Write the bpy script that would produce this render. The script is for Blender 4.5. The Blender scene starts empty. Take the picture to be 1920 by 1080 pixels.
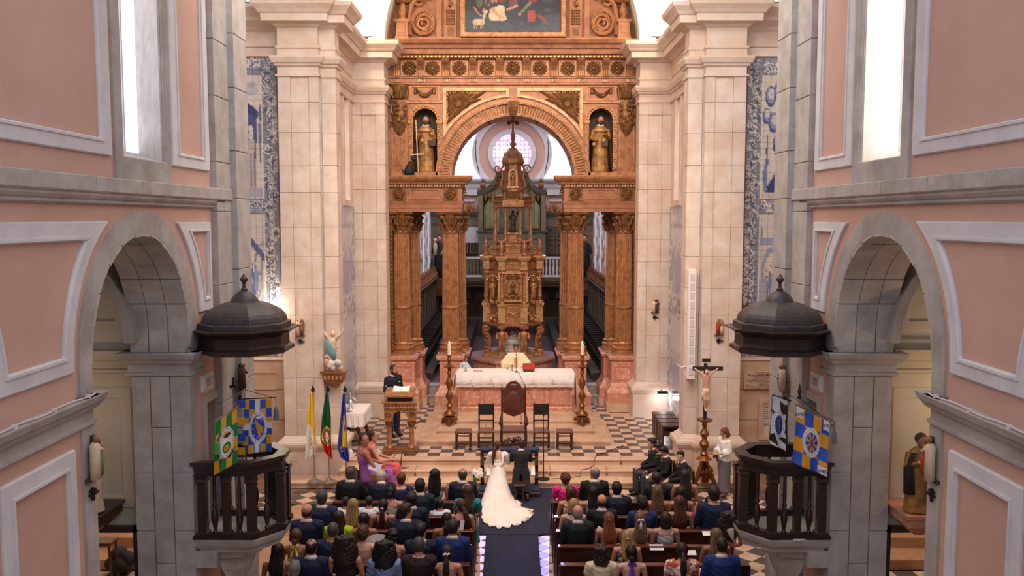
import bpy,math,random
import numpy as np
from mathutils import Vector,Matrix
from mathutils.bvhtree import BVHTree
random.seed(7);rng=np.random.RandomState(7)
SC=bpy.context.scene;COL=SC.collection
PI=math.pi;rad=math.radians
# ---------------------------------------------------------------- camera
CH,CF,CP=6.1,1600.0,rad(4.65)
cam_d=bpy.data.cameras.new('camera');cam=bpy.data.objects.new('camera',cam_d);COL.objects.link(cam)
cam.location=(0,0,CH);cam.rotation_euler=(PI/2 - CP,0,0)
cam_d.sensor_width=36;cam_d.lens=36*CF/1920;cam_d.clip_end=200;cam_d.clip_start=.1
SC.camera=cam
vs=SC.view_settings
vs.view_transform='Standard';vs.look='None';vs.gamma=1;vs.use_curve_mapping=False
vs.exposure=0.0
# ---------------------------------------------------------------- light
def lin(c):
    if isinstance(c,str):
        c=[int(c[i:i+2],16)/255 for i in (0,2,4)]
    return tuple(x/12.92 if x<=.04045 else ((x+.055)/1.055)**2.4 for x in c)
W=bpy.data.worlds.new('world');SC.world=W;W.use_nodes=True
W.node_tree.nodes['Background'].inputs[0].default_value=(.86,.86,.95,1)
W.node_tree.nodes['Background'].inputs[1].default_value=.5
def area(name,loc,target,size,power,col,sy=None,spread=None):
    d=bpy.data.lights.new(name,'AREA');o=bpy.data.objects.new(name,d);COL.objects.link(o)
    d.size=size;d.energy=power;d.color=col
    if sy:d.shape='RECTANGLE';d.size_y=sy
    if spread:d.spread=spread
    o.location=loc;o.rotation_euler=(Vector(target)-Vector(loc)).to_track_quat('-Z','Y').to_euler()
    return o
def spot(name,loc,target,power,col,ang,blend=.5,r=.15):
    d=bpy.data.lights.new(name,'SPOT');o=bpy.data.objects.new(name,d);COL.objects.link(o)
    d.energy=power;d.color=col;d.spot_size=ang;d.spot_blend=blend;d.shadow_soft_size=r
    o.location=loc;o.rotation_euler=(Vector(target)-Vector(loc)).to_track_quat('-Z','Y').to_euler()
    return o
def point(name,loc,power,col,r=.1):
    d=bpy.data.lights.new(name,'POINT');o=bpy.data.objects.new(name,d);COL.objects.link(o)
    d.energy=power;d.color=col;d.shadow_soft_size=r;o.location=loc
    return o
WARM=(1,.74,.55);CREAM=(1,.87,.77);COOL=(.84,.9,1)
area('nave_daylight',(0,4,11),(0,12,0),7,230,COOL,8)
area('crossing_light',(0,13.5,12.5),(0,22.5,3.5),8,830,CREAM,5)
for s in (-1,1):
    spot('warm_fill_spot',(s*3.9,15.0,11.6),(s*-1.0,22.0,1.0),1250,WARM,rad(75),.8,.25)  # warm spots added above the crossing to light chancel and retable, no fixture
    spot('warm_fill_spot',(s*3.0,17.5,12.0),(s*.4,25.0,7.0),520,(1,.78,.6),rad(70),.8,.25)
    point('cornice_lamp_glow',(s*3.95,22.9,11.5),90,(1,.84,.6),.12)
    point('chapel_lamp_glow',(s*6.4,10.5,3.75),40 if s>0 else 16,(1,.6,.28),.08)
    point('passage_fill',(s*7.2,13.6,2.4),25,(1,.8,.6),.15)  # fill light added for the side doorway, no lamp stands there
area('vault_light',(0,21.8,13.4),(0,22,16),4,200,(1,.9,.74))
area('choir_daylight',(0,34,10.6),(0,33.5,0),5,330,(.95,.9,1),7)
for s in (-1,1):
    spot('lunette_sunlight',(s*1.9,37.6,9.0),(s*.62,13.6,0),2600,(.42,.36,1),rad(6.5),.35,.05)
spot('rose_window_light',(0,37.6,10.6),(0,27.5,1.6),1500,(.45,.34,1),rad(26),.5,.2)
# ---------------------------------------------------------------- pixel -> world
def _dir(x,y):
    u=(x-960)/CF;v=(y-540)/CF
    return u,math.cos(CP)-v*math.sin(CP),-math.sin(CP)-v*math.cos(CP)
def at(x,y,Y):
    u,a,b=_dir(x,y);t=Y/a;return Vector((u*t,Y,CH+b*t))
def atz(x,y,z):
    u,a,b=_dir(x,y);t=(z-CH)/b;return Vector((u*t,a*t,z))
def PZ(y,Y):return at(960,y,Y).z
def PX(x,Y,y=540):return at(x,y,Y).x
# ---------------------------------------------------------------- materials
def nd(t,k,**kw):
    n=t.nodes.new(k)
    for a,b in kw.items():
        if a.startswith('i_'):n.inputs[a[2:].replace('_',' ')].default_value=b
        else:setattr(n,a,b)
    return n
def M(name,col,rough=.6,metal=0,col2=None,scale=3.,bump=0.,bscale=25.,world=True,detail=5,sharp=(.35,.65),emit=0,attr=False,island=0,spec=.4,stretch=None,tr=0):
    m=bpy.data.materials.new(name);m.use_nodes=True;t=m.node_tree;L=t.links
    p=t.nodes['Principled BSDF'];p.inputs['Roughness'].default_value=rough;p.inputs['Metallic'].default_value=metal
    p.inputs['Specular IOR Level'].default_value=spec
    c=(*lin(col),1);p.inputs['Base Color'].default_value=c
    m.diffuse_color=c
    if world:vec=t.nodes.new('ShaderNodeNewGeometry').outputs['Position']
    else:vec=t.nodes.new('ShaderNodeTexCoord').outputs['Object']
    if stretch:
        mp=nd(t,'ShaderNodeMapping');mp.inputs['Scale'].default_value=stretch;L.new(vec,mp.inputs[0]);vec=mp.outputs[0]
    out=None
    if attr:
        a=nd(t,'ShaderNodeAttribute',attribute_name='Col');out=a.outputs['Color']
    if col2:
        n=nd(t,'ShaderNodeTexNoise',i_Scale=scale,i_Detail=detail,i_Roughness=.6);L.new(vec,n.inputs['Vector'])
        r=nd(t,'ShaderNodeMapRange');r.inputs[1].default_value=sharp[0];r.inputs[2].default_value=sharp[1];L.new(n.outputs[0],r.inputs[0])
        x=nd(t,'ShaderNodeMix',data_type='RGBA');L.new(r.outputs[0],x.inputs[0])
        if out:L.new(out,x.inputs[6])
        else:x.inputs[6].default_value=c
        x.inputs[7].default_value=(*lin(col2),1);out=x.outputs[2]
        if attr:
            x.blend_type='MULTIPLY'
    if island:
        g=t.nodes.new('ShaderNodeObjectInfo');h=nd(t,'ShaderNodeHueSaturation');mr=nd(t,'ShaderNodeMapRange')
        mr.inputs[3].default_value=1-island;mr.inputs[4].default_value=1+island
        L.new(g.outputs['Random'],mr.inputs[0]);L.new(mr.outputs[0],h.inputs['Value'])
        if out:L.new(out,h.inputs['Color'])
        else:h.inputs['Color'].default_value=c
        out=h.outputs[0]
    if out:L.new(out,p.inputs['Base Color'])
    if bump:
        n=nd(t,'ShaderNodeTexNoise',i_Scale=bscale,i_Detail=4);L.new(vec,n.inputs['Vector'])
        b=nd(t,'ShaderNodeBump',i_Strength=bump,i_Distance=.02);L.new(n.outputs[0],b.inputs['Height']);L.new(b.outputs[0],p.inputs['Normal'])
    if emit:
        if out:L.new(out,p.inputs['Emission Color'])
        else:p.inputs['Emission Color'].default_value=c
        p.inputs['Emission Strength'].default_value=emit
    if tr:
        p.inputs['Transmission Weight'].default_value=tr
    return m
def worldtint(m):  return m
mt={}
mt['pink']=M('pink_plaster','d0a99a',.85,col2='c59e8f',scale=.7,bump=.15,bscale=14)
mt['white']=M('white_stucco','dcd8da',.75,col2='cfcbce',scale=3,bump=.06)
mt['cream']=M('cream_plaster','c9c5ba',.8,col2='bcb5a4',scale=.9)
mt['vault']=M('vault_plaster','f2e8da',.8,col2='e8dccb',scale=1)
mt['grey']=M('grey_limestone','b9b2ae',.75,col2='9d9591',scale=2.2,bump=.25,bscale=18)
mt['greyblock']=M('grey_limestone_block','bdb6b2',.72,col2='a59d98',scale=3.5,bump=.25,bscale=22,island=.05)
mt['stone']=M('warm_limestone','dcc9bc',.6,col2='cfb39f',scale=1.6,bump=.12,bscale=14)
mt['block']=M('warm_limestone_block','e0cec2',.58,col2='d0b6a4',scale=2.3,bump=.12,bscale=16,island=.04)
mt['joint']=M('mortar','d0b8a8',.9)
mt['wallstone']=M('tan_limestone','c9a890',.65,col2='b98f76',scale=2,bump=.15,bscale=12,island=.04)
mt['step']=M('worn_step_stone','d6b79d',.4,col2='c2997d',scale=2.5,bump=.1,bscale=12,island=.03)
mt['floorstone']=M('worn_floor_slab','b98a68',.42,col2='a17452',scale=3,bump=.12,bscale=12,island=.05)
mt['dark_tile']=M('dark_floor_tile','4a4344',.3,col2='5b5250',scale=6,island=.12,spec=.5)
mt['light_tile']=M('light_floor_tile','dcbfa6',.3,col2='c9a488',scale=5,island=.05,spec=.5)
mt['floor']=M('floor_mortar','8c6c56',.7,col2='775641',scale=3)
mt['marble']=M('pink_marble','cc8b72',.33,col2='e3b9a3',scale=9,detail=9,sharp=(.5,.68),bump=.03)
mt['marble2']=M('pink_marble_panel','c27c63',.33,col2='ddaf97',scale=11,detail=9,sharp=(.52,.7))
mt['purple']=M('violet_lit_marble_top','b79a98',.2,col2='a58583',scale=5)  # violet window light on the pedestal tops is put into this marble colour
mt['gold']=M('gilded_wood','b98358',.4,.35,col2='8f5f41',scale=7,detail=8,sharp=(.4,.68),bump=.3,bscale=30)
mt['golddark']=M('old_dark_gilding','8f6238',.42,.35,col2='65442a',scale=9,sharp=(.4,.65),bump=.5,bscale=40)
mt['goldred']=M('gilding_over_red_bole','b07a58',.4,.3,col2='955f46',scale=4,sharp=(.38,.68),bump=.3,bscale=26)
mt['goldlight']=M('bright_gilding','cfa274',.36,.35,col2='a97550',scale=7,sharp=(.42,.66),bump=.25,bscale=30)
mt['orange']=M('orange_marbled_wood','b8815c',.5,col2='a46a49',scale=3.5,detail=8,bump=.1)
mt['brass']=M('aged_brass','a36a36',.35,.7,col2='6e4426',scale=8,bump=.1,world=False)
mt['dwood']=M('dark_pulpit_wood','2e2321',.32,col2='3c2b27',scale=5,stretch=(1,1,.2),spec=.5)
mt['dusty']=M('dusty_dark_canopy','4c4646',.45,col2='3a3434',scale=9,bump=.15)
mt['pew']=M('dark_red_pew_wood','4f2a1f',.33,col2='3c1f18',scale=4,world=False,stretch=(.3,3,3),spec=.5)
mt['pewtop']=M('lit_pew_wood','6e3d2b',.28,col2='572c1f',scale=4,world=False,stretch=(.3,3,3),spec=.55)  # lighter copy of the pew wood, light on the rail tops put into colour
mt['chairw']=M('brown_carved_chair_wood','4a2c22',.35,col2='35201a',scale=8,world=False)
mt['leather']=M('brown_leather','6b3a2c',.28,col2='512a22',scale=6,world=False,spec=.6)
mt['black']=M('black_leather','2b2626',.35,world=False,spec=.5)
mt['stud']=M('brass_stud','d0a070',.3,.8)
mt['carpet']=M('navy_carpet','2a2c3d',.95,col2='23243a',scale=14,bump=.4,bscale=90)
mt['linen']=M('white_linen','fbf4f1',.8,col2='f3e8e3',scale=6)
mt['lace']=M('lace_trim','dcb9a8',.85,col2='f0dfd6',scale=40)
mt['wax']=M('candle_wax','f0e0c4',.5)
mt['flame']=M('flame','ffe0a0',.5,emit=14)
mt['lamp']=M('lamp_lens','fff6e6',.5,emit=22)
mt['glow']=M('window_light','f6f8ff',.5,emit=1.25)
mt['glowv']=M('violet_window_light','dfe2ff',.5,emit=1.5)
mt['stain']=M('rose_stained_glass','ffd6f4',.5,col2='f2a4dc',scale=7,sharp=(.45,.55),emit=1.6)
mt['iron']=M('black_iron','2a2626',.5,.3)
mt['steel']=M('steel_pole','a8a09c',.3,.8)
mt['bwhite']=M('speaker_white','efe6e2',.5)
mt['bgrey']=M('speaker_grille','d2c8c6',.7)
mt['organg']=M('organ_green_wood','7b7763',.5,col2='5f6152',scale=4,bump=.1)
mt['organd']=M('organ_marbled_wood','8c7a68',.5,col2='6f6453',scale=3)
mt['pipe']=M('organ_pipe','b5b78a',.3,.6,col2='8f926c',scale=2)
mt['stall']=M('choir_stall_wood','2c2626',.4,col2='3a3230',scale=4,spec=.5)
mt['stallp']=M('choir_panel_wood','5e5148',.5,col2='473d38',scale=2.5)
mt['plum']=M('worn_choir_floor','6d5558',.4,col2='58464b',scale=2)
mt['skin']=M('skin','c98f74',.55,col2='c0836a',scale=8,world=False)
mt['skin2']=M('tanned_skin','a86e52',.5,col2='9e654b',scale=8,world=False)
mt['skin3']=M('fair_skin','d8a88e',.55,col2='d09c84',scale=8,world=False)
mt['eye']=M('dark_eye','231a18',.3)
mt['lip']=M('lips','99503f',.5)
mt['poly']=M('painted_wood_statue','e0c9b0',.5,col2='d2b496',scale=12,world=False)
mt['habit']=M('gilded_robe','b98a4c',.45,.25,col2='7a5230',scale=6,bump=.2)
mt['habitd']=M('dark_cloak','3a2c26',.55,col2='5c4128',scale=6)
mt['cassock']=M('black_habit','2a2626',.7)
mt['teal']=M('teal_mantle','6f9a98',.5,world=False)
mt['marblew']=M('white_marble','d8d2ca',.4,col2='c2bab2',scale=4)
mt['attr']=M('painted_cloth','ffffff',.6,attr=True,world=False)
mt['silk']=M('printed_silk','ffffff',.38,attr=True,world=False,spec=.6)
mt['azul']=M('glazed_painted_tile','ffffff',.18,attr=True,spec=.5)
mt['oil']=M('oil_painting','ffffff',.3,attr=True,spec=.4)
mt['ink']=M('dark_lettering','4a2f24',.7)
mt['navyink']=M('navy_lettering','20264a',.7)
mt['paper']=M('white_paper','f2eeec',.8)
mt['silver']=M('silverware','c8c4c4',.2,.9)
mt['glassm']=M('clear_acrylic','ffffff',.05,tr=1.0,spec=.5)
def fab(name,col,col2=None,rough=.85,scale=20,sharp=(.45,.55),metal=0):
    if name not in mt:mt[name]=M(name,col,rough,metal,col2=col2,scale=scale,world=False,sharp=sharp,bump=.15,bscale=60)
    return mt[name]
# ---------------------------------------------------------------- mesh builder
ORG={}
def worg(o):
    return ORG.get(o.name,Vector((0,0,0))) if o else Vector((0,0,0))
AUTOSTUFF={'dentils','beading','frame_carving','rope_carving','volute_beading','pendants','guttae','fruit_cluster','pilaster_carving','carving','side_carving','base_carving','second_carving','studs','lace_edge','carved_archivolt','carved_strip'}
class MB:
    def __init__(s,mir=1):s.v=[];s.f=[];s.mi=[];s.m=mir;s.cur=0
    def add(s,vs_,fs):
        b=len(s.v);s.v.extend([tuple(x) for x in vs_]);s.f.extend([tuple(b+i for i in f) for f in fs]);s.mi.extend([s.cur]*len(fs));return s
    def box(s,x0,x1,y0,y1,z0,z1,c=0):
        x0,x1=min(x0,x1),max(x0,x1);y0,y1=min(y0,y1),max(y0,y1);z0,z1=min(z0,z1),max(z0,z1)
        if c:
            c=min(c,.3*min(x1-x0,y1-y0,z1-z0));return s.rl(x0,x1,y0,y1,[(z0,-c),(z0+c,0),(z1-c,0),(z1,-c)])
        return s.add([(x0,y0,z0),(x1,y0,z0),(x1,y1,z0),(x0,y1,z0),(x0,y0,z1),(x1,y0,z1),(x1,y1,z1),(x0,y1,z1)],
                     [(0,3,2,1),(4,5,6,7),(0,1,5,4),(1,2,6,5),(2,3,7,6),(3,0,4,7)])
    def rl(s,x0,x1,y0,y1,prof):          # rectangular loft: prof = [(z, projection)]
        vs_=[];n=len(prof)
        for z,p in prof:vs_+=[(x0-p,y0-p,z),(x1+p,y0-p,z),(x1+p,y1+p,z),(x0-p,y1+p,z)]
        fs=[(3,2,1,0),(4*n-4,4*n-3,4*n-2,4*n-1)]
        for i in range(n-1):
            for k in range(4):
                a=4*i+k;b=4*i+(k+1) % 4;fs.append((a,b,b+4,a+4))
        return s.add(vs_,fs)
    def rings(s,R,close=True,cap=True):    # list of rings with equal counts
        n=len(R[0]);vs_=[p for r in R for p in r];fs=[]
        for i in range(len(R)-1):
            for k in range(n if close else n-1):
                a=i*n+k;b=i*n+(k+1) % n;fs.append((a,b,b+n,a+n))
        if cap and close:
            fs.append(tuple(reversed(range(n))));fs.append(tuple(range((len(R)-1)*n,len(R)*n)))
        return s.add(vs_,fs)
    def prism(s,pts,axis,d0,d1):          # polygon extruded along axis
        def q(a,b,d):return (d,a,b) if axis=='x' else (a,d,b) if axis=='y' else (a,b,d)
        n=len(pts);return s.add([q(a,b,d0) for a,b in pts]+[q(a,b,d1) for a,b in pts],
                                   [tuple(range(n)),tuple(reversed(range(n,2*n)))]+[(i,i+n,(i+1) % n+n,(i+1) % n) for i in range(n)])
    def lathe(s,prof,cx,cy,cz=0,n=16,a0=0,a1=2*PI,rot=0,flute=0):
        full=abs(a1-a0-2*PI)<1e-6;R=[]
        for r,z in prof:
            ring=[]
            for k in range(n if full else n+1):
                a=a0+(a1-a0)*k/n+rot;rr=r*(1-flute*(k % 4>1)) if flute else r
                ring.append((cx+rr*math.cos(a),cy+rr*math.sin(a),cz+z))
            R.append(ring)
        return s.rings(R,close=True,cap=True)
    def ply(s,poly,prof):                   # polygon plan loft, prof [(z, offset)] scaled about centroid
        cx=sum(p[0] for p in poly)/len(poly);cy=sum(p[1] for p in poly)/len(poly);R=[]
        for z,o in prof:
            R.append([(cx+(x-cx)*(1+o/max(.05,math.hypot(x-cx,y-cy))),cy+(y-cy)*(1+o/max(.05,math.hypot(x-cx,y-cy))),z) for x,y in poly])
        return s.rings(R)
    def tube(s,pts,r,n=8,cap=True,flat=1):
        pts=[Vector(p) for p in pts];rr=r if hasattr(r,'__len__') else [r]*len(pts);R=[];up=Vector((0,0,1))
        for i,p in enumerate(pts):
            t=(pts[min(i+1,len(pts)-1)]-pts[max(i-1,0)]).normalized()
            if i==0:
                a=t.cross(up)
                if a.length<.1:a=t.cross(Vector((0,1,0)))
                a.normalize()
            else:
                a=(a-t*a.dot(t))
                if a.length<1e-4:a=t.orthogonal()
                a.normalize()
            b=a.cross(t)
            R.append([p+a*rr[i]*math.cos(2*PI*k/n)+b*rr[i]*flat*math.sin(2*PI*k/n) for k in range(n)])
        return s.rings(R,cap=cap)
    def ell(s,c,rx,ry,rz,n=10,m=7,rot=None):
        R=[]
        for j in range(m+1):
            a=-PI/2+PI*j/m;a=max(min(a,PI/2-.12),-PI/2+.12) if j in (0,m) else a
            ring=[]
            for k in range(n):
                b=2*PI*k/n;p=Vector((rx*math.cos(a)*math.cos(b),ry*math.cos(a)*math.sin(b),rz*math.sin(a)))
                if rot:p=rot @ p
                ring.append(Vector(c)+p)
            R.append(ring)
        return s.rings(R)
    def loft(s,secs,n=16):                  # secs: (x,y,z,rx,ry) horizontal ellipses
        return s.rings([[(x+rx*math.cos(2*PI*k/n),y+ry*math.sin(2*PI*k/n),z) for k in range(n)] for x,y,z,rx,ry in secs])
    def mesh(s,name,mats=(),off=Vector((0,0,0)),smooth=False):
        me=bpy.data.meshes.new(name);m=s.m
        vv=[(v[0]*m-off[0],v[1]-off[1],v[2]-off[2]) for v in s.v]
        ff=s.f if m==1 else [tuple(reversed(f)) for f in s.f]
        me.from_pydata(vv,[],ff)
        for x in (mats if isinstance(mats,(list,tuple)) else [mats]):me.materials.append(x)
        if any(s.mi):me.polygons.foreach_set('material_index',s.mi)
        if smooth:me.polygons.foreach_set('use_smooth',[True]*len(ff))
        me.update();return me
    def build(s,name,mat,parent=None,smooth=False,kind=None,bevel=0,**tags):
        me=s.mesh(name,mat,worg(parent),smooth)
        o=bpy.data.objects.new(name,me);COL.objects.link(o);o.parent=parent
        ORG[o.name]=worg(parent).copy()
        if kind or name in AUTOSTUFF:o['kind']=kind or 'stuff'
        if smooth=='auto':
            me.set_sharp_from_angle(angle=rad(35))
        for k,v in tags.items():o[k]=v
        if bevel:
            b=o.modifiers.new('bevel','BEVEL');b.width=bevel;b.segments=2;b.limit_method='ANGLE'
        return o
def E(name,loc,label,cat,group=None,rz=0):
    o=bpy.data.objects.new(name,None);COL.objects.link(o);o.location=loc;o.rotation_euler=(0,0,rz);o.empty_display_size=.2
    ORG[o.name]=Vector(loc);o['label']=label;o['category']=cat
    if group:o['group']=group
    return o
def struct(name,b,mat,**k):
    return b.build(name,mat,None,kind='structure',**k)
def kids(o,_c={}):
    return [c for c in CH_INDEX.get(o.name,[])]
CH_INDEX={}
def reindex(*objs):
    CH_INDEX.clear()
    for c in COL.objects:
        if c.parent:CH_INDEX.setdefault(c.parent.name,[]).append(c)
def clone(o,parent=None,label=None,group=None):
    c=o.copy();COL.objects.link(c);c.parent=parent
    if label:c['label']=label
    if group:c['group']=group
    for k in CH_INDEX.get(o.name,[]):clone(k,c)
    return c
def smoothed(me,ang=40):
    me.polygons.foreach_set('use_smooth',[True]*len(me.polygons));me.set_sharp_from_angle(angle=rad(ang));return me
# ---------------------------------------------------------------- tiny painter (flat print only)
class Cv:
    def __init__(s,w,h,bg,n=200):          # w,h in metres or units; n pixels along h
        s.w,s.h=w,h;s.k=n/h;s.nx=max(2,int(w*s.k));s.ny=n
        s.a=np.zeros((s.ny,s.nx,3));s.a[:]=lin(bg)
        X,Y=np.meshgrid((np.arange(s.nx)+.5)/s.k,(np.arange(s.ny)+.5)/s.k);s.X,s.Y=X,Y
    def put(s,m,c,al=1):s.a[m]=s.a[m]*(1-al)+np.array(lin(c))*al
    def rect(s,x0,x1,y0,y1,c,al=1):s.put((s.X>=x0) & (s.X<=x1) & (s.Y>=y0) & (s.Y<=y1),c,al)
    def ell(s,cx,cy,rx,ry,c,al=1,inner=0,rot=0):
        dx,dy=s.X-cx,s.Y-cy;ca,sa=math.cos(rot),math.sin(rot);u=(dx*ca+dy*sa)/rx;v=(-dx*sa+dy*ca)/ry
        d=u*u+v*v;s.put((d<=1) & (d>=inner*inner),c,al)
    def poly(s,pts,c,al=1):
        m=np.zeros(s.X.shape,bool);n=len(pts)
        for i in range(n):
            x0,y0=pts[i];x1,y1=pts[(i+1) % n]
            if y0==y1:continue
            k=(s.Y<y0) != (s.Y<y1);m ^= k & (s.X<(x1-x0)*(s.Y-y0)/(y1-y0)+x0)
        s.put(m,c,al)
    def line(s,x0,y0,x1,y1,w,c,al=1):
        dx,dy=x1-x0,y1-y0;L=dx*dx+dy*dy+1e-9;t=np.clip(((s.X-x0)*dx+(s.Y-y0)*dy)/L,0,1)
        s.put((s.X-x0-t*dx)**2+(s.Y-y0-t*dy)**2<=w*w/4,c,al)
    def noise(s,amp,sc,seed=0):
        r=np.random.RandomState(seed);n=np.zeros(s.X.shape)
        for k in range(7):
            a=r.rand()*6.28;f=sc*(1+k*.7);n+=np.sin(f*(s.X*math.cos(a)+s.Y*math.sin(a))+r.rand()*6.28)/(1+k*.4)
        n /= 3;s.a *= (1+amp*n)[...,None];return n
    def samp(s,u,v):                          # u to the right, v DOWN from the top, in units
        i=np.clip((v*s.k).astype(int),0,s.ny-1);j=np.clip((u*s.k).astype(int),0,s.nx-1);return s.a[i,j]
def setcol(me,cols):
    at_=me.color_attributes.new('Col','FLOAT_COLOR','POINT');n=len(me.vertices)
    d=np.ones((n,4),np.float32);d[:,:3]=np.clip(cols,0,1);at_.data.foreach_set('color',d.ravel())
def sheet(cv,pos,nx,ny,name,mat,parent,th=.004,**k):
    """printed sheet: pos(u,v) world point for u,v in 0..1 (v down). Colour per grid point, real thickness."""
    vs_=[];fs=[];us=[];vvs=[]
    for j in range(ny+1):
        for i in range(nx+1):
            vs_.append(pos(i/nx,j/ny));us.append(i/nx*cv.w*.9999);vvs.append(j/ny*cv.h*.9999)
    for j in range(ny):
        for i in range(nx):
            a=j*(nx+1)+i;fs.append((a,a+nx+1,a+nx+2,a+1))
    b=MB();b.add(vs_,fs);o=b.build(name,mat,parent,smooth=True,**k)
    setcol(o.data,cv.samp(np.array(us),np.array(vvs)))
    if th:
        so=o.modifiers.new('thickness','SOLIDIFY');so.thickness=th;so.offset=0
    return o
def text(body,size,loc,rot,mat,parent,name='lettering',align='CENTER',ex=.002):
    cu=bpy.data.curves.new('tmp','FONT');cu.body=body;cu.size=size;cu.extrude=ex;cu.align_x=align;cu.align_y='CENTER'
    cu.resolution_u=2;cu.materials.append(mat)
    q=bpy.data.objects.new('tmp',cu);COL.objects.link(q);dg=bpy.context.evaluated_depsgraph_get();me=bpy.data.meshes.new_from_object(q.evaluated_get(dg));bpy.data.objects.remove(q);bpy.data.curves.remove(cu)
    me.name=name;o=bpy.data.objects.new(name,me);COL.objects.link(o);o.parent=parent;o.location=Vector(loc)-worg(parent);o.rotation_euler=rot;o['kind']='stuff';return o
# ---------------------------------------------------------------- voxel union for figures
def union(b,name,voxel=.014,smooth=2,mats=(),fac=.5,noise=None):
    me=b.mesh('tmp');o=bpy.data.objects.new('tmp',me);COL.objects.link(o)
    r=o.modifiers.new('r','REMESH');r.mode='VOXEL';r.voxel_size=voxel;r.use_smooth_shade=True
    if smooth:
        q=o.modifiers.new('s','SMOOTH');q.iterations=smooth;q.factor=fac
    dg=bpy.context.evaluated_depsgraph_get();nm=bpy.data.meshes.new_from_object(o.evaluated_get(dg));nm.name=name
    bpy.data.objects.remove(o);bpy.data.meshes.remove(me)
    if noise is not None:
        n=len(nm.vertices);a=np.zeros(n*3);nm.vertices.foreach_get('co',a);a=a.reshape(-1,3);a=noise(a);nm.vertices.foreach_set('co',a.ravel())
    nm.materials.clear()
    for m in (mats if isinstance(mats,(list,tuple)) else [mats]):nm.materials.append(m)
    nm.polygons.foreach_set('use_smooth',[True]*len(nm.polygons));nm.update();return nm
def child(name,me,parent,loc=(0,0,0),rot=(0,0,0),mat=None,scale=None):
    o=bpy.data.objects.new(name,me);COL.objects.link(o);o.parent=parent;o.location=loc;o.rotation_euler=rot
    ORG[o.name]=worg(parent)+Vector(loc)
    if scale:o.scale=scale
    if mat:
        if not me.materials:me.materials.append(mat)
        o.material_slots[0].link='OBJECT';o.material_slots[0].material=mat
    return o
# ================================================================ architecture
_pc={}
def piece(name,parent,s,x0,x1,y0,y1,z0,z1,mat,c=.008):
    dx,dy,dz=abs(x1-x0),abs(y1-y0),abs(z1-z0);key=(round(dx,3),round(dy,3),round(dz,3),c,mat.name)
    if key not in _pc:
        b=MB();b.box(-dx/2,dx/2,-dy/2,dy/2,-dz/2,dz/2,c);_pc[key]=b.mesh(name,mat)
    o=bpy.data.objects.new(name,_pc[key]);COL.objects.link(o);o.parent=parent
    o.location=Vector((s*(x0+x1)/2,(y0+y1)/2,(z0+z1)/2))-worg(parent);ORG[o.name]=Vector((0,0,0));return o
SIDE={-1:'left',1:'right'}
def ringp(b,outer,inner,d0,d1,axis='x',opn=False):
    n=len(outer)
    def q(p,d):return (d,p[0],p[1]) if axis=='x' else (p[0],d,p[1])
    vs_=[q(p,d0) for p in outer]+[q(p,d0) for p in inner]+[q(p,d1) for p in outer]+[q(p,d1) for p in inner];fs=[]
    for i in range(n-1 if opn else n):
        j=(i+1) % n
        fs+=[(2*n+i,2*n+j,3*n+j,3*n+i),(i,j,2*n+j,2*n+i),(n+j,n+i,3*n+i,3*n+j)]
    b.add(vs_,fs)
def recess_bevel(o,w=.012):
    m=o.modifiers.new('bevel','BEVEL');m.width=w;m.segments=1;m.limit_method='ANGLE'
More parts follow.
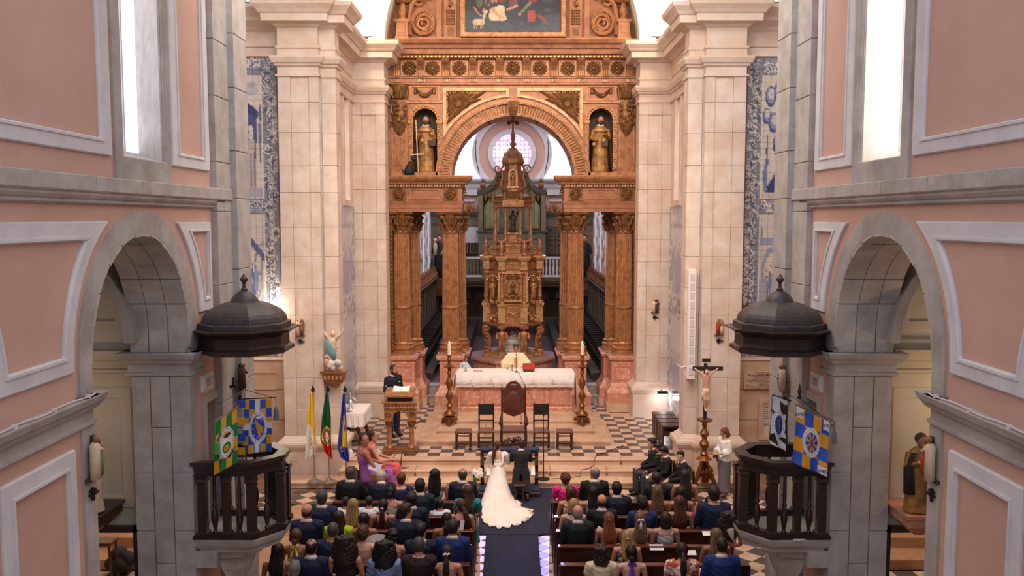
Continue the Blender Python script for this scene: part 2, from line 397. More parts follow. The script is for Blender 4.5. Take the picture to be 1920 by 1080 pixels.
# floor ----------------------------------------------------------
b=MB();b.box(-11,11,2,19.0,-.3,-.012);b.box(-11,11,19.0,24.5,-.3,-.012)
floor=struct('floor',b,mt['floor'])
NW=4.25;AY,AZ,AR=9.8,4.64,1.3
for s in (-1,1):
    sd=SIDE[s]
    # main nave wall with arch opening, window opening and pulpit door opening
    b=MB(s);TOP=12.0
    b.box(NW,5.0,3,8.5,0,TOP)
    arc=[(AY-AR*math.cos(a),AZ+AR*math.sin(a)) for a in np.linspace(0,PI,25)]
    for i in range(24):
        (y0,z0),(y1,z1)=arc[i],arc[i+1]
        b.add([(x,y,z) for x in (NW,5.0) for y,z in ((y0,z0),(y1,z1),(y1,6.78),(y0,6.78))],[(0,1,2,3),(7,6,5,4),(0,4,5,1)])
    b.box(NW,5.0,8.5,9.35,6.78,TOP);b.prism([(NW,10.49),(NW,13.3),(5.0,13.3),(5.0,11.6)],'z',6.78,TOP);b.box(NW,5.0,11.1,11.65,0,6.78)
    b.box(NW,5.0,11.65,12.25,3.55,6.78);b.box(NW,5.0,11.65,12.25,0,1.78);b.box(NW,5.0,12.25,13.3,0,6.78)
    wall=struct('wall_'+sd,b,mt['pink'])
    # door recess behind pulpit
    b=MB(s);b.box(4.9,4.98,11.66,12.24,1.78,3.55);b.box(4.86,4.9,11.7,12.2,1.85,2.6);b.box(4.86,4.9,11.7,12.2,2.68,3.45)
    struct('door_1' if s<0 else 'door_2',b,mt['dwood'])
    b=MB(s);ringp(b,[(11.55,1.78),(12.35,1.78),(12.35,3.66),(11.55,3.66)],[(11.65,1.78),(12.25,1.78),(12.25,3.55),(11.65,3.55)],NW,NW-.03)
    b.build('door_surround',mt['grey'],wall)
    # arch surround + voussoirs + jambs
    b=MB(s);o_,i_=[],[]
    for a in np.linspace(0,PI,33):
        o_.append((AY-(AR+.245)*math.cos(a),AZ+(AR+.245)*math.sin(a)));i_.append((AY-AR*math.cos(a),AZ+AR*math.sin(a)))
    o_=[(AY-AR-.245,4.35)]+o_+[(AY+AR+.245,4.35)];i_=[(AY-AR,4.35)]+i_+[(AY+AR,4.35)]
    ringp(b,o_,i_,NW+.02,NW-.022,opn=True);b.build('arch_surround',mt['grey'],wall)
    b=MB(s);b.box(NW-.02,NW+.05,8.26,8.5,0,4.1);b.box(NW-.02,NW+.05,11.1,11.34,0,4.1);b.build('jamb_strip',mt['grey'],wall)
    na=11
    for bi,(xa,xb) in enumerate(((4.23,4.49),(4.5,4.75),(4.76,5.0))):
        for k in range(na):
            a0,a1=PI*k/na+.006,PI*(k+1)/na-.006;r0=AR-.03-.012*(k % 2);r1=AR+.1;q=MB(s)
            pts=[(AY-r*math.cos(a),AZ+r*math.sin(a)) for r,a in ((r0,a0),(r0,(a0+a1)/2),(r0,a1),(r1,a1),(r1,(a0+a1)/2),(r1,a0))]
            q.prism(pts,'x',xa,xb);q.build('voussoir',mt['greyblock'],wall)
        for ya,yb in ((8.35,8.5),(11.07,11.25)):
            zc=[0,.9,1.95,2.75,4.03] if bi != 1 else [0,.55,1.5,3.35,4.03]
            for za,zb in zip(zc[:-1],zc[1:]):
                piece('jamb_block',wall,s,xa+.003,xb-.003,ya,yb,za+.003,zb-.003,mt['greyblock'])
            piece('jamb_block',wall,s,xa+.003,xb-.003,ya,yb,4.35,4.66,mt['greyblock'])
    # impost cornices
    prof=[(4.03,.0),(4.05,.03),(4.08,.03),(4.09,.005),(4.2,.005),(4.21,.05),(4.25,.07),(4.28,.1),(4.34,.12),(4.35,.12)]
    b=MB(s);b.prism([(NW+.05,4.03)]+[(NW-p-.02,z) for z,p in prof]+[(NW+.05,4.35)],'y',3,8.46);b.rl(4.24,5.04,8.3,8.5,prof)
    struct('trim_%d' % (1 if s<0 else 2),b,mt['grey'])
    b=MB(s);b.rl(4.24,5.04,11.08,11.4,prof);b.prism([(NW+.05,4.03)]+[(NW-p-.02,z) for z,p in prof]+[(NW+.05,4.35)],'y',11.1,11.56)
    struct('trim_%d' % (3 if s<0 else 4),b,mt['grey'])
    prof=[(6.24,.02),(6.26,.05),(6.29,.05),(6.3,.07),(6.33,.09),(6.36,.09),(6.365,.11),(6.52,.11)]
    b=MB(s);b.prism([(NW+.05,6.24)]+[(NW-p,z) for z,p in prof]+[(NW+.05,6.52)],'y',3,12.42)
    tr=struct('trim_%d' % (5 if s<0 else 6),b,mt['grey'])
    for ya in np.arange(3.2,12,1.07):
        piece('cornice_block',tr,s,NW-.118,NW-.08,ya,ya+1.06,6.368,6.523,mt['greyblock'])
    # cable with clips on both ledges
    t=E('electric_cable',(s*4.16,8,4.37),'thin grey cable clipped along the impost ledge of the %s nave wall' % sd,'cable')
    b=MB(s);pts=[(4.15+.012*math.sin(y*9),y,4.362+.012*abs(math.sin(y*3.4))) for y in np.arange(3.5,8.45,.08)];b.tube(pts,.009,6);b.build('wire',mt['bgrey'],t)
    for y in np.arange(3.9,8.4,.62):q=MB(s);q.box(4.13,4.17,y-.02,y+.02,4.35,4.385);q.build('clip',mt['white'],t)
    # stucco panel frames
    def fr(name,outer,inner,d=.035):
        q=MB(s);ringp(q,outer,inner,NW+.01,NW-d);o=q.build(name,mt['white'],wall);recess_bevel(o,.014)
        c1=np.array(outer).mean(0);q=MB(s)
        m1=[tuple(np.array(a)*.22+np.array(c)*.78) for a,c in zip(outer,inner)];m2=[tuple(np.array(a)*.08+np.array(c)*.92) for a,c in zip(outer,inner)]
        ringp(q,m1,m2,NW-d+.005,NW-d-.014);q.build('moulding',mt['white'],o)
    def carc(R,z0,z1,side,cy=AY):
        a0,a1=math.asin((z0-AZ)/R),math.asin((z1-AZ)/R);return [(cy+side*R*math.cos(a),AZ+R*math.sin(a)) for a in np.linspace(a0,a1,10)]
    Lc=AY-4.57
    fr('panel_frame',[(4.6,6.755),(9.1,6.755),(9.1,11.8),(4.6,11.8)],[(4.83,6.93),(8.87,6.93),(8.87,11.6),(4.83,11.6)])
    fr('panel_frame',[(10.72,6.755),(12.02,6.755),(12.02,11.8),(10.72,11.8)],[(10.95,6.93),(11.79,6.93),(11.79,11.6),(10.95,11.6)])
    o1=carc(1.66,4.61,6.07,-1);o2=list(reversed(carc(1.66,4.61,6.07,1,Lc)))
    i1=carc(1.83,4.79,5.88,-1);i2=list(reversed(carc(1.83,4.79,5.88,1,Lc)))
    fr('panel_frame',o1+o2,i1+i2)
    o1=carc(1.72,4.83,6.05,1);i1=carc(1.95,5.02,5.92,1)
    fr('panel_frame',[(11.98,4.83),(11.98,6.05)]+list(reversed(o1)),[(11.86,5.02),(11.86,5.92)]+[(min(y,11.8),z) for y,z in reversed(i1)])
    fr('panel_frame',[(6.9,1.0),(8.1,1.0),(8.1,3.88),(6.9,3.88)],[(7.07,1.2),(7.94,1.2),(7.94,3.69),(7.07,3.69)])
    fr('panel_frame',[(11.5,3.72),(11.92,3.72),(11.92,3.96),(11.5,3.96)],[(11.57,3.78),(11.85,3.78),(11.85,3.9),(11.57,3.9)])
    # clerestory window
    b=MB(s);ringp(b,[(9.18,6.52),(10.65,6.52),(10.65,11.9),(9.18,11.9)],[(9.35,6.78),(10.49,6.78),(10.49,11.7),(9.35,11.7)],NW+.02,NW-.04)
    win=struct('window_%d' % (1 if s<0 else 2),b,mt['grey']);recess_bevel(win,.01)
    b=MB(s)
    b.add([(NW-.005,10.485,6.78),(NW-.005,10.485,11.9),(5.02,11.585,11.9),(5.02,11.585,6.95)],[(0,1,2,3)])
    b.add([(NW,9.352,6.78),(NW,9.352,11.9),(5.02,9.2,11.9),(5.02,9.2,6.95)],[(3,2,1,0)])
    b.add([(NW,9.35,6.782),(NW,10.49,6.782),(5.02,11.59,6.97),(5.02,9.2,6.97)],[(0,1,2,3)])
    b.build('splayed_reveal',mt['greyblock'] if s<0 else mt['vault'],win)
    b=MB(s);b.box(5.02,5.05,9.2,11.6,6.9,12);b.build('pane',mt['glow'],win)
    b=MB(s);b.box(4.99,5.03,11.1,11.14,6.95,12);b.build('glazing_bar',mt['white'],win)
    # nave end pilaster (two steps) from stone courses
    b=MB(s);b.box(4.19,4.9,12.12,13.3,0,12)
    pil=struct('trim_%d' % (7 if s<0 else 8),b,mt['joint'])
    zc=0;k=0
    while zc<11.9:
        h=(.92,.78,1.05,.7)[k % 4]
        piece('stone_block',pil,s,4.16,4.3,12.1,12.7,zc+.004,zc+h-.004,mt['greyblock'])
        piece('stone_block',pil,s,4.07,4.3,12.7,13.32,zc+.2,zc+.2+h-.008,mt['greyblock'])
        piece('stone_block',pil,s,4.3,4.7,13.2,13.32,zc+.1,zc+.1+h-.008,mt['greyblock'])
        zc+=h;k+=1
    # side chapel seen through the arch
    b=MB(s);b.box(5.95,8.2,11.3,11.6,0,6.7);b.box(5.0,5.95,11.3,11.6,1.95,6.7);b.box(8.0,8.2,5,11.3,0,6.7);b.box(4.96,8.2,5,11.6,6.6,6.74)
    ch=struct('wall_chapel_'+sd,b,mt['cream'])
    b=MB(s)
    def fry(outer,inner,y=11.3,d=.03):
        q=MB(s);ringp(q,outer,inner,y+.005,y-d,'y');o=q.build('panel_frame',mt['cream'],ch);recess_bevel(o,.01)
    fry([(5.1,2.2),(6.6,2.2),(6.6,3.85),(5.1,3.85)],[(5.26,2.36),(6.44,2.36),(6.44,3.7),(5.26,3.7)])
    cc=6.4;o_=[(cc-1.28*math.cos(a),4.62+1.28*math.sin(a)) for a in np.linspace(0,PI,20)];i_=[(cc-1.12*math.cos(a),4.75+1.1*math.sin(a)) for a in np.linspace(0,PI,20)]
    fry(o_,i_)
    q=MB(s);q.prism([(11.3,4.03)]+[(11.3-p,z) for z,p in [(4.03,0),(4.05,.04),(4.09,.04),(4.1,.01),(4.2,.01),(4.22,.07),(4.28,.1),(4.35,.12)]]+[(11.3,4.35)],'x',5.0,8.0)
    q.build('impost_moulding',mt['cream'],ch)
    # vault rib of the chapel
    q=MB(s)
    for i in range(16):
        a0,a1=PI*i/16,PI*(i+1)/16
        q.add([(cc-r*math.cos(a),y,4.5+r*math.sin(a)) for a in (a0,a1) for r,y in ((1.52,11.29),(1.52,10.9),(1.4,10.9),(1.4,11.29))],[(0,1,5,4),(1,2,6,5),(2,3,7,6)])
    q.build('vault_rib',mt['grey'],ch)
    q=MB(s);q.box(5.02,5.12,11.22,11.6,0,1.95);q.box(5.85,5.95,11.22,11.6,0,1.95);q.box(5.02,5.95,11.22,11.6,1.87,1.95);q.build('door_frame',mt['dwood'],ch)
    # side wall beyond the chapel door: passage
    b=MB(s);b.box(8.6,8.8,11.6,13.3,0,3);b.box(5.05,8.8,11.6,13.3,2.9,3);struct('wall_passage_'+sd,b,mt['cream'])
    for i in range(9):
        for j_ in range(6):piece('tile',floor,s,5.15+i*.36,5.505+i*.36,12.2+j_*.36,12.555+j_*.36,-.03,.004,mt['dark_tile'] if (i+j_) % 2 else mt['light_tile'],.003)
    # transept end walls and east wall (with upper wall above the cornice)
    b=MB(s);b.box(9.3,9.6,13.3,20.6,0,14.5);b.box(4.9,9.6,20.2,20.7,0,14.5)
    tw=struct('wall_transept_'+sd,b,mt['vault'])
    # tan stone revetment under and above the tiles
    for xa,xb in ((5.3,6.22),(6.22,7.4),(7.4,9.2)):
        for za,zb in ((0,.62),(.63,1.28),(1.29,2.02),(2.03,2.74)):
            piece('stone_slab',tw,s,xa+.004,xb-.004,20.13,20.2,za,zb,mt['wallstone'])
    for xa,xb in ((5.3,6.6),(6.6,9.2)):
        for za,zb in ((9.84,10.05),(10.06,10.46)):piece('stone_slab',tw,s,xa+.004,xb-.004,20.13,20.2,za,zb,mt['block'])
    q=MB(s);q.prism([(20.2,10.4)]+[(20.14-p,z) for z,p in [(10.4,.02),(10.45,.08),(10.5,.1),(10.6,.3),(10.68,.32),(10.72,.36),(10.85,.5),(10.92,.5)]]+[(20.2,10.92)],'x',5.2,9.3)
    q.build('cornice',mt['stone'],tw)
    q=MB(s);q.prism([(20.2,2.74),(20.1,2.74),(20.1,2.79),(20.2,2.79)],'x',5.3,9.3);q.build('ledge',mt['block'],tw)
    # ---- crossing pier
    FY=19.7;b=MB(s)
    b.box(4.42,5.3,FY+.06,20.6,0,14);b.box(4.1,4.42,FY+.22,20.4,0,14)
    pier=struct('wall_pier_'+sd,b,mt['joint'])
    zc=1.02;k=0
    while zc<9.3:
        h=min((.62,.74,.68,.8)[k % 4],9.34-zc);j=.003
        for xa,xb,pr in ((4.4,4.62,0),(4.62,5.04,.03),(5.04,5.33,0)):
            if zc>8.8 or zc<1.1:pr=0
            piece('stone_block',pier,s,xa+j,xb-j,FY+pr,FY+.12,zc+j,zc+h-j,mt['block'],.005)
        piece('stone_block',pier,s,4.05,4.38,FY+.2,FY+.7,zc+j,zc+h-j,mt['block'],.005)
        piece('stone_block',pier,s,5.27,5.33,FY+.12,FY+.5,zc+j,zc+h-j,mt['block'],.005)
        zc+=h;k+=1
    q=MB(s);q.box(4.37,4.42,FY+.1,FY+.3,1,9.4);q.build('rebate',mt['grey'],pier)
    capp=[(9.3,-.02),(9.32,.04),(9.36,.04),(9.37,0),(9.53,0),(9.56,.05),(9.6,.06),(9.62,.1),(9.72,.14),(9.77,.14),(9.78,.0),(9.93,.0),(9.95,.03),(10.0,.03),(10.01,-.01),(10.4,-.01),(10.43,.05),(10.47,.08),(10.49,.12),(10.5,.27),(10.66,.28),(10.68,.32),(10.74,.36),(10.84,.45),(10.92,.47),(10.94,.47)]
    cap=MB(s);cap.rl(4.4,5.33,FY,20.3,capp);cap.rl(4.05,4.7,FY+.2,20.4,capp);cap.build('entablature',mt['stone'],pier)
    basep=[(0,.12),(.7,.12),(.71,.15),(.74,.16),(.78,.18),(.84,.18),(.88,.16),(.9,.11),(.93,.09),(.96,.05),(1.02,0)]
    q=MB(s);q.rl(4.4,5.33,FY,20.3,basep);q.rl(4.05,4.7,FY+.2,20.4,basep);q.build('pier_base',mt['stone'],pier)
    for xa,xb in ((4.35,4.72),(4.72,5.1),(5.1,5.42)):piece('plinth_block',pier,s,xa,xb-.004,FY-.127,FY,.0,.69,mt['block'])
    q=MB(s);q.rl(4.4,5.33,FY+.05,20.3,[(10.94,0),(13.9,0)]);q.rl(4.05,4.6,FY+.25,20.4,[(10.94,0),(13.9,0)]);q.build('upper_pier',mt['stone'],pier)
    # ---- chancel side wall with window
    b=MB(s);X0=4.45
    for y0,y1,z0,z1 in ((20.3,22.7,0,10.5),(23.35,24.3,0,10.5),(22.7,23.35,0,6.6),(22.7,23.35,9.3,10.5)):b.box(X0,5.0,y0,y1,z0,z1)
    b.box(X0,5.0,20.3,24.3,10.5,13)
    cw=struct('wall_chancel_'+sd,b,mt['stone'])
    q=MB(s);q.prism([(X0+.1,10.01)]+[(X0-p-.03,z) for z,p in capp if z>10 and z<11]+[(X0+.1,10.94)],'y',20.3,24.2);q.prism([(X0+.1,9.3)]+[(X0-p-.03,z) for z,p in capp if z<9.8]+[(X0+.1,9.79)],'y',20.3,24.2);q.build('cornice',mt['stone'],cw)
    w2=MB(s);w2.box(4.9,4.95,22.7,23.35,6.6,9.3);wo=struct('window_%d' % (3 if s<0 else 4),w2,mt['glow'])
    q=MB(s);ringp(q,[(22.58,6.45),(23.47,6.45),(23.47,9.4),(22.58,9.4)],[(22.7,6.6),(23.35,6.6),(23.35,9.3),(22.7,9.3)],X0,X0-.05);q.build('window_frame',mt['stone'],wo)
    # ---- inner pier
    IY=24.1;b=MB(s);b.box(3.6,4.45,IY+.06,25.0,0,11.0)
    ip=struct('wall_inner_pier_'+sd,b,mt['joint']);zc=1.45;k=0
    while zc<9.3:
        h=min((.7,.62,.75,.66)[k % 4],9.34-zc)
        for xa,xb,pr in ((3.55,3.8,0),(3.8,4.2,.03),(4.2,4.46,0)):piece('stone_block',ip,s,xa+j,xb-j,IY+(pr if 1.5<zc<8.8 else 0),IY+.12,zc+j,zc+h-j,mt['block'],.005)
        piece('stone_block',ip,s,3.55,3.62,IY+.12,IY+.6,zc+j,zc+h-j,mt['block'],.005);zc+=h;k+=1
    q=MB(s);q.rl(3.55,4.9,IY,25.0,capp);q.build('entablature',mt['stone'],ip)
    q=MB(s);q.rl(3.55,4.9,IY,25.0,[(z+.43,p*.9) for z,p in basep]);q.build('pier_base',mt['stone'],ip)
# painted tile picture helpers ------------------------------------
def azborder(cv,x0,x1,y0,y1,seed=0):
    cv.rect(x0,x1,y0,y1,'838798');r=np.random.RandomState(seed);horiz=(x1-x0)>(y1-y0);L=(x1-x0) if horiz else (y1-y0);w=(y1-y0) if horiz else (x1-x0)
    t=0
    while t<L:
        st=w*(.5+.2*r.rand());c=t+st/2;off=w*(.5+.16*(1 if r.rand()<.5 else -1))
        cx,cy=(x0+c,y0+off) if horiz else (x0+off,y0+c);R=w*.36;sg=1 if r.rand()<.5 else -1
        for q in range(26):
            a=sg*q*.42+r.rand()*.1;rr=R*(1-q/30)
            px,py=cx+rr*math.cos(a),cy+rr*math.sin(a)
            if x0<=px<=x1 and y0<=py<=y1:cv.ell(px,py,w*.1,w*.1,'565d7c');cv.ell(px-w*.015,py-w*.015,w*.072,w*.072,'dfcfc2')
        for q in range(5):
            px,py=cx+w*(r.rand()-.5)*1.0,cy+w*(r.rand()-.5)*1.0;a=r.rand()*3
            cv.ell(px,py,w*.17,w*.055,'b9b5c4',rot=a);cv.ell(px+.01,py+.012,w*.1,w*.02,'525978',rot=a)
        t+=st
    for e in ((x0,x0+.02,y0,y1),(x1-.02,x1,y0,y1),(x0,x1,y0,y0+.02),(x0,x1,y1-.02,y1)):cv.rect(*e,'585e78');
def figure(cv,x,y,h,robe='4a5a90',skin='dcc8b4',lean=0):
    cv.poly([(x-.16*h,y),(x+.16*h,y),(x+.13*h+lean*h,y-.62*h),(x+.05*h+lean*h,y-.82*h),(x-.07*h+lean*h,y-.82*h),(x-.13*h+lean*h,y-.6*h)],robe)
    for k in range(4):xx=x-.1*h+k*.065*h;cv.line(xx,y-.02*h,xx+lean*h*.7+.01,y-.55*h,.022*h,'e0cfbe' if k % 2 else '38487f',.7)
    cv.line(x-.1*h+lean*h,y-.68*h,x+.12*h+lean*h,y-.5*h,.075*h,robe);cv.ell(x+.13*h+lean*h,y-.48*h,.035*h,.03*h,skin)
    cv.ell(x+lean*h*1.1,y-.89*h,.07*h,.085*h,'4a5686');cv.ell(x+.01*h+lean*h*1.1,y-.88*h,.052*h,.068*h,skin)
AW,AH=2.1,7.04
def azulejo_canvas(s):
    cv=Cv(AW,AH,'d9c6b2',760)
    azborder(cv,0,.36,0,AH,3+s);azborder(cv,.36,AW,0,.4,5+s);azborder(cv,.36,AW,3.26,3.62,8+s);azborder(cv,.36,AW,6.5,AH,9+s)
    x0=.38;XX=cv.X;cv.X=(cv.X-.38)/.42+.38
    cv.rect(x0,9,.43,3.24,'d2c2b4')
    if s<0:
        cv.ell(1.0,.75,.5,.12,'9aa2bd',.6);cv.ell(.9,.62,.3,.06,'7f8bb0',.6)
        cv.poly([(.62,1.35),(AW,.95),(AW,3.1),(.78,3.1)],'49558c');cv.poly([(.55,1.22),(AW,.72),(AW,.98),(.62,1.42)],'2f3c78')
        for k in range(5):cv.rect(.95+k*.22,1.02+k*.22,1.5-k*.03,1.95-k*.03,'25305f')
        cv.line(.42,1.1,.48,2.4,.05,'36447c');cv.ell(.48,1.75,.1,.28,'5a6a9c',.8);cv.ell(.46,1.3,.09,.16,'46548c',.8)
        figure(cv,.95,3.0,1.5,'b9aaa4');cv.ell(.98,1.72,.16,.16,'dccab8',1,.6)
        cv.rect(x0,AW,3.0,3.24,'a6a2b4')
    else:
        n=cv.Y
        for k,(cx,cy,r) in enumerate(((.8,.9,.3),(1.3,.8,.34),(.6,1.35,.24),(1.0,1.5,.3),(1.5,1.4,.3),(1.8,.9,.3),(1.2,2.0,.25))):
            cv.ell(cx,cy,r,r*.8,'3a4a8a');cv.ell(cx+.03,cy-.03,r*.85,r*.62,'7f8ab4');cv.ell(cx+.05,cy-.06,r*.6,r*.4,'c3bcc2')
        figure(cv,1.25,1.3,.6,'cbb9a8',lean=.1)
        cv.line(.6,2.2,.75,1.5,.03,'43528a');cv.line(.7,2.9,.66,1.9,.04,'43528a')
        cv.poly([(.5,3.15),(1.2,2.6),(1.05,2.0),(1.35,1.85),(1.55,3.0),(1.5,3.15)],'2c3870');cv.ell(1.2,1.95,.1,.12,'d8c2ae');cv.line(1.05,2.3,.9,2.15,.06,'d8c2ae')
        cv.ell(.6,2.75,.14,.3,'6b7aa8');cv.ell(.68,2.4,.1,.08,'5a6a9c');cv.line(.52,3.1,.55,2.7,.05,'5a6a9c');cv.line(.7,3.1,.66,2.7,.05,'5a6a9c')
        cv.rect(x0,AW,3.12,3.24,'c7b29e')
    cv.rect(x0,9,3.66,6.46,'cdbcae')
    if s<0:
        cv.ell(.9,3.95,.9,.5,'8f98b8',.8,.8);cv.poly([(.4,4.55),(1.4,4.0),(1.4,4.2),(.4,4.75)],'4d5a92');cv.rect(.5,.95,4.7,5.6,'7d88ae');cv.ell(.72,4.72,.22,.25,'56659a');cv.ell(.72,4.78,.16,.2,'c9b8aa')
        for x,y,h,c in ((.6,5.9,.9,'b6a9a6'),(1.05,5.7,1.0,'52619a'),(.8,6.3,.8,'8d93b2'),(1.35,6.2,1.0,'3e4d88'),(1.15,6.4,.6,'cbbcb0'),(1.7,6.3,1.1,'5f6da0')):figure(cv,x,y,h,c,lean=.08)
    else:
        cv.rect(x0,AW,4.2,4.35,'8f98b6')
        for k in range(9):cv.rect(.45+k*.19,.48+k*.19,3.95,4.2,'6876a4')
        cv.ell(1.1,5.1,.62,.72,'8d97b8',1);cv.ell(1.1,5.15,.48,.6,'dfc0a2');cv.rect(x0,AW,5.2,6.46,'a6a4b4')
        for x,y,h,c in ((.7,6.0,1.1,'aaa2ac'),(.95,5.8,1.0,'6b78a6'),(1.5,5.9,1.0,'47568e'),(.75,6.4,.8,'7c87ae'),(1.25,6.4,.9,'b9aba4'),(1.6,6.4,.8,'5e6ca0')):figure(cv,x,y,h,c,lean=.06)
    cv.X=XX
    for xx in (.36,):cv.rect(xx-.012,xx+.012,.4,3.26,'e0cfbd');cv.rect(xx-.012,xx+.012,3.62,6.5,'e0cfbd')
    cv.noise(.12,9,4);g=cv.a.mean(2,keepdims=True);cv.a=cv.a*.72+g*.28*np.array([1,.97,.97])
    return cv
AZC={s:azulejo_canvas(s) for s in (-1,1)}
TS=.14
def tilegrid(x0,z1,y,n=5):                 # tile with x from the inner edge outward
    g=TS-.004;vs_,uv,fs=[],[],[]
    for j in range(n+1):
        for i in range(n+1):vs_.append((x0+.002+g*i/n,y,z1-.002-g*j/n));
    for j in range(n):
        for i in range(n):a=j*(n+1)+i;fs.append((a,a+n+1,a+n+2,a+1))
    k=len(vs_);cs=[0,n,(n+1)*(n+1)-1,n*(n+1)];vs_+=[(vs_[c][0],y+.03,vs_[c][2]) for c in cs]
    for a in range(4):fs.append((cs[a],cs[(a+1) % 4],k+(a+1) % 4,k+a))
    return vs_,fs
for s in (-1,1):
    sd=SIDE[s];cv=AZC[s];X0,ZT=5.47,9.83
    b=MB(s);b.box(5.4,7.62,20.18,20.2,2.79,9.84);pan=struct('wall_tile_panel_'+sd,b,mt['wallstone'])
    rest=MB(s);nt=0
    for j in range(50):
        for i in range(15):
            yy=20.165-.003*((i*7+j*3) % 3);v_,f_=tilegrid(X0+i*TS,ZT-j*TS,yy)
            # a thin offset keeps the glazed faces uneven
            inpic=2.6<=i+.5 and i<=6 and (3<=j<23 or 26<=j<46)
            if inpic and nt<300:
                q=MB(s);q.add(v_,f_);o=q.build('tile',mt['azul'],pan);nt+=1
                a=np.array(v_);setcol(o.data,cv.samp(a[:,0]-X0,ZT-a[:,2]))
            else:rest.add(v_,f_)
    o=rest.build('border_tiles',mt['azul'],pan,kind='stuff');a=np.array(rest.v);setcol(o.data,cv.samp(a[:,0]-X0,ZT-a[:,2]))
    # chancel wall tile revetment, tiles too small to tell apart
    cv2=Cv(3.9,6.0,'b8b4c0',300);azborder(cv2,0,3.9,0,.5,21);azborder(cv2,0,3.9,2.4,2.9,22);azborder(cv2,0,3.9,5.4,6,23)
    azborder(cv2,0,.4,0,6,24);azborder(cv2,3.4,3.9,0,6,25)
    for k in range(8):figure(cv2,.6+k*.38,2.35,1.3+.2*(k % 2),'6674a4');figure(cv2,.6+k*.38,5.3,1.4,'7280ab')
    cv2.a=cv2.a*.75+.25*np.array(lin('b9bccd'))
    b=MB(s);vs_,fs=[],[];nx,nz=40,60
    for jj in range(nz+1):
        for ii in range(nx+1):vs_.append((4.44,20.42+3.66*ii/nx,6.4-5.95*jj/nz))
    for jj in range(nz):
        for ii in range(nx):a=jj*(nx+1)+ii;fs.append((a,a+1,a+nx+2,a+nx+1))
    b.add(vs_,fs);b.box(4.442,4.46,20.41,24.09,.44,6.42)
    o=b.build('tile_revetment',mt['azul'],bpy.data.objects['wall_chancel_'+sd],kind='stuff');a=np.array(b.v);setcol(o.data,cv2.samp(np.clip((a[:,1]-20.42)*1.06,0,3.89),np.clip(6.4-a[:,2],0,5.99)))
# arches and vault above the chancel -------------------------------
b=MB();n=40;IYR=3.55
def archwall(b,y0,y1,R,zc,xo,zt,n=40):
    for i in range(n):
        a0,a1=PI*i/n,PI*(i+1)/n
        p=[(-R*math.cos(a),zc+R*math.sin(a)) for a in (a0,a1)]
        b.add([(x,y,z) for y in (y0,y1) for x,z in (p[0],p[1],(p[1][0],zt),(p[0][0],zt))],[(0,1,2,3),(7,6,5,4),(0,4,5,1)])
    for sx in (-1,1):b.box(sx*R,sx*xo,y0,y1,zc,zt)
archwall(b,24.12,25.0,IYR,11.0,4.5,15.4);struct('wall_chancel_arch',b,mt['vault'])
b=MB();o_=[(-(IYR+.16)*math.cos(a),10.94+(IYR+.16)*math.sin(a)) for a in np.linspace(0,PI,41)];i_=[(-(IYR-.02)*math.cos(a),10.94+(IYR-.02)*math.sin(a)) for a in np.linspace(0,PI,41)]
ringp(b,o_,i_,24.14,24.07,'y',opn=True);struct('trim_9',b,mt['white'])
b=MB()
for i in range(32):
    a0,a1=PI*i/32,PI*(i+1)/32
    b.add([(-r*math.cos(a),y,10.94+r*math.sin(a)) for a in (a0,a1) for y,r in ((19.9,4.44),(24.2,4.44),(24.2,4.6),(19.9,4.6))],[(0,1,5,4),(3,7,6,2)])
struct('ceiling',b,mt['vault'])
b=MB();archwall(b,19.9,20.4,4.1,10.94,9.3,16);struct('wall_crossing_arch',b,mt['vault'])
# steps and platform -------------------------------------------------
LX=4.45
b=MB();b.box(-LX-.9,LX+.9,18.98,19.5,0,.10);b.box(-3.95,3.95,19.43,20,0,.24);b.box(-3.95,3.95,19.86,20.4,0,.39);b.box(-4.44,4.44,20.0,24.8,0,.405)
steps=struct('floor_chancel_platform',b,mt['step'])
def slabrow(x0,x1,y0,y1,z0,z1,w,mat=mt['step'],nm='step_slab',par=steps,nose=.02):
    n=max(1,round((x1-x0)/w));ws=[1+.25*math.sin(3.1*i+z1*9) for i in range(n)];t=sum(ws);x=x0
    for k in range(n):
        d=(x1-x0)*ws[k]/t;q=MB();q.rl(x+.003,x+d-.003,y0,y1,[(z0,-nose),(z1-.05,-nose),(z1-.042,-.002),(z1-.01,0),(z1,-.008)]);q.build(nm,mat,par);x+=d
slabrow(-5.4,5.4,18.9,19.46,0,.143,1.5);slabrow(-4.02,4.02,19.35,19.9,.1,.286,1.6);slabrow(-4.02,4.02,19.78,20.06,.24,.43,1.7)
nt=0;T=.29;nxn=15
for j in range(14):
    for i in range(-nxn,nxn):
        x,y=i*T,20.07+j*T
        if abs(x+T/2)<2.55 and y+T/2>21.05 and j<12:continue
        if y+T>24.15:continue
        if abs(x+T/2)>4.0 and y<20.5:continue
        nt+=1
        piece('tile',steps,1,x+.002,x+T-.002,y+.002,y+T-.002,.39,.43+.001*((i*3+j) % 3),mt['dark_tile'] if (i+j) % 2 else mt['light_tile'],.003)
# tiles between the pedestals
for k,(x0,x1) in enumerate(((2.2,2.84),(-2.84,-2.2))):
    q=0
    for j in range(7):
        for i in range(2):piece('tile',steps,1,x0+i*.32,x0+i*.32+.315,24.15+j*.3,24.15+j*.3+.295,.39,.431,mt['dark_tile'] if (i+j) % 2 else mt['light_tile'],.003)
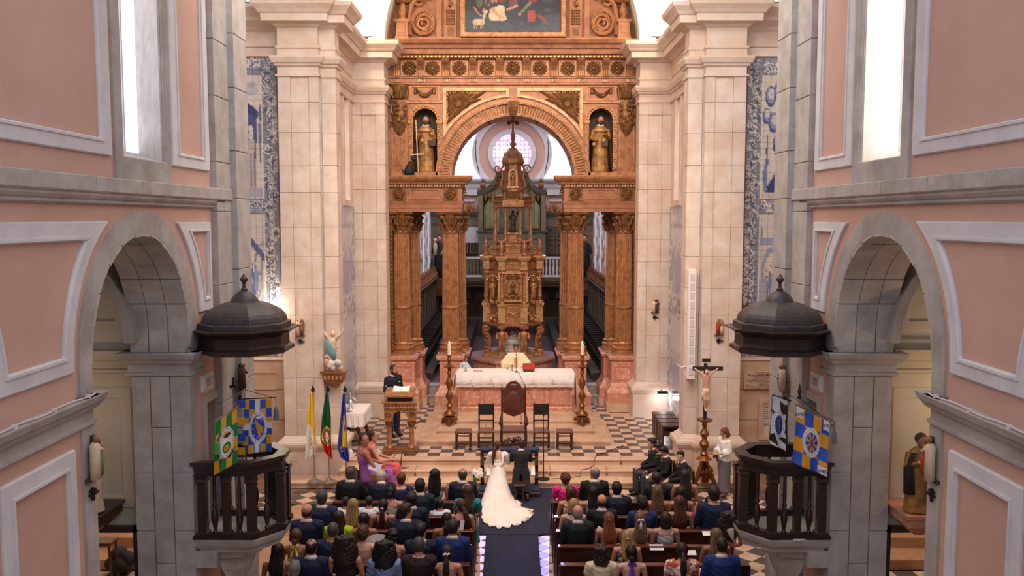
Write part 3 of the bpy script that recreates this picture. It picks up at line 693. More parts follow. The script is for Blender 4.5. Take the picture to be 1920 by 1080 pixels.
# altar stage
b=MB();st=struct('floor_altar_stage',b.box(-2.3,2.3,21.12,24.7,.4,.5),mt['step'])
slabrow(-2.38,2.5,21.07,21.8,.43,.523,1.4,par=st);b=MB()
for xx in (-2.38,2.06):slabrow(xx,xx+.44,21.8,24.3,.43,.523,1,par=st)
slabrow(-1.93,2.12,21.72,22.5,.523,.64,1.3,par=st)
for xx in (-1.93,1.72):slabrow(xx,xx+.4,22.5,23.9,.523,.64,1,par=st)
slabrow(-1.5,1.72,22.35,24.5,.62,.74,1.6,par=st)
# choir steps + floor
b=MB();b.box(-3.6,3.6,26.3,39,0,.92);cf=struct('floor_choir',b,mt['plum'])
for x0,x1 in ((-2.95,-2.1),(2.1,2.95)):
    slabrow(x0,x1,25.9,26.35,.42,.67,.9,mt['greyblock'],par=cf);slabrow(x0,x1,26.25,26.7,.67,.93,.9,mt['greyblock'],par=cf)
# nave floor slabs and lozenge tiles ----------------------------------
def loz(par,x0,x1,y0,y1,t,ph=0):
    d=t*math.sqrt(2)/2
    for s_ in range(2):
        pass
    me={}
    for c,m_ in ((0,mt['dark_tile']),(1,mt['light_tile'])):
        q=MB();q.rings([[(k*math.cos(a),k*.9*math.sin(a),z) for a in (0,PI/2,PI,1.5*PI)] for k,z in ((d-.003,-.02),(d-.003,-.003),(d-.007,0))]);me[c]=q.mesh('tile',m_)
    j=0;y=y0
    while y<y1:
        x=x0+(d if j % 2 else 0)
        while x<x1:
            o=bpy.data.objects.new('tile',me[j % 2]);COL.objects.link(o);o.parent=par;o.location=(x,y,0);ORG[o.name]=Vector();x+=2*d
        y+=d*.9;j+=1
loz(floor,4.05,5.7,12.2,18.75,.34)
loz(floor,-5.9,-5.0,16.9,18.7,.34);loz(floor,-4.7,-3.4,17.9,18.7,.3)
for s in (-1,1):loz(floor,s*.53 if s>0 else -.78,.8 if s>0 else -.5,10.8,16.1,.28)
loz(floor,2.3,3.95,17.7,18.8,.3)
k=0
for y0,y1,x0,x1 in ((17.0,17.85,-4.9,-3.0),(16.2,17.0,-6.0,-3.9),(15.3,16.2,-6.0,-3.9),(14.2,15.3,-6.0,-3.9),(13.2,14.2,-6.0,-3.9),(12.0,13.2,-6.0,-3.9),(10.8,12,-6,-3.9)):
    slabrow(x0,x1,y0,y1-.006,-.05,.0,.95,mt['floorstone'],'floor_slab',floor,0)
for y0 in np.arange(10.8,18.8,.8):slabrow(-3.9,-.9,y0,y0+.79,-.05,-.002,1.0,mt['floorstone'],'floor_slab',floor,0);slabrow(.95,3.95,y0,y0+.79,-.05,-.002,1.0,mt['floorstone'],'floor_slab',floor,0)
piece('floor_slab',floor,1,-4.1,-3.55,17.2,17.75,-.02,.004,mt['marble'])
for s in (-1,1):loz(floor,5.1 if s>0 else -5.9,5.9 if s>0 else -5.0,11.5,13.0,.3)
# carpets
t=E('carpet',(0,17.5,0),'broad navy carpet laid before the chancel steps under the kneeler','carpet')
b=MB();b.box(-1.45,-.9,17.4,18.88,0,.016);b.box(-.9,.9,16.05,18.88,0,.018);b.box(-1.0,-.9,16.6,17.4,0,.016);b.build('pile',mt['carpet'],t)
t=E('carpet_runner',(0,12,0),'navy carpet runner along the centre aisle between the pews','carpet')
b=MB();b.box(-.485,.485,7,16.04,0,.014);b.build('pile',mt['carpet'],t)
b=MB();b.box(-.5,-.485,7,16.04,0,.017);b.box(.485,.5,7,16.04,0,.017);b.build('bound_edge',mt['carpet'],t)
# cornice lamps
for s in (-1,1):
    for nm,(x,y,z) in (('inner',(3.95,23.6,10.96)),('outer',(5.9,19.85,10.94))):
        t=E('floodlight',(s*x,y,z),'glowing floodlight standing on the %s %s cornice of the chancel' % (SIDE[s],nm),'lamp')
        q=MB(s);q.box(x-.05,x+.05,y-.04,y+.04,z,z+.05);q.box(x-.16,x+.16,y-.03,y+.09,z+.05,z+.26,.01);q.build('housing',mt['iron'],t)
        q=MB(s);q.box(x-.14,x+.14,y+.09,y+.1,z+.07,z+.24);q.box(x-.14,x+.14,y-.04,y-.03,z+.07,z+.24);q.build('lens',mt['lamp'],t)
# ================================================================ carving helpers (all real relief)
def spiral(b,cx,cz,R,y,turns=1.6,sg=1,r0=None,a0=0,n=22,flat=1):
    r0=r0 or R*.16;pts,rr=[],[]
    for i in range(n):
        t=i/(n-1);a=a0+sg*turns*2*PI*t;q=R*(1-.86*t);pts.append((cx+q*math.cos(a),y,cz+q*math.sin(a)));rr.append(r0*(1-.45*t))
    b.tube(pts,rr,6)
def leaf(b,x,z,L,w,ang,y,th=.02,n=5):
    R=[]
    for i in range(n+1):
        t=i/n;ww=w*math.sin(PI*min(.97,t*.9+.08));px,pz=x+L*t*math.cos(ang),z+L*t*math.sin(ang);nx,nz=-math.sin(ang),math.cos(ang)
        yy=y-th*math.sin(PI*t)*1.2
        R.append([(px-nx*ww/2,yy+th*.4,pz-nz*ww/2),(px,yy-th*.6,pz),(px+nx*ww/2,yy+th*.4,pz+nz*ww/2),(px,yy+th,pz)])
    b.rings(R)
def rosette(b,x,z,R,y):
    for k in range(8):leaf(b,x+.2*R*math.cos(k*PI/4),z+.2*R*math.sin(k*PI/4),R*.6,R*.5,k*PI/4,y-.01,.025,3)
    for k in range(12):leaf(b,x+.55*R*math.cos(k*PI/6+.2),z+.55*R*math.sin(k*PI/6+.2),R*.5,R*.42,k*PI/6+.2,y,.02,3)
    for k in range(16):b.ell((x+1.02*R*math.cos(k*PI/8),y,z+1.02*R*math.sin(k*PI/8)),R*.13,.02,R*.13,5,3)
    b.ell((x,y-.03,z),R*.28,.035,R*.28,8,5)
def scrolls(b,x0,x1,z0,z1,y,d=1.0,seed=1):
    """symmetric foliage filling a panel"""
    w,h=x1-x0,z1-z0;cx,cz=(x0+x1)/2,(z0+z1)/2;horiz=w>h;L,S=(w,h) if horiz else (h,w);n=max(1,int(L/2/(S*.62)));st=L/2/n
    rr=random.Random(seed)
    for sg in (-1,1):
        for k in range(n):
            c=(k+.5)*st;R=min(S*.36,st*.45)
            if horiz:spiral(b,cx+sg*c,cz,R,y-.01,1.3,sg*(1 if k % 2 else -1),R*.17,PI/2 if k % 2 else -PI/2,12)
            else:spiral(b,cx+(S*.1)*(1 if k % 2 else -1),cz+sg*c,R,y-.01,1.3,1 if k % 2 else -1,R*.17,0,12)
            for q in range(3):
                a=rr.random()*6.28;px,pz=(cx+sg*(c+st*.4),cz) if horiz else (cx,cz+sg*(c+st*.4));leaf(b,px,pz,S*.33,S*.14,a,y,.018,3)
    for k in range(6):leaf(b,cx,cz,S*.36,S*.17,k*PI/3+PI/6,y-.005,.02,3)
    b.ell((cx,y-.03,cz),S*.12,.035,S*.15,8,5)
def dentils(b,x0,x1,y,z0,z1,n,d=.04,f=.6):
    for i in range(n):
        x=x0+(x1-x0)*(i+.5)/n;w=(x1-x0)/n*f/2;b.box(x-w,x+w,y-d,y+.01,z0,z1)
def beads(b,pts,r):
    for p in pts:b.ell(p,r,r,r,6,4)
def mold_y(b,x0,x1,y,prof,ends=True):    # moulding facing the camera: prof [(z, projection)], returned at the ends
    pts=[(x0,x1,y,z,p) for z,p in prof];R=[]
    for z,p in prof:R.append([(x0-(p if ends else 0),y-p,z),(x1+(p if ends else 0),y-p,z),(x1+(p if ends else 0),y+.3,z),(x0-(p if ends else 0),y+.3,z)])
    n=len(R);b.rings(R)
def saint(b,x,y,z,h,w=.16,arm=1,book=True):
    """small standing robed statue, returns parts in order: robe builder done by caller"""
    b.loft([(x,y,z,w*1.15,w*.8),(x-.01,y,z+h*.15,w*1.05,w*.75),(x+.01,y,z+h*.4,w*.9,w*.65),(x,y,z+h*.6,w*.85,w*.6),(x,y,z+h*.72,w*.95,w*.6),(x,y,z+h*.8,w*.8,w*.5),(x,y,z+h*.845,w*.36,w*.35)],14)
    for s_ in (-1,1):
        b.tube([(x+s_*w*.8,y,z+h*.77),(x+s_*w*1.1,y-.04,z+h*.6),(x+s_*w*.45,y-w*.85,z+h*.56+(.12*h if s_*arm<0 else 0))],[w*.33,w*.32,w*.2],8)
    for k in range(7):
        a=-PI+.35+k*(PI-.7)/6;b.tube([(x+w*.95*math.cos(a),y+w*.7*math.sin(a),z),(x+w*.75*math.cos(a),y+w*.55*math.sin(a),z+h*.5),(x+w*.5*math.cos(a),y+w*.5*math.sin(a),z+h*.72)],[.022*h,.016*h,.008*h],5)
def head(b,x,y,z,r):
    b.ell((x,y,z),r*.78,r*.88,r,10,8);b.ell((x,y-r*.85,z-.12*r),r*.13,r*.22,r*.22,6,4)
# ================================================================ retable
RC=.03;RY=24.95
ret=E('gilded_retable',(RC,RY,.43),'tall gilded retable with fluted columns and a wide open arch behind the altar','altarpiece')
o_=ORG[ret.name]
def RB(s=1):return MB(s)
def rbuild(b,name,mat,parent=ret,**k):
    # mirrored halves are built about x=0 and shifted with the retable axis
    me=b.mesh(name,mat,Vector((0,RY,.43)),k.pop('smooth',False));o=bpy.data.objects.new(name,me);COL.objects.link(o);o.parent=parent;ORG[o.name]=Vector((RC,RY,.43))
    for a,c in k.items():o[a]=c
    if name in AUTOSTUFF:o['kind']='stuff'
    return o
XP=3.62
colprof=[(.33,0),(.33,.06),(.31,.08),(.34,.12),(.34,.17),(.29,.2),(.29,.24),(.31,.27),(.27,.3),(.255,.33)]
def column(s,x,y,z0,z1,parent,r=.25):
    c=rbuild(MB(s),'column',mt['gold'],parent) if False else None
    b=MB(s);b.box(x-.33,x+.33,y-.33,y+.33,z0,z0+.07);b.lathe([(q*r/.25,zz+.05) for q,zz in colprof],x,y,z0,24)
    zt=z1-.62;zm=z0+.38+(zt-z0-.38)*.32
    b.lathe([(r,.38),(r*1.02,zm-z0-.02)],x,y,z0,80,flute=.12);b.lathe([(r*1.06,0),(r*1.08,.03),(r*1.06,.06)],x,y,zm-.03,24)
    b.lathe([(r*1.0,zm-z0+.03),(r*.97,(zt-z0)*.7),(r*.9,zt-z0)],x,y,z0,80,flute=.12);b.lathe([(r*.96,0),(r*1.0,.03),(r*.93,.06)],x,y,zt,24)
    o=rbuild(b,'column',mt['gold'],parent)
    b=MB(s);b.lathe([(r*.9,.05),(r*.95,.25),(r*1.15,.5),(r*1.2,.54)],x,y,zt,16)
    for row,(zz,rr,LL) in enumerate(((.06,.95,.22),(.24,1.0,.22))):
        for k in range(10):
            a=2*PI*(k+.5*row)/10;p0=Vector((x+r*rr*math.cos(a),y+r*rr*math.sin(a),zt+zz));d=Vector((math.cos(a),math.sin(a),0))
            b.tube([p0,p0+Vector((0,0,LL*.6))+d*.03,p0+Vector((0,0,LL))+d*.085,p0+Vector((0,0,LL*.85))+d*.13],[.05,.052,.04,.015],5)
    for k in range(4):
        a=PI/4+k*PI/2;spiral_c=Vector((x+r*1.32*math.cos(a),y+r*1.32*math.sin(a),zt+.46));b.ell(spiral_c,.08,.08,.09,8,5)
    b.ply([(x-.36,y-.36),(x,y-.3),(x+.36,y-.36),(x+.3,y),(x+.36,y+.36),(x,y+.3),(x-.36,y+.36),(x-.3,y)],[(zt+.54,-.02),(zt+.57,.0),(zt+.62,.02)])
    rbuild(b,'capital',mt['golddark'],o)
def pedestal(s,x0,x1,y0,y1,z0,z1,side=0):
    b=MB(s);b.rl(x0,x1,y0,y1,[(z0,.13),(z0+.26,.13),(z0+.3,.14),(z0+.36,.12),(z0+.44,.06),(z0+.55,.015),(z0+.58,0),(z1-.24,0),(z1-.23,.02),(z1-.2,.02),(z1-.19,.0),(z1-.13,.01),(z1-.11,.07),(z1-.07,.08),(z1-.05,.1),(z1,.1)])
    o=rbuild(b,'pedestal',mt['marble']);b=MB(s);ringp(b,[(x0+.08,z0+.66),(x1-.08,z0+.66),(x1-.08,z1-.3),(x0+.08,z1-.3)],[(x0+.12,z0+.7),(x1-.12,z0+.7),(x1-.12,z1-.34),(x0+.12,z1-.34)],y0+.005,y0-.014,'y')
    rbuild(b,'panel_moulding',mt['marble2'],o)
    b=MB(s);b.box(x0-.02,x1+.02,y0+.0,y1+.02,z1-.001,z1+.012);rbuild(b,'top_slab',mt['purple'],o)
    b=MB(s);b.box(x0-.15,x1+.15,y0-.15,y1+.15,.43,z0+.005);rbuild(b,'base_block',mt['step'],o)
for s in (-1,1):
    pedestal(s,2.9,3.55,24.85,25.55,.68,2.07);pedestal(s,2.75,3.55,25.62,26.4,.68,2.07)
    pedestal(s,1.53,2.16,24.85,25.55,.6,2.07);pedestal(s,1.4,2.1,25.62,26.4,.6,2.07)
    for x,y in ((3.29,25.25),(1.85,25.25),(3.08,26.1),(1.68,26.1)):column(s,x,y,2.08,6.3,ret)
    # entablature blocks over the side columns
    b=MB(s);b.box(1.51,XP-.01,25.03,26.5,6.31,7.3)
    mold_y(b,1.5,XP,25.0,[(6.3,.0),(6.4,.0),(6.41,.02),(6.52,.02),(6.53,.05),(6.6,.06),(6.62,.01),(7.0,.01),(7.02,.05)])
    ent=rbuild(b,'entablature',mt['goldred'])
    b=MB(s);mold_y(b,1.5,XP,25.0,[(7.0,.05),(7.08,.07),(7.09,.16),(7.16,.18),(7.18,.24),(7.25,.3),(7.31,.31),(7.34,.31)]);rbuild(b,'cornice',mt['gold'],ent)
    b=MB(s);dentils(b,1.5,XP,24.93,7.02,7.08,26,.05);rbuild(b,'dentils',mt['goldlight'],ent)
    b=MB(s);ringp(b,[(2.12,6.66),(3.02,6.66),(3.02,6.97),(2.12,6.97)],[(2.17,6.7),(2.97,6.7),(2.97,6.93),(2.17,6.93)],25.0,24.965,'y');rbuild(b,'frieze_panel',mt['gold'],ent)
    for x in (1.82,3.32):
        b=MB(s);b.box(x-.2,x+.2,24.955,25.0,6.64,6.98);rosette(b,x,6.81,.15,24.93);rbuild(b,'rosette',mt['golddark'],ent)
    # dark fringe on the inner end
    b=MB(s)
    for k in range(5):spiral(b,1.46,7.05-.05*k,.07,25.1+.25*k,1,1,.02,0,8)
    rbuild(b,'scroll_bracket',mt['golddark'],ent)
    # narrow dark gilded strip beside the stone pier
    b=MB(s);b.box(3.53,3.62,25.0,25.3,2.0,6.3)
    for k in range(34):b.ell((3.56,25.0,2.1+k*.125),.04,.03,.055,6,4)
    rbuild(b,'carved_strip',mt['golddark'])
# upper wall with arch opening --------------------------------------
b=MB();RI,RO,ZC=1.8,2.14,7.28;YW=25.05
nn=40
for i in range(nn):
    a0,a1=PI*i/nn,PI*(i+1)/nn;p0,p1=(-RI*math.cos(a0),ZC+RI*math.sin(a0)),(-RI*math.cos(a1),ZC+RI*math.sin(a1))
    b.add([(x,y,z) for y in (YW,26.3) for x,z in (p0,p1,(p1[0],9.95),(p0[0],9.95))],[(0,1,2,3),(7,6,5,4),(0,4,5,1)])
for s in (-1,1):
    b.box(s*RI,s*2.2,YW,26.3,7.28,9.95);b.box(s*2.9,s*XP,YW,26.3,7.28,9.95);b.box(s*2.2,s*2.9,YW,26.3,9.3,9.95);b.box(s*2.2,s*2.9,25.6,26.3,7.28,9.3);b.box(s*2.2,s*2.9,YW,25.6,7.28,7.42)
    for k in range(12):           # niche head
        a0,a1=PI*k/12,PI*(k+1)/12;c=2.55
        p0,p1=(c-.35*math.cos(a0),8.93+.35*math.sin(a0)),(c-.35*math.cos(a1),8.93+.35*math.sin(a1))
        b.add([(s*x,y,z) for y in (YW,25.6) for x,z in (p0,p1,(p1[0],9.3),(p0[0],9.3))],[(0,1,2,3),(7,6,5,4),(0,4,5,1)] if s>0 else [(3,2,1,0),(4,5,6,7),(1,5,4,0)])
upw=rbuild(b,'upper_wall',mt['goldred'])
def arcring(b,r0,r1,y0,y1,zc=ZC,n=48,a0=0,a1=PI,cx=0):
    o1=[(cx-r1*math.cos(a),zc+r1*math.sin(a)) for a in np.linspace(a0,a1,n)];i1=[(cx-r0*math.cos(a),zc+r0*math.sin(a)) for a in np.linspace(a0,a1,n)]
    ringp(b,o1,i1,y0,y1,'y',opn=True)
b=MB();arcring(b,RI-.02,RI+.06,YW,YW-.1);arcring(b,RO-.02,RO+.05,YW,YW-.12);arcring(b,RO+.05,RO+.12,YW,YW-.06);av=rbuild(b,'arch_moulding',mt['gold'],upw)
b=MB();arcring(b,RI+.06,RO-.02,YW+.01,YW-.03)
for k in range(76):
    a=PI*(k+.5)/76;c,q=-math.cos(a),math.sin(a)
    b.tube([((RI+.08)*c,YW-.04,ZC+(RI+.08)*q),((RO-.05)*c,YW-.05,ZC+(RO-.05)*q)],.022,5)
rbuild(b,'carved_archivolt',mt['gold'],av)
b=MB();beads(b,[(-(RO+.015)*math.cos(a),YW-.13,ZC+(RO+.015)*math.sin(a)) for a in np.linspace(0.02,PI-.02,84)],.022);beads(b,[(-(RI+.02)*math.cos(a),YW-.11,ZC+(RI+.02)*math.sin(a)) for a in np.linspace(0.02,PI-.02,84)],.018);rbuild(b,'beading',mt['goldlight'],av)
b=MB();b.rings([[(-.1,YW-.16,9.08),(.1,YW-.16,9.08),(.1,YW,9.08),(-.1,YW,9.08)],[(-.14,YW-.22,9.3),(.14,YW-.22,9.3),(.14,YW,9.3),(-.14,YW,9.3)],[(-.15,YW-.24,9.46),(.15,YW-.24,9.46),(.15,YW,9.46),(-.15,YW,9.46)]]);spiral(b,0,9.2,.08,YW-.2,1.3);rbuild(b,'keystone',mt['golddark'],av)
# small iron spikes under the arch
b=MB()
for a in np.linspace(.35,PI-.35,7):b.tube([(-(RI-.01)*math.cos(a),YW+.3,ZC+(RI-.01)*math.sin(a)),(-(RI-.1)*math.cos(a),YW+.3,ZC+(RI-.1)*math.sin(a))],[.04,.02],6)
rbuild(b,'pendants',mt['golddark'],av)
for s in (-1,1):
    # spandrel panel frame and foliage
    Rs=2.32;xa,xb,zt=.12,2.02,9.86
    oc=[(Rs*math.cos(a),ZC+Rs*math.sin(a)) for a in np.linspace(math.asin(xa/Rs)*-1+PI/2,math.acos(xb/Rs),16)]
    inn=[(2.4*math.cos(a),ZC+2.4*math.sin(a)) for a in np.linspace(PI/2-math.asin(.2/2.4),math.acos(1.93/2.4),16)]
    b=MB(s);ringp(b,oc+[(xb,zt),(xa,zt)],inn+[(1.93,zt-.09),(.2,zt-.09)],YW,YW-.07,'y');rbuild(b,'spandrel_frame',mt['goldlight'],upw)
    b=MB(s);cx,cz=1.58,9.4
    b.ell((cx,YW-.02,cz),.13,.05,.13,12,6);spiral(b,cx,cz,.12,YW-.06,1.6,1,.025)
    for k in range(30):
        a=2*PI*k/30;dx,dz=math.cos(a),math.sin(a);L=.12
        while L<1.45:
            px,pz=cx+dx*(L+.06),cz+dz*(L+.06)
            if px>1.9 or pz>zt-.12 or px<.26 or math.hypot(px,pz-ZC)<2.44:break
            L+=.05
        leaf(b,cx+.1*dx,cz+.1*dz,L-.05,.1+.05*L,a,YW-.01,.035,5)
    rbuild(b,'leaf_relief',mt['golddark'],upw)
    # niche surround
    b=MB(s);arcring(b,.35,.47,YW+.01,YW-.05,8.93,16,cx=2.55)
    b.box(2.08,2.2,YW-.05,YW,7.5,8.85);b.box(2.9,3.02,YW-.05,YW,7.5,8.85);b.box(2.05,2.22,YW-.08,YW,8.85,8.93);b.box(2.88,3.05,YW-.08,YW,8.85,8.93);b.box(2.05,3.05,YW-.06,YW,7.35,7.44);b.box(2.02,3.08,YW-.06,YW,9.42,9.48)
    nf=rbuild(b,'niche_surround',mt['gold'],upw)
    b=MB(s)
    for k in range(19):
        for x in (2.14,2.96):b.tube([(x-.045,YW-.06,7.53+k*.07),(x+.045,YW-.06,7.58+k*.07)],.018,5)
    for k in range(15):a=PI*(k+.5)/15;b.ell((2.55-.41*math.cos(a),YW-.06,8.93+.41*math.sin(a)),.03,.03,.03,6,4)
    rbuild(b,'rope_carving',mt['goldlight'],nf)
    b=MB(s);b.box(2.2,2.9,25.55,25.6,7.4,9.3);rbuild(b,'niche_back',mt['habitd'],upw)
    # garland panel
    b=MB(s);ringp(b,[(2.12,9.5),(3.0,9.5),(3.0,9.93),(2.12,9.93)],[(2.18,9.56),(2.94,9.56),(2.94,9.88),(2.18,9.88)],YW,YW-.04,'y');rbuild(b,'garland_frame',mt['gold'],upw)
    b=MB(s)
    for k in range(13):
        t=k/12;x=2.3+.5*t;z=9.83-.19*math.sin(PI*t);r=.03+.035*math.sin(PI*t);b.ell((x,YW-.05,z),r,.05,r,7,5)
    for x in (2.28,2.82):b.tube([(x,YW-.05,9.7),(x,YW-.06,9.88)],[.05,.03],6)
    rbuild(b,'fruit_garland',mt['golddark'],upw)
    # fluted pilaster with hanging cherub corbel
    b=MB(s);b.box(3.06,3.52,YW-.08,YW,7.4,9.93);b.box(3.03,3.55,YW-.1,YW,7.35,7.45)
    for k in range(7):b.tube([(3.12+k*.056,YW-.085,7.5),(3.12+k*.056,YW-.085,8.75)],.018,6)
    pl=rbuild(b,'pilaster',mt['gold'],upw)
    b=MB(s);b.loft([(3.28,YW-.1,8.5,.05,.04),(3.28,YW-.12,8.65,.15,.1),(3.28,YW-.14,8.85,.22,.14),(3.28,YW-.12,9.05,.21,.12),(3.28,YW-.1,9.45,.2,.1)],12)
    for k in range(16):leaf(b,3.28+.17*math.cos(k*.9),8.85+.04*k,.16,.1,k*2.1,YW-.24,.03,3)
    b.ell((3.28,YW-.27,8.92),.07,.06,.085,8,6);b.loft([(3.28,YW-.12,9.55,.17,.1),(3.28,YW-.14,9.75,.22,.14),(3.28,YW-.14,9.95,.27,.17)],12)
    for k in range(6):a=-PI+PI*k/5;b.tube([(3.28+.2*math.cos(a),YW-.12+.12*math.sin(a),9.55),(3.28+.27*math.cos(a),YW-.12+.2*math.sin(a),9.85)],[.04,.03],5)
    rbuild(b,'cherub_corbel',mt['golddark'],pl)
# frieze with rosettes, brackets -------------------------------------
b=MB();b.box(-XP,XP,YW+.012,26.3,9.95,11.2);mold_y(b,-XP,XP,YW,[(9.93,.0),(9.95,.06),(10.0,.06),(10.02,.02),(10.12,.02),(10.14,.06),(10.17,.06)],False);fz=rbuild(b,'frieze',mt['goldred'])
b=MB();mold_y(b,-XP,XP,YW,[(10.62,.04),(10.66,.12),(10.68,.2),(10.76,.24),(10.78,.32),(10.9,.34),(10.92,.4),(11.0,.42),(11.04,.5),(11.14,.54),(11.16,.54)],False);rbuild(b,'main_cornice',mt['goldred'],fz)
b=MB();dentils(b,-XP,XP,YW-.2,10.68,10.74,64,.05);rbuild(b,'dentils',mt['goldlight'],fz)
xs=[-2.98,-2.32,-1.55,-.76,0,.77,1.57,2.32,3.0]
for x in xs:
    b=MB();b.box(x-.23,x+.23,YW-.05,YW,10.19,10.62);ringp(b,[(x-.25,10.18),(x+.25,10.18),(x+.25,10.63),(x-.25,10.63)],[(x-.21,10.22),(x+.21,10.22),(x+.21,10.59),(x-.21,10.59)],YW,YW-.08,'y');sq=rbuild(b,'frieze_square',mt['gold'],fz)
    b=MB();rosette(b,x,10.405,.19,YW-.09);rbuild(b,'rosette',mt['golddark'],sq)
bx=[-3.35]+[(a+c)/2 for a,c in zip(xs[:-1],xs[1:])]+[3.36]
for x in bx:
    b=MB();R=[]
    for z,p in ((10.12,.1),(10.2,.12),(10.35,.1),(10.48,.14),(10.58,.26),(10.66,.3)):R.append([(x-.1,YW-p,z),(x+.1,YW-p,z),(x+.1,YW,z),(x-.1,YW,z)])
    b.rings(R)
    for k in range(3):b.tube([(x-.06+.06*k,YW-.12,10.15),(x-.06+.06*k,YW-.11,10.35),(x-.06+.06*k,YW-.16,10.5),(x-.06+.06*k,YW-.28,10.62)],.016,5)
    br=rbuild(b,'bracket',mt['gold'],fz);b=MB()
    for k in range(5):b.box(x-.09+k*.045,x-.065+k*.045,YW-.08,YW,10.03,10.11)
    rbuild(b,'guttae',mt['goldlight'],br)
# attic ---------------------------------------------------------------
b=MB();b.box(-3.62,3.62,25.1,25.5,11.16,14.4);b.box(-3.2,3.2,24.98,25.1,11.16,11.3);at_w=rbuild(b,'attic_wall',mt['orange'])
b=MB();arcring(b,3.18,3.62,25.11,24.98,10.95,50);rbuild(b,'arched_border',mt['golddark'],at_w)
for s in (-1,1):
    b=MB(s)
    for x0,x1 in ((1.62,1.98),(2.05,2.2)):b.box(x0,x1,25.0,25.1,11.3,14)
    at_p=rbuild(b,'attic_pilaster',mt['orange'],at_w)
    b=MB(s);scrolls(b,1.68,1.92,12.15,13.9,24.99);
    for k in range(24):b.ell((1.7+.066*(k % 4),24.99,11.66+.075*(k//4)),.03,.03,.032,6,4)
    b.box(1.72,1.88,24.975,25.0,11.35,11.55);rbuild(b,'pilaster_carving',mt['golddark'],at_p)
    b=MB(s);spiral(b,2.55,11.68,.36,24.95,2.4,-1,.07,PI/2,60);spiral(b,2.72,12.3,.2,24.97,1.5,1,.05,0,30);b.tube([(2.95,24.95,11.35),(2.98,24.95,11.8),(2.9,24.95,12.2),(2.62,24.95,12.5),(2.3,24.95,12.35)],[.06,.08,.08,.06,.04],6)
    rbuild(b,'volute',mt['orange'],at_w)
    b=MB(s);b.lathe([(.33,0),(.4,.03),(.4,.06)],2.55,0,0,4);b=MB(s)
    for k in range(30):a=.21*k;q=.33*(1-k/42);b.ell((2.55+q*math.cos(a+1.6),24.88,11.68+q*math.sin(a+1.6)),.028,.025,.028,6,4)
    rbuild(b,'volute_beading',mt['goldlight'],at_w)
    b=MB(s)
    for k in range(26):rr=random.Random(k);b.ell((2.45+rr.random()*.5,24.9,12.25+rr.random()*.55),.06,.06,.06,7,5)
    rbuild(b,'fruit_cluster',mt['golddark'],at_w)
    b=MB(s);b.rl(2.98,3.3,24.6,24.95,[(11.16,.03),(11.24,.03),(11.26,0),(11.62,0),(11.64,.04),(11.68,.05),(11.7,.05)]);b.box(3.05,3.23,24.57,24.6,11.33,11.55)
    vp=rbuild(b,'vase_pedestal',mt['orange'],at_w)
    b=MB(s);b.lathe([(.12,0),(.13,.05),(.09,.12),(.12,.2),(.1,.38),(.07,.5),(.13,.58),(.17,.66),(.1,.74)],3.14,24.78,11.7,14)
    for k in range(9):a=2*PI*k/9;b.tube([(3.14+.1*math.cos(a),24.78+.1*math.sin(a),12.22),(3.14+.2*math.cos(a),24.78+.2*math.sin(a),12.3),(3.14+.22*math.cos(a),24.78+.22*math.sin(a),12.4)],[.04,.045,.02],5)
    rbuild(b,'vase',mt['gold'],vp)
# painting ---------------------------------------------------------------
pt=E('oil_painting',(RC,25.0,11.3),'large dark oil painting of figures around a child, top centre of the retable','painting')
b=MB()
ringp(b,[(-1.52+RC,11.27),(1.52+RC,11.27),(1.52+RC,14.3),(-1.52+RC,14.3)],[(-1.36+RC,11.42),(1.36+RC,11.42),(1.36+RC,14.2),(-1.36+RC,14.2)],25.0,24.86,'y');fr_=b.build('frame',mt['gold'],pt);recess_bevel(fr_,.02)
b=MB()
for k in range(60):x=-1.42+2.84*k/59+RC;b.box(x-.012,x+.012,24.84,24.87,11.33,11.39)
for k in range(50):
    for s in (-1,1):z=11.4+2.7*k/49;b.box(RC+s*1.41,RC+s*1.47,24.84,24.87,z-.012,z+.012)
b.build('frame_carving',mt['goldlight'],fr_)
cv=Cv(2.72,2.78,'241f1f',420)
cv.rect(0,2.72,2.3,2.78,'333a48');
rr=random.Random(4)
for k in range(60):cv.ell(rr.random()*2.72,1.9+rr.random()*.9,.25,.05,rr.choice(['2a303c','3b4352','20222a']),.6)
for k in range(22):x,y=.48+rr.random()*.45,1.55+rr.random()*.65;cv.ell(x,y,.035,.045,rr.choice(['b07a5c','9a5f48','c08a6c']));cv.ell(x,y-.04,.035,.02,'3a2420')
cv.ell(.36,1.85,.2,.45,'1c1a1d');cv.ell(.4,1.9,.1,.2,'4c5138');cv.line(.25,2.1,.38,2.28,.05,'a8694e');cv.line(.38,2.28,.5,2.34,.04,'a8694e')
cv.ell(.38,2.5,.18,.1,'b7a688');cv.line(.5,2.45,.57,2.22,.08,'b7a688');cv.ell(.58,2.2,.06,.045,'c3b292')
for x in (.26,.32,.45,.5):cv.line(x,2.5,x-.01,2.68,.025,'9c8b70')
cv.poly([(.66,2.35),(.7,2.15),(.98,2.02),(1.25,2.1),(1.3,2.38),(1.05,2.48),(.72,2.46)],'cbb795');cv.line(.82,2.2,1.0,2.36,.1,'c48d6d');cv.line(1.0,2.36,1.1,2.4,.05,'c48d6d');cv.ell(.79,2.14,.055,.05,'c48d6d')
cv.ell(1.4,2.1,.28,.5,'252a3a');cv.ell(1.36,1.96,.13,.17,'6d3a32');cv.line(1.46,2.05,1.2,2.15,.07,'b97d64');cv.ell(1.25,1.72,.07,.09,'c08f72');cv.ell(1.32,1.68,.09,.12,'3b2a24')
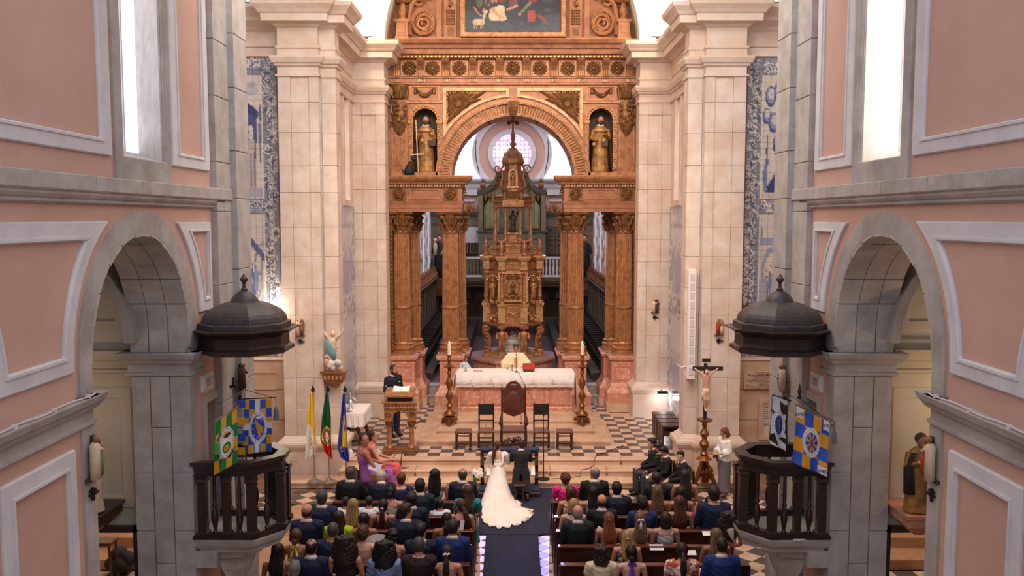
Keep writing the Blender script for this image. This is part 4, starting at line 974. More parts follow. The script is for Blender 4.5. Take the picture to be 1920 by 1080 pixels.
cv.ell(1.9,2.15,.35,.5,'1d2230');cv.poly([(1.78,2.2),(1.95,2.15),(2.02,2.3),(1.98,2.48),(1.78,2.5)],'9b3228');cv.poly([(1.8,1.9),(2.0,1.6),(2.15,1.75),(2.0,1.95)],'8b2c24');cv.line(1.85,1.95,1.62,2.2,.08,'7d6b4c');cv.ell(1.55,2.28,.05,.06,'a76c50')
cv.poly([(2.1,2.25),(2.35,2.5),(2.3,2.55),(2.05,2.35)],'7d2a24');cv.ell(1.66,1.8,.06,.09,'a97a5e');cv.ell(1.05,1.85,.12,.12,'6b3524');cv.ell(1.0,1.6,.1,.1,'a04e34')
cv.noise(.25,14,3)
sheet(cv,lambda u,v:(RC-1.36+2.72*u,24.93,14.2-2.78*v),120,110,'canvas',mt['oil'],pt)
# statues of the two niches ------------------------------------------------
for s,lb in ((-1,'robed friar statue holding a tall thin cross staff in the left niche of the retable'),(1,'robed friar statue hugging a book in the right niche of the retable')):
    X=RC+s*2.55;t=E('saint_statue',(X,25.25,7.43),lb,'statue');b=MB();saint(b,X,25.25,7.45,1.62,.24,-s)
    me=union(b,'robe',.018,1,mt['habit']);me.transform(Matrix.Translation(-ORG[t.name]));child('robe',me,t)
    b=MB();b.loft([(X+.03,25.36,7.5,.3,.16),(X,25.36,8.3,.27,.15),(X,25.33,8.72,.24,.15),(X,25.3,8.8,.1,.1)],14);b.build('cloak',mt['habitd'],t,smooth=True)
    b=MB();b.loft([(X,25.25,8.62,.25,.2),(X,25.24,8.68,.22,.17),(X,25.25,8.8,.1,.1)],14);b.build('hood_collar',mt['goldlight'],t,smooth=True)
    b=MB();b.loft([(X,25.24,8.72,.11,.1),(X,25.24,8.82,.12,.11),(X,25.24,8.85,.07,.07)],12);b.build('collar',mt['poly'],t,smooth=True)
    b=MB();head(b,X+.01,25.2,8.97,.12);b.build('head',mt['skin'],t,smooth=True)
    b=MB();b.ell((X+.01,25.23,9.03),.1,.11,.09,10,6);b.ell((X+.01,25.12,8.88),.055,.05,.07,8,5);b.build('hair',mt['habitd'],t,smooth=True)
    b=MB();b.box(X-.3,X+.3,25.06,25.5,7.425,7.46);b.build('plinth',mt['habitd'],t)
    [MB().ell(p_,.05,.05,.06,8,5).build('hand',mt['skin'],t,smooth=True) for p_ in ((X+s*.08,25.0,8.35),(X-s*.2,25.02,8.25 if s>0 else 8.55))]
    b=MB();b.box(X+.02 if s>0 else X+.1,X+.2 if s>0 else X+.3,25.0,25.06,8.2,8.36) ;b.build('book',mt['habitd'],t)
    if s<0:
        b=MB();b.tube([(X-.2,24.97,7.43),(X-.26,24.97,8.95)],.016,6);b.tube([(X-.42,24.97,7.94),(X-.04,24.97,7.97)],.014,6);b.build('cross_staff',mt['poly'],t)
dg_=E('dog_figure',(RC-3.0,24.85,7.36),'small dark seated dog figure at the foot of the left niche','statue')
b=MB();x,y,z=RC-3.0,24.85,7.36
b.loft([(x,y,z,.13,.1),(x-.02,y,z+.12,.13,.1),(x+.03,y,z+.3,.09,.08),(x+.08,y,z+.4,.06,.06)],10);b.ell((x+.12,y-.02,z+.46),.07,.06,.06,8,5);b.ell((x+.19,y-.03,z+.44),.05,.035,.03,8,5)
for d in (-.04,.05):b.tube([(x+.1,y+d,z+.25),(x+.13,y+d,z+.01)],.02,6);b.ell((x+.1,y+d,z+.51),.02,.02,.04,6,4)
b.tube([(x-.1,y,z+.03),(x-.18,y,z+.08),(x-.2,y,z+.16)],.02,6);b.build('body',mt['cassock'],dg_,smooth=True)
# ================================================================ tabernacle tower
TY,TX=28.2,.03
tp=E('marble_podium',(TX,TY,.93),'polygonal pink marble podium carrying the gilded tower behind the altar','podium')
oct_=lambda r,k=1.0,n=8,ph=PI/8:[(TX+r*math.cos(ph+2*PI*i/n),TY+r*k*math.sin(ph+2*PI*i/n)) for i in range(n)]
b=MB();b.ply(oct_(1.38),[(.5,.06),(.98,.06),(1.0,.0),(1.42,0),(1.44,.05),(1.48,.06),(1.5,.1),(1.57,.11)]);b.build('base',mt['marble'],tp)
b=MB();b.ply(oct_(1.47),[(1.57,0),(1.59,0)]);b.build('top_slab',mt['purple'],tp)
for k in range(8):
    a=PI/8+2*PI*k/8+PI/8;cx,cy=TX+1.29*math.cos(a),TY+1.29*math.sin(a)
    q=MB();q.box(-.32,.32,-.02,.02,1.08,1.36,.01);o=q.build('panel',mt['marble2'],tp);o.location=Vector((cx,cy,0))-ORG[tp.name];o.rotation_euler=(0,0,a-PI/2)
tw_=E('gilded_tower',(TX,TY,1.59),'gilded carved tower with figures and a cross on top behind the altar','tabernacle')
def oc(r):return oct_(r)
def putto(b,x,y,z,h):
    head(b,x,y-.04,z+h*.88,h*.09);b.loft([(x,y,z+h*.3,h*.1,h*.09),(x,y,z+h*.45,h*.13,h*.11),(x,y-.01,z+h*.6,h*.12,h*.1),(x,y,z+h*.74,h*.16,h*.1),(x,y,z+h*.8,h*.06,h*.06)],10)
    for s_ in (-1,1):
        b.tube([(x+s_*h*.14,y,z+h*.74),(x+s_*h*.2,y-.02,z+h*.6),(x+s_*h*.15,y-.06,z+h*.52)],[h*.045,h*.04,h*.03],6)
        b.tube([(x+s_*h*.06,y,z+h*.42),(x+s_*h*.07,y-.06,z+h*.25),(x+s_*h*.05,y-.03,z+h*.1)],[h*.08,h*.06,h*.05],6)
b=MB();b.ply(oc(1.0),[(1.59,.06),(1.66,.06),(1.68,0),(1.72,0)]);b.build('foot_ring',mt['goldlight'],tw_)
hs=[]
for k in range(8):
    a=PI/8+2*PI*k/8;x,y=TX+.93*math.cos(a),TY+.93*math.sin(a)
    front=y<TY
    if k % 2==0 and False:pass
    b=MB();nm='caryatid_leg'
    if abs(math.cos(a))<.6:
        b.rl(x-.11,x+.11,y-.11,y+.11,[(1.6,.02),(1.7,.02),(1.72,-.02),(1.82,-.03),(1.85,0)]);putto(b,x,y-.02,1.78,.88);b.rl(x-.1,x+.1,y-.1,y+.1,[(2.56,.03),(2.66,.05)])
        for s_ in (-1,1):leaf(b,x+s_*.1,2.2,.2,.1,PI/2+s_*-.5,y-.02,.03)
        b.build('caryatid_leg',mt['gold'],tw_,smooth='auto')
    else:
        sx=1 if x>TX else -1
        b.tube([(x+sx*.02,y,1.66),(x-sx*.02,y,1.78),(x-sx*.08,y,2.0),(x-sx*.06,y,2.2),(x+sx*.06,y,2.4),(x+sx*.02,y,2.6)],[.1,.07,.09,.1,.12,.13],8);spiral(b,x+sx*.03,1.72,.11,y-.1,1.3,sx,.035);spiral(b,x+sx*.02,2.5,.12,y-.12,1.2,-sx,.035)
        for q in range(6):leaf(b,x,1.85+q*.11,.13,.08,PI/2+(-1)**q*.6,y-.11,.03)
        b.build('scroll_leg',mt['gold'],tw_,smooth='auto')
b=MB();b.ply(oc(.98),[(2.62,.04),(2.66,.07),(2.7,.07),(2.72,0),(2.74,0)]);b.ply(oc(.86),[(2.74,.06),(3.3,.06),(3.32,.1),(3.36,.1),(3.38,0),(4.45,0),(4.46,.05),(4.5,.06),(4.52,.0),(4.74,.0),(4.76,.08),(4.8,.12),(4.84,.16),(4.88,.16)]);body=b.build('body',mt['gold'],tw_)
for k in range(8):        # corner blocks and colonettes
    a=PI/8+2*PI*k/8;x,y=TX+.94*math.cos(a),TY+.94*math.sin(a)
    b=MB();b.rl(x-.11,x+.11,y-.11,y+.11,[(2.72,0),(2.76,.02),(2.78,0),(3.24,0),(3.28,.03),(3.36,.04)]);b.rl(x-.1,x+.1,y-.1,y+.1,[(4.44,.0),(4.48,.03),(4.52,0),(4.72,0),(4.76,.05),(4.84,.1),(4.9,.1)]);b.box(x-.06,x+.06,y-.125,y-.1,2.86,3.18);b.box(x-.06,x+.06,y-.115,y-.1,4.54,4.68)
    cb=b.build('corner_block',mt['goldlight'],tw_)
    b=MB();b.lathe([(.09,3.36),(.09,3.4),(.07,3.43),(.085,3.6),(.07,3.76),(.08,3.78),(.07,3.8),(.06,4.26),(.07,4.3),(.1,4.4),(.11,4.44)],x,y,0,24,flute=.12)
    for q in range(5):b.ell((x+.05*math.cos(q*1.26),y+.07*math.sin(q*1.26),3.58),.035,.035,.06,6,4)
    for q in range(6):b.ell((x+.08*math.cos(q*1.05),y+.08*math.sin(q*1.05),4.36),.035,.035,.05,6,4)
    b.build('colonette',mt['gold'],cb)
fy=TY-.8
b=MB();ringp(b,[(TX-.48,3.42),(TX+.48,3.42),(TX+.48,4.42),(TX-.48,4.42)],[(TX-.4,3.5),(TX+.4,3.5),(TX+.4,4.34),(TX-.4,4.34)],fy,fy-.1,'y');dr=b.build('door_frame',mt['goldlight'],tw_)
b=MB();b.box(TX-.4,TX+.4,fy-.04,fy,3.5,4.34)
b.build('relief_panel',mt['gold'],dr)
b=MB();o_=[(TX+.22*math.cos(a),3.9+.31*math.sin(a)) for a in np.linspace(0,2*PI,28,endpoint=False)];i_=[(TX+.19*math.cos(a),3.9+.28*math.sin(a)) for a in np.linspace(0,2*PI,28,endpoint=False)];ringp(b,o_,i_,fy-.04,fy-.09,'y')
putto(b,TX,fy-.07,3.7,.42);b.rl(TX-.12,TX+.12,fy-.1,fy-.03,[(3.66,-.03),(3.72,0)])
for sx in (-1,1):
    for k in range(6):spiral(b,TX+sx*.32,3.58+k*.14,.055,fy-.06,1.2,sx,.016,0,8)
    for k in range(5):leaf(b,TX+sx*.02,4.2,.14+.03*k,.06,PI/2-sx*(.4+k*.3),fy-.06,.02,3);leaf(b,TX,3.56,.14+.03*k,.06,-PI/2+sx*(.7+k*.25),fy-.06,.02,3)
b.build('carving',mt['golddark'],dr)
b=MB();scrolls(b,TX-.45,TX+.45,2.84,3.2,fy-.06,seed=3);scrolls(b,TX-.5,TX+.5,4.54,4.7,fy-.0,seed=4);b.build('base_carving',mt['goldlight'],tw_)
for sx in (-1,1):        # niches with figures on the angled faces
    x,y=TX+sx*.66,TY-.66;b=MB();b.ell((x,y+.02,3.85),.14,.1,.36,10,7);b.build('side_niche',mt['golddark'],tw_)
    b=MB();saint(b,x,y-.1,3.52,.62,.08,sx);head(b,x,y-.12,4.1,.055);b.build('side_figure',mt['gold'],tw_,smooth=True)
    b=MB()
    for q in range(7):a=PI*q/6;b.ell((x+.16*math.cos(a),y-.08,4.14+.13*math.sin(a)),.03,.03,.03,6,4)
    for q in range(10):leaf(b,x-.1+.05*(q % 5),3.42+.05*(q//5),.1,.06,q*1.3,y-.12,.02,3)
    for q in range(8):leaf(b,x-.1+.05*(q % 5),2.88+.13*(q//4),.12,.07,q*1.7,y-.16,.02,3)
    b.build('side_carving',mt['goldlight'],tw_)
# second tier: base with volutes and pinnacles, tempietto
b=MB();b.ply(oc(.86),[(4.88,.0),(4.96,.0),(5.0,-.1),(5.02,-.1)]);b.ply(oc(.6),[(5.0,.05),(5.04,.05),(5.06,0),(5.3,0),(5.32,.06),(5.36,.06)]);t2=b.build('second_base',mt['gold'],tw_)
b=MB();scrolls(b,TX-.35,TX+.35,5.08,5.28,TY-.58,seed=9)
for sx in (-1,1):scrolls(b,TX+sx*.55-.12,TX+sx*.55+.12,5.08,5.28,TY-.42,seed=8)
b.build('second_carving',mt['goldlight'],t2)
for k in range(8):
    a=PI/8+2*PI*k/8;x,y=TX+.95*math.cos(a),TY+.95*math.sin(a);b=MB()
    b.lathe([(.07,4.9),(.09,4.95),(.05,5.02),(.075,5.12),(.085,5.2),(.05,5.28),(.06,5.31),(.02,5.42),(.0,5.46)],x,y,0,10);pn=b.build('pinnacle',mt['gold'],tw_)
    if abs(math.cos(a))>.5:
        sx=1 if x>TX else -1;b=MB();spiral(b,TX+sx*.72,5.08,.1,y+.1,1.3,-sx,.03,0,14);b.tube([(TX+sx*.66,y+.1,5.16),(TX+sx*.56,y+.1,5.3),(TX+sx*.5,y+.1,5.4)],[.03,.04,.05],6);b.build('volute',mt['goldlight'],tw_)
for k in range(8):
    a=PI/8+2*PI*k/8;x,y=TX+.64*math.cos(a)*.98,TY+.64*math.sin(a)*.98;b=MB()
    b.lathe([(.07,5.36),(.07,5.42),(.05,5.46),(.06,5.6),(.045,5.75),(.05,5.77),(.04,6.3),(.06,6.4),(.075,6.44)],x,y,0,10)
    for q in range(12):a2=q*.9;b.ell((x+.045*math.cos(a2),y+.045*math.sin(a2),5.8+q*.042),.02,.02,.025,5,4)
    b.build('tempietto_column',mt['gold'],tw_)
b=MB();b.lathe([(.24,5.36),(.24,5.42),(.2,5.45),(.2,5.55),(.23,5.6),(.16,5.64)],TX,TY-.1,0,12);b.build('figure_base',mt['goldlight'],tw_)
b=MB();saint(b,TX,TY-.12,5.64,.72,.1,1);head(b,TX,TY-.15,6.31,.06);b.tube([(TX+.05,TY-.2,5.9),(TX+.2,TY-.2,6.4)],.02,6);b.tube([(TX+.1,TY-.2,6.3),(TX+.24,TY-.2,6.2)],.02,6);b.build('inner_figure',mt['habitd'],tw_,smooth=True)
b=MB();b.ply(oc(.66),[(6.44,.0),(6.46,.06),(6.5,.06),(6.52,.02),(6.6,.02),(6.62,.08),(6.68,.1)]);b.box(TX-.34,TX+.34,TY-.74,TY-.6,6.48,6.68);t3=b.build('tempietto_entablature',mt['gold'],tw_)
b=MB();dentils(b,TX-.34,TX+.34,TY-.74,6.56,6.6,10,.03);b.build('dentils',mt['goldlight'],t3)
b=MB();b.ply(oc(.66),[(6.68,.0),(6.74,-.02),(6.82,-.08),(6.9,-.2),(6.98,-.27),(7.0,-.27)])
for k in range(30):a=k*2*PI/30;b.ell((TX+.6*math.cos(a),TY+.6*math.sin(a),6.8),.03,.03,.03,5,4)
b.build('skirt_roof',mt['golddark'],tw_)
for k in range(8):
    a=PI/8+2*PI*k/8;b=MB();b.lathe([(.04,6.68),(.055,6.74),(.03,6.8),(.04,6.87),(.0,6.96)],TX+.7*math.cos(a),TY+.7*math.sin(a),0,8);b.build('small_pinnacle',mt['gold'],tw_)
b=MB();b.ply(oc(.34),[(7.0,.02),(7.06,.02),(7.08,-.04),(7.85,-.04),(7.87,.04),(7.92,.05),(7.95,.05)]);ln=b.build('lantern',mt['gold'],tw_)
b=MB();arcring(b,.1,.15,TY-.3,TY-.38,7.55,12,cx=TX);b.box(TX-.15,TX-.1,TY-.38,TY-.3,7.15,7.55);b.box(TX+.1,TX+.15,TY-.38,TY-.3,7.15,7.55);b.box(TX-.2,TX+.2,TY-.38,TY-.3,7.08,7.15);b.build('lantern_niche',mt['goldlight'],ln)
b=MB();saint(b,TX,TY-.33,7.15,.42,.06,1);head(b,TX,TY-.35,7.54,.04)
for sx in (-1,1):b.tube([(TX+sx*.33,TY-.2,7.02),(TX+sx*.4,TY-.2,7.2),(TX+sx*.33,TY-.2,7.45),(TX+sx*.38,TY-.2,7.7),(TX+sx*.3,TY-.2,7.85)],[.06,.05,.05,.04,.04],6)
b.build('lantern_figure',mt['gold'],ln,smooth=True)
b=MB();b.lathe([(.36,7.95),(.35,8.05),(.28,8.2),(.16,8.33),(.07,8.4),(.05,8.43),(.1,8.5),(.1,8.56),(.05,8.63),(.08,8.68),(.06,8.78),(.09,8.84),(.05,8.9),(.03,9.0)],TX,TY,0,16)
for k in range(8):a=k*PI/4;b.tube([(TX+.35*math.cos(a),TY+.35*math.sin(a),7.98),(TX+.27*math.cos(a),TY+.27*math.sin(a),8.22),(TX+.08*math.cos(a),TY+.08*math.sin(a),8.4)],.02,5)
b.build('cupola',mt['goldlight'],tw_)
b=MB()
b.box(TX-.025,TX+.025,TY-.03,TY+.03,9.0,9.72)
b.box(TX-.16,TX+.16,TY-.03,TY+.03,9.38,9.43)
for a in range(14):
    q=a*2*PI/14;leaf(b,TX,9.4,.2,.07,q,TY+.02,.02,3)
for c_ in ((-.2,9.38),(.2,9.38),(0,9.6),(-.14,9.52),(.14,9.52),(-.13,9.22),(.13,9.22)):b.ell((TX+c_[0],TY,c_[1]),.08,.04,.075,7,5)
b.build('cross_finial',mt['golddark'],tw_)
# tomb with reclining marble effigy under the tower
tb=E('marble_tomb',(TX+.02,TY,1.59),'white marble reclining effigy on an inscribed tomb under the gilded tower','tomb')
b=MB();b.rl(TX-.42,TX+.42,TY-.5,TY+.4,[(1.59,.03),(1.63,.03),(1.65,0),(1.86,0),(1.88,.03),(1.93,.03)]);b.build('chest',mt['marblew'],tb)
b=MB();x0=TX
b.tube([(x0-.3,TY-.2,2.02),(x0-.1,TY-.25,2.06),(x0+.15,TY-.2,2.05),(x0+.36,TY-.15,2.0)],[.1,.15,.14,.07],10)
b.tube([(x0-.2,TY-.2,2.1),(x0-.05,TY-.3,2.2),(x0+.12,TY-.25,2.18),(x0+.3,TY-.1,2.3)],[.08,.1,.1,.05],10);b.ell((x0-.02,TY-.25,2.33),.08,.08,.09,10,7);b.tube([(x0-.2,TY-.28,2.15),(x0-.05,TY-.4,2.25),(x0+.1,TY-.36,2.3)],.05,8);b.ell((x0+.15,TY+.05,2.28),.25,.15,.12,10,6)
me=union(b,'effigy',.016,2,mt['marblew']);me.transform(Matrix.Translation(-ORG[tb.name]));child('effigy',me,tb)
text('S. FRANCISCO REQUIEM',.062,(TX,TY-.505,1.76),(PI/2,0,0),mt['ink'],tb)
# ================================================================ choir beyond the retable
BY=38.8;CX=3.6
b=MB();b.box(-CX-.3,CX+.3,BY,BY+.4,0,14);bw=struct('wall_back',b,mt['pink'])
for s in (-1,1):
    sd=SIDE[s];b=MB(s);zt=12
    wins=((29.6,30.25),(31.7,32.35),(33.8,34.45),(35.9,36.5))
    ys=[26.4]+[q for w in wins for q in w]+[BY]
    for i in range(0,len(ys),2):b.box(CX,CX+.35,ys[i],ys[i+1],0,12.5)
    for y0,y1 in wins:b.box(CX,CX+.35,y0,y1,0,4.0);b.box(CX,CX+.35,y0,y1,6.9,12.5)
    sw=struct('wall_choir_'+sd,b,mt['pink'] if s>0 else mt['white'])
    for k,(y0,y1) in enumerate(wins):
        n=5+k+(0 if s<0 else 4);q=MB(s);q.box(CX+.3,CX+.34,y0,y1,4.0,6.9);w_=struct('window_%d' % n,q,mt['glow'])
        q=MB(s);ringp(q,[(y0-.14,3.85),(y1+.14,3.85),(y1+.14,7.05),(y0-.14,7.05)],[(y0,4.0),(y1,4.0),(y1,6.9),(y0,6.9)],CX+.01,CX-.06);q.build('window_frame',mt['white'],w_)
        q=MB(s)
        for z in (4.6,5.4,6.2):q.ell((CX-.05,y0-.22,z),.06,.12,.22,8,6);q.ell((CX-.05,y1+.2,z-.3),.06,.1,.2,8,6)
        q.build('stucco_scrolls',mt['white'],w_,kind='stuff')
    for y0 in (30.4,32.5,34.6):
        q=MB(s);o_=[(y0+.65+.34*math.cos(a),5.6+.62*math.sin(a)) for a in np.linspace(0,2*PI,24,endpoint=False)];i_=[(y0+.65+.28*math.cos(a),5.6+.54*math.sin(a)) for a in np.linspace(0,2*PI,24,endpoint=False)];ringp(q,o_,i_,CX+.01,CX-.05);q.build('oval_moulding',mt['white'],sw)
    # panelled back of the stalls with gilded cresting
    b=MB(s);b.box(CX-.25,CX,27.0,BY,.92,3.55);b.prism([(CX-.25,3.4),(CX-.42,3.5),(CX-.45,3.6),(CX,3.6),(CX,3.4)],'y',27.0,BY);pn=struct('trim_%d' % (11 if s<0 else 12),b,mt['stallp'])
    for k in range(12):
        y0=27.1+k*.95;q=MB(s);ringp(q,[(y0,1.9),(y0+.7,1.9),(y0+.7,3.2),(y0,3.2)],[(y0+.08,1.98),(y0+.62,1.98),(y0+.62,3.12),(y0+.08,3.12)],CX-.25,CX-.3);q.build('panel',mt['organd'],pn)
        q=MB(s);q.box(CX-.33,CX-.25,y0+.76,y0+.88,1.7,3.35);q.ell((CX-.33,y0+.82,3.32),.06,.07,.09,8,5);q.build('pilaster',mt['stallp'],pn)
    cr=E('gilded_cresting',(s*(CX-.25),32,3.6),'old gilded openwork cresting along the top of the %s choir panelling' % sd,'cresting');q=MB(s)
    for k in range(46):
        y0=27.2+k*.25;h_=.28+.2*abs(math.sin(k*1.57));x_=CX-.3
        q.tube([(x_,y0,3.6),(x_-.03,y0+.06,3.6+h_*.5),(x_+.02,y0-.02,3.6+h_)],[.05,.045,.015],5);q.tube([(x_,y0+.1,3.6),(x_-.05,y0+.14,3.6+h_*.4),(x_+.03,y0+.2,3.62+h_*.6)],[.04,.04,.015],5);q.ell((x_-.04,y0+.06,3.68),.05,.07,.07,6,4)
    q.build('foliage',mt['golddark'] if s>0 else mt['goldred'],cr,kind='stuff')
# stalls: one built, the rest copied
def stall_at(x,y,s,lab,grp,first=None):
    pass
st0=E('choir_stall',(0,0,.92),'x','stall');b=MB()
b.box(.05,.5,-.24,.24,.36,.41,.01);b.build('seat',mt['stall'],st0)
b=MB();b.box(.46,.54,-.3,.3,0,1.0);b.build('backrest',mt['stall'],st0)
b=MB();b.prism([(.52,0),(.05,0),(.05,.35),(.12,.5),(.2,.62),(.1,.7),(.08,.78),(.52,.78)],'y',-.31,-.27);b.build('side_panel',mt['stall'],st0)
b=MB();b.rl(.0,.56,-.34,-.22,[(.78,-.01),(.8,0),(.84,0),(.855,-.01)]);b.rl(.4,.6,-.3,.32,[(1.0,-.01),(1.02,0),(1.05,0),(1.06,-.02)]);b.build('armrest',mt['stall'],st0)
st0.location.z=.92
for c in COL.objects:
    if c.parent==st0:c.data.transform(Matrix.Translation((0,0,ORG[st0.name].z)))
reindex();first=True;NTH='first second third fourth fifth sixth seventh eighth ninth tenth eleventh twelfth thirteenth fourteenth fifteenth sixteenth seventeenth'.split()
for s in (-1,1):
    for row,(x,z,n,y0,lb) in enumerate(((2.78,1.14,17,27.6,'back'),(1.85,.92,15,28.6,'front'))):
        if 1:
            for k in range(n):
                lab='dark wooden choir stall, %s from the near end of the %s %s row' % (NTH[k],SIDE[s],lb);gr='%s row of stalls, %s side' % (lb,SIDE[s])
                o=st0 if first else clone(st0);first=False
                o['label']=lab;o['group']=gr;o.location=(s*x,y0+k*.6,z);o.rotation_euler=(0,0,0 if s>0 else PI)
for s in (-1,1):
    b=MB(s);b.box(2.55,CX,27.2,BY,.92,1.14);struct('floor_stall_step_'+SIDE[s],b,mt['stallp'])
    t=E('stall_desk',(s*1.65,32,.92),'long dark desk front before the %s choir stalls' % SIDE[s],'desk');b=MB(s);b.box(1.62,1.7,28.4,37.4,.92,1.62);b.build('front_panel',mt['stall'],t);b=MB(s);b.rl(1.52,1.8,28.35,37.45,[(1.62,0),(1.66,0)]);b.build('desk_top',mt['stall'],t)
    t=E('throne_bench',(s*2.6,37.8,.92),'grey marble throne bench against the back wall, %s of the tower' % SIDE[s],'seat');b=MB(s);b.box(2.0,3.1,37.6,38.2,.92,1.6);b.build('base',mt['stallp'],t)
    b=MB(s);b.box(2.05,3.05,38.2,38.35,1.4,2.3);b.build('backrest',mt['stallp'],t);b=MB(s);b.box(2.15,2.95,38.15,38.2,1.55,2.15,.02);b.build('panel',mt['steel'] if False else mt['organd'],t)
    b=MB(s);b.box(1.2,2.0,37.3,37.8,.92,1.75);b.build('side_block',mt['stallp'],t)
# back wall: rose window and lunettes with white rings
RZ=PZ(288,BY);b=MB()
def disc(b,cx,cz,r,y,n=40,r0=0):
    b.add([(cx+r*math.cos(2*PI*k/n),y,cz+r*math.sin(2*PI*k/n)) for k in range(n)],[tuple(range(n))])
disc(b,0,RZ,.86,BY-.03);rw=struct('window_13',b,mt['stain'])
b=MB()
for k in range(-4,5):
    h_=math.sqrt(.86**2-(k*.19)**2);b.box(k*.19-.012,k*.19+.012,BY-.06,BY-.035,RZ-h_,RZ+h_);b.box(-h_,h_,BY-.06,BY-.035,RZ+k*.19-.012,RZ+k*.19+.012)
b.build('leading',mt['marblew'],rw,kind='stuff')
b=MB()
def fullring(b,r0,r1,y0,y1,cx,cz,n=48):
    ringp(b,[(cx+r1*math.cos(2*PI*k/n),cz+r1*math.sin(2*PI*k/n)) for k in range(n)],[(cx+r0*math.cos(2*PI*k/n),cz+r0*math.sin(2*PI*k/n)) for k in range(n)],y0,y1,'y')
fullring(b,.86,1.08,BY,BY-.12,0,RZ);fullring(b,1.5,1.72,BY,BY-.1,0,RZ);fullring(b,1.72,1.8,BY,BY-.16,0,RZ);b.build('ring_moulding',mt['white'],rw)
for s in (-1,1):
    # quarter lunette: vertical curved inner side, outer arc
    pts=[];x0,x1=abs(PX(905,BY)),abs(PX(853,BY));zb,ztop=PZ(336,BY),PZ(258,BY)
    inner=[(abs(PX(px,BY)),PZ(py,BY)) for px,py in ((902,336),(897,318),(893,300),(892,280),(893,262),(897,250))]
    outer=[(abs(PX(px,BY)),PZ(py,BY)) for px,py in ((878,262),(866,280),(857,300),(850,320),(845,336))]
    b=MB(s);b.add([(x,BY-.03,z) for x,z in inner+outer],[tuple(range(len(inner+outer)))]);lw=struct('window_%d' % (14 if s<0 else 15),b,mt['glowv'])
    q=MB(s);P_=inner+outer;c_=np.array(P_).mean(0);O=[tuple(c_+(np.array(p)-c_)*1.12) for p in P_];ringp(q,O,P_,BY,BY-.1,'y');q.build('lunette_frame',mt['white'],lw)
b=MB();mold_y(b,-CX,CX,BY-.02,[(PZ(352,BY)-.1,0),(PZ(352,BY),.1),(PZ(345,BY),.12),(PZ(340,BY),.3),(PZ(336,BY),.34)],False);b.build('cornice',mt['white'],bw)
for s in (-1,1):
    b=MB(s);b.box(1.55,3.4,BY-.16,BY,PZ(366,BY),PZ(356,BY));b.box(1.7,3.2,BY-.08,BY,PZ(378,BY),PZ(374,BY));b.build('ledge_moulding',mt['white'],bw)
# gallery: marbled screen with doors, balcony
GY=38.0;g=E('organ_gallery',(0,GY,3.6),'curved gallery with marbled screen, panelled doors and pale balustrade below the rose window','gallery')
zf,zr=PZ(517,GY),PZ(480,GY)
b=MB();b.box(-CX,CX,GY,BY-.05,3.4,PZ(400,GY));b.build('screen',mt['organd'],g)
b=MB();mold_y(b,-CX,CX,GY,[(PZ(424,GY),0),(PZ(418,GY),.04),(PZ(414,GY),.04),(PZ(408,GY),.05),(PZ(402,GY),.15),(PZ(397,GY),.2)],False);b.build('screen_cornice',mt['organg'],g)
b=MB();b.box(-CX,CX,GY-.02,GY+.1,PZ(413,GY),PZ(405,GY));b.build('green_band',mt['organg'],g)
for s in (-1,1):
    x0,x1=abs(PX(1022,GY)),abs(PX(1058,GY));zt,zb=PZ(425,GY),PZ(478,GY)
    q=MB(s);q.box(x0-.1,x1+.1,GY-.06,GY,zb,PZ(412,GY));q.build('door_surround',mt['organd'],g)
    q=MB(s);q.box(x0,x1,GY-.08,GY-.05,zb,zt);d_=q.build('door',mt['stallp'] if s>0 else mt['chairw'],g)
    for i in range(2):
        for j in range(2):
            q=MB(s);xa=x0+.06+i*(x1-x0)/2;za=zb+.08+j*(zt-zb)/2;w_,h_=(x1-x0)/2-.1,(zt-zb)/2-.14
            ringp(q,[(xa,za),(xa+w_,za),(xa+w_,za+h_),(xa,za+h_)],[(xa+.04,za+.04),(xa+w_-.04,za+.04),(xa+w_-.04,za+h_-.04),(xa+.04,za+h_-.04)],GY-.08,GY-.11,'y')
            q.ell((xa+w_/2,GY-.1,za+h_/2),.03,.02,.16,6,5);q.build('door_panel',mt['organd'],d_)
    if s<0:q=MB(s);q.box(x0-.02,x1+.06,GY-.14,GY-.1,PZ(455,GY),PZ(426,GY));q.build('white_board',mt['white'],g)
    q=MB(s);cx=(x0+x1)/2
    for k in range(9):leaf(q,cx,PZ(397,GY)+.02,.25+.14*math.sin(PI*k/8),.12,PI*k/8,GY-.1,.04)
    for sg in (-1,1):spiral(q,cx+sg*.35,PZ(397,GY)+.1,.1,GY-.1,1.3,sg,.03)
    q.build('gilded_crest',mt['gold'],g)
    q=MB(s);xx=abs(PX(1014,GY));q.lathe([(.08,0),(.05,.06),(.1,.16),(.1,.24),(.04,.3),(.08,.34),(.03,.42)],xx+.15,GY-.1,PZ(397,GY),10);q.build('urn',mt['golddark'],g)
    # pilaster strip green
    q=MB(s);q.box(abs(PX(1012,GY)),x0-.12,GY-.05,GY,zb,PZ(425,GY));q.build('marbled_strip',mt['organg'],g)
RYY=37.3
b=MB();b.box(-CX,CX,RYY,GY,zf-.18,zf);
for z,p in ((zf-.3,.1),(zf-.45,.25)):b.box(-CX,CX,RYY+p,GY,z,z+.15)
b.build('gallery_floor',mt['organd'],g)
b=MB();b.box(-CX,CX,RYY-.06,RYY+.1,zr-.09,zr);b.build('handrail',mt['white'],g)
b=MB();b.box(-CX,CX,RYY-.05,RYY+.08,zf-.02,zf+.08);b.build('bottom_rail',mt['white'],g)
bal=[(.05,0),(.03,.08),(.055,.22),(.05,.35),(.025,.5),(.04,.62),(.035,zr-zf-.1)]
k=0
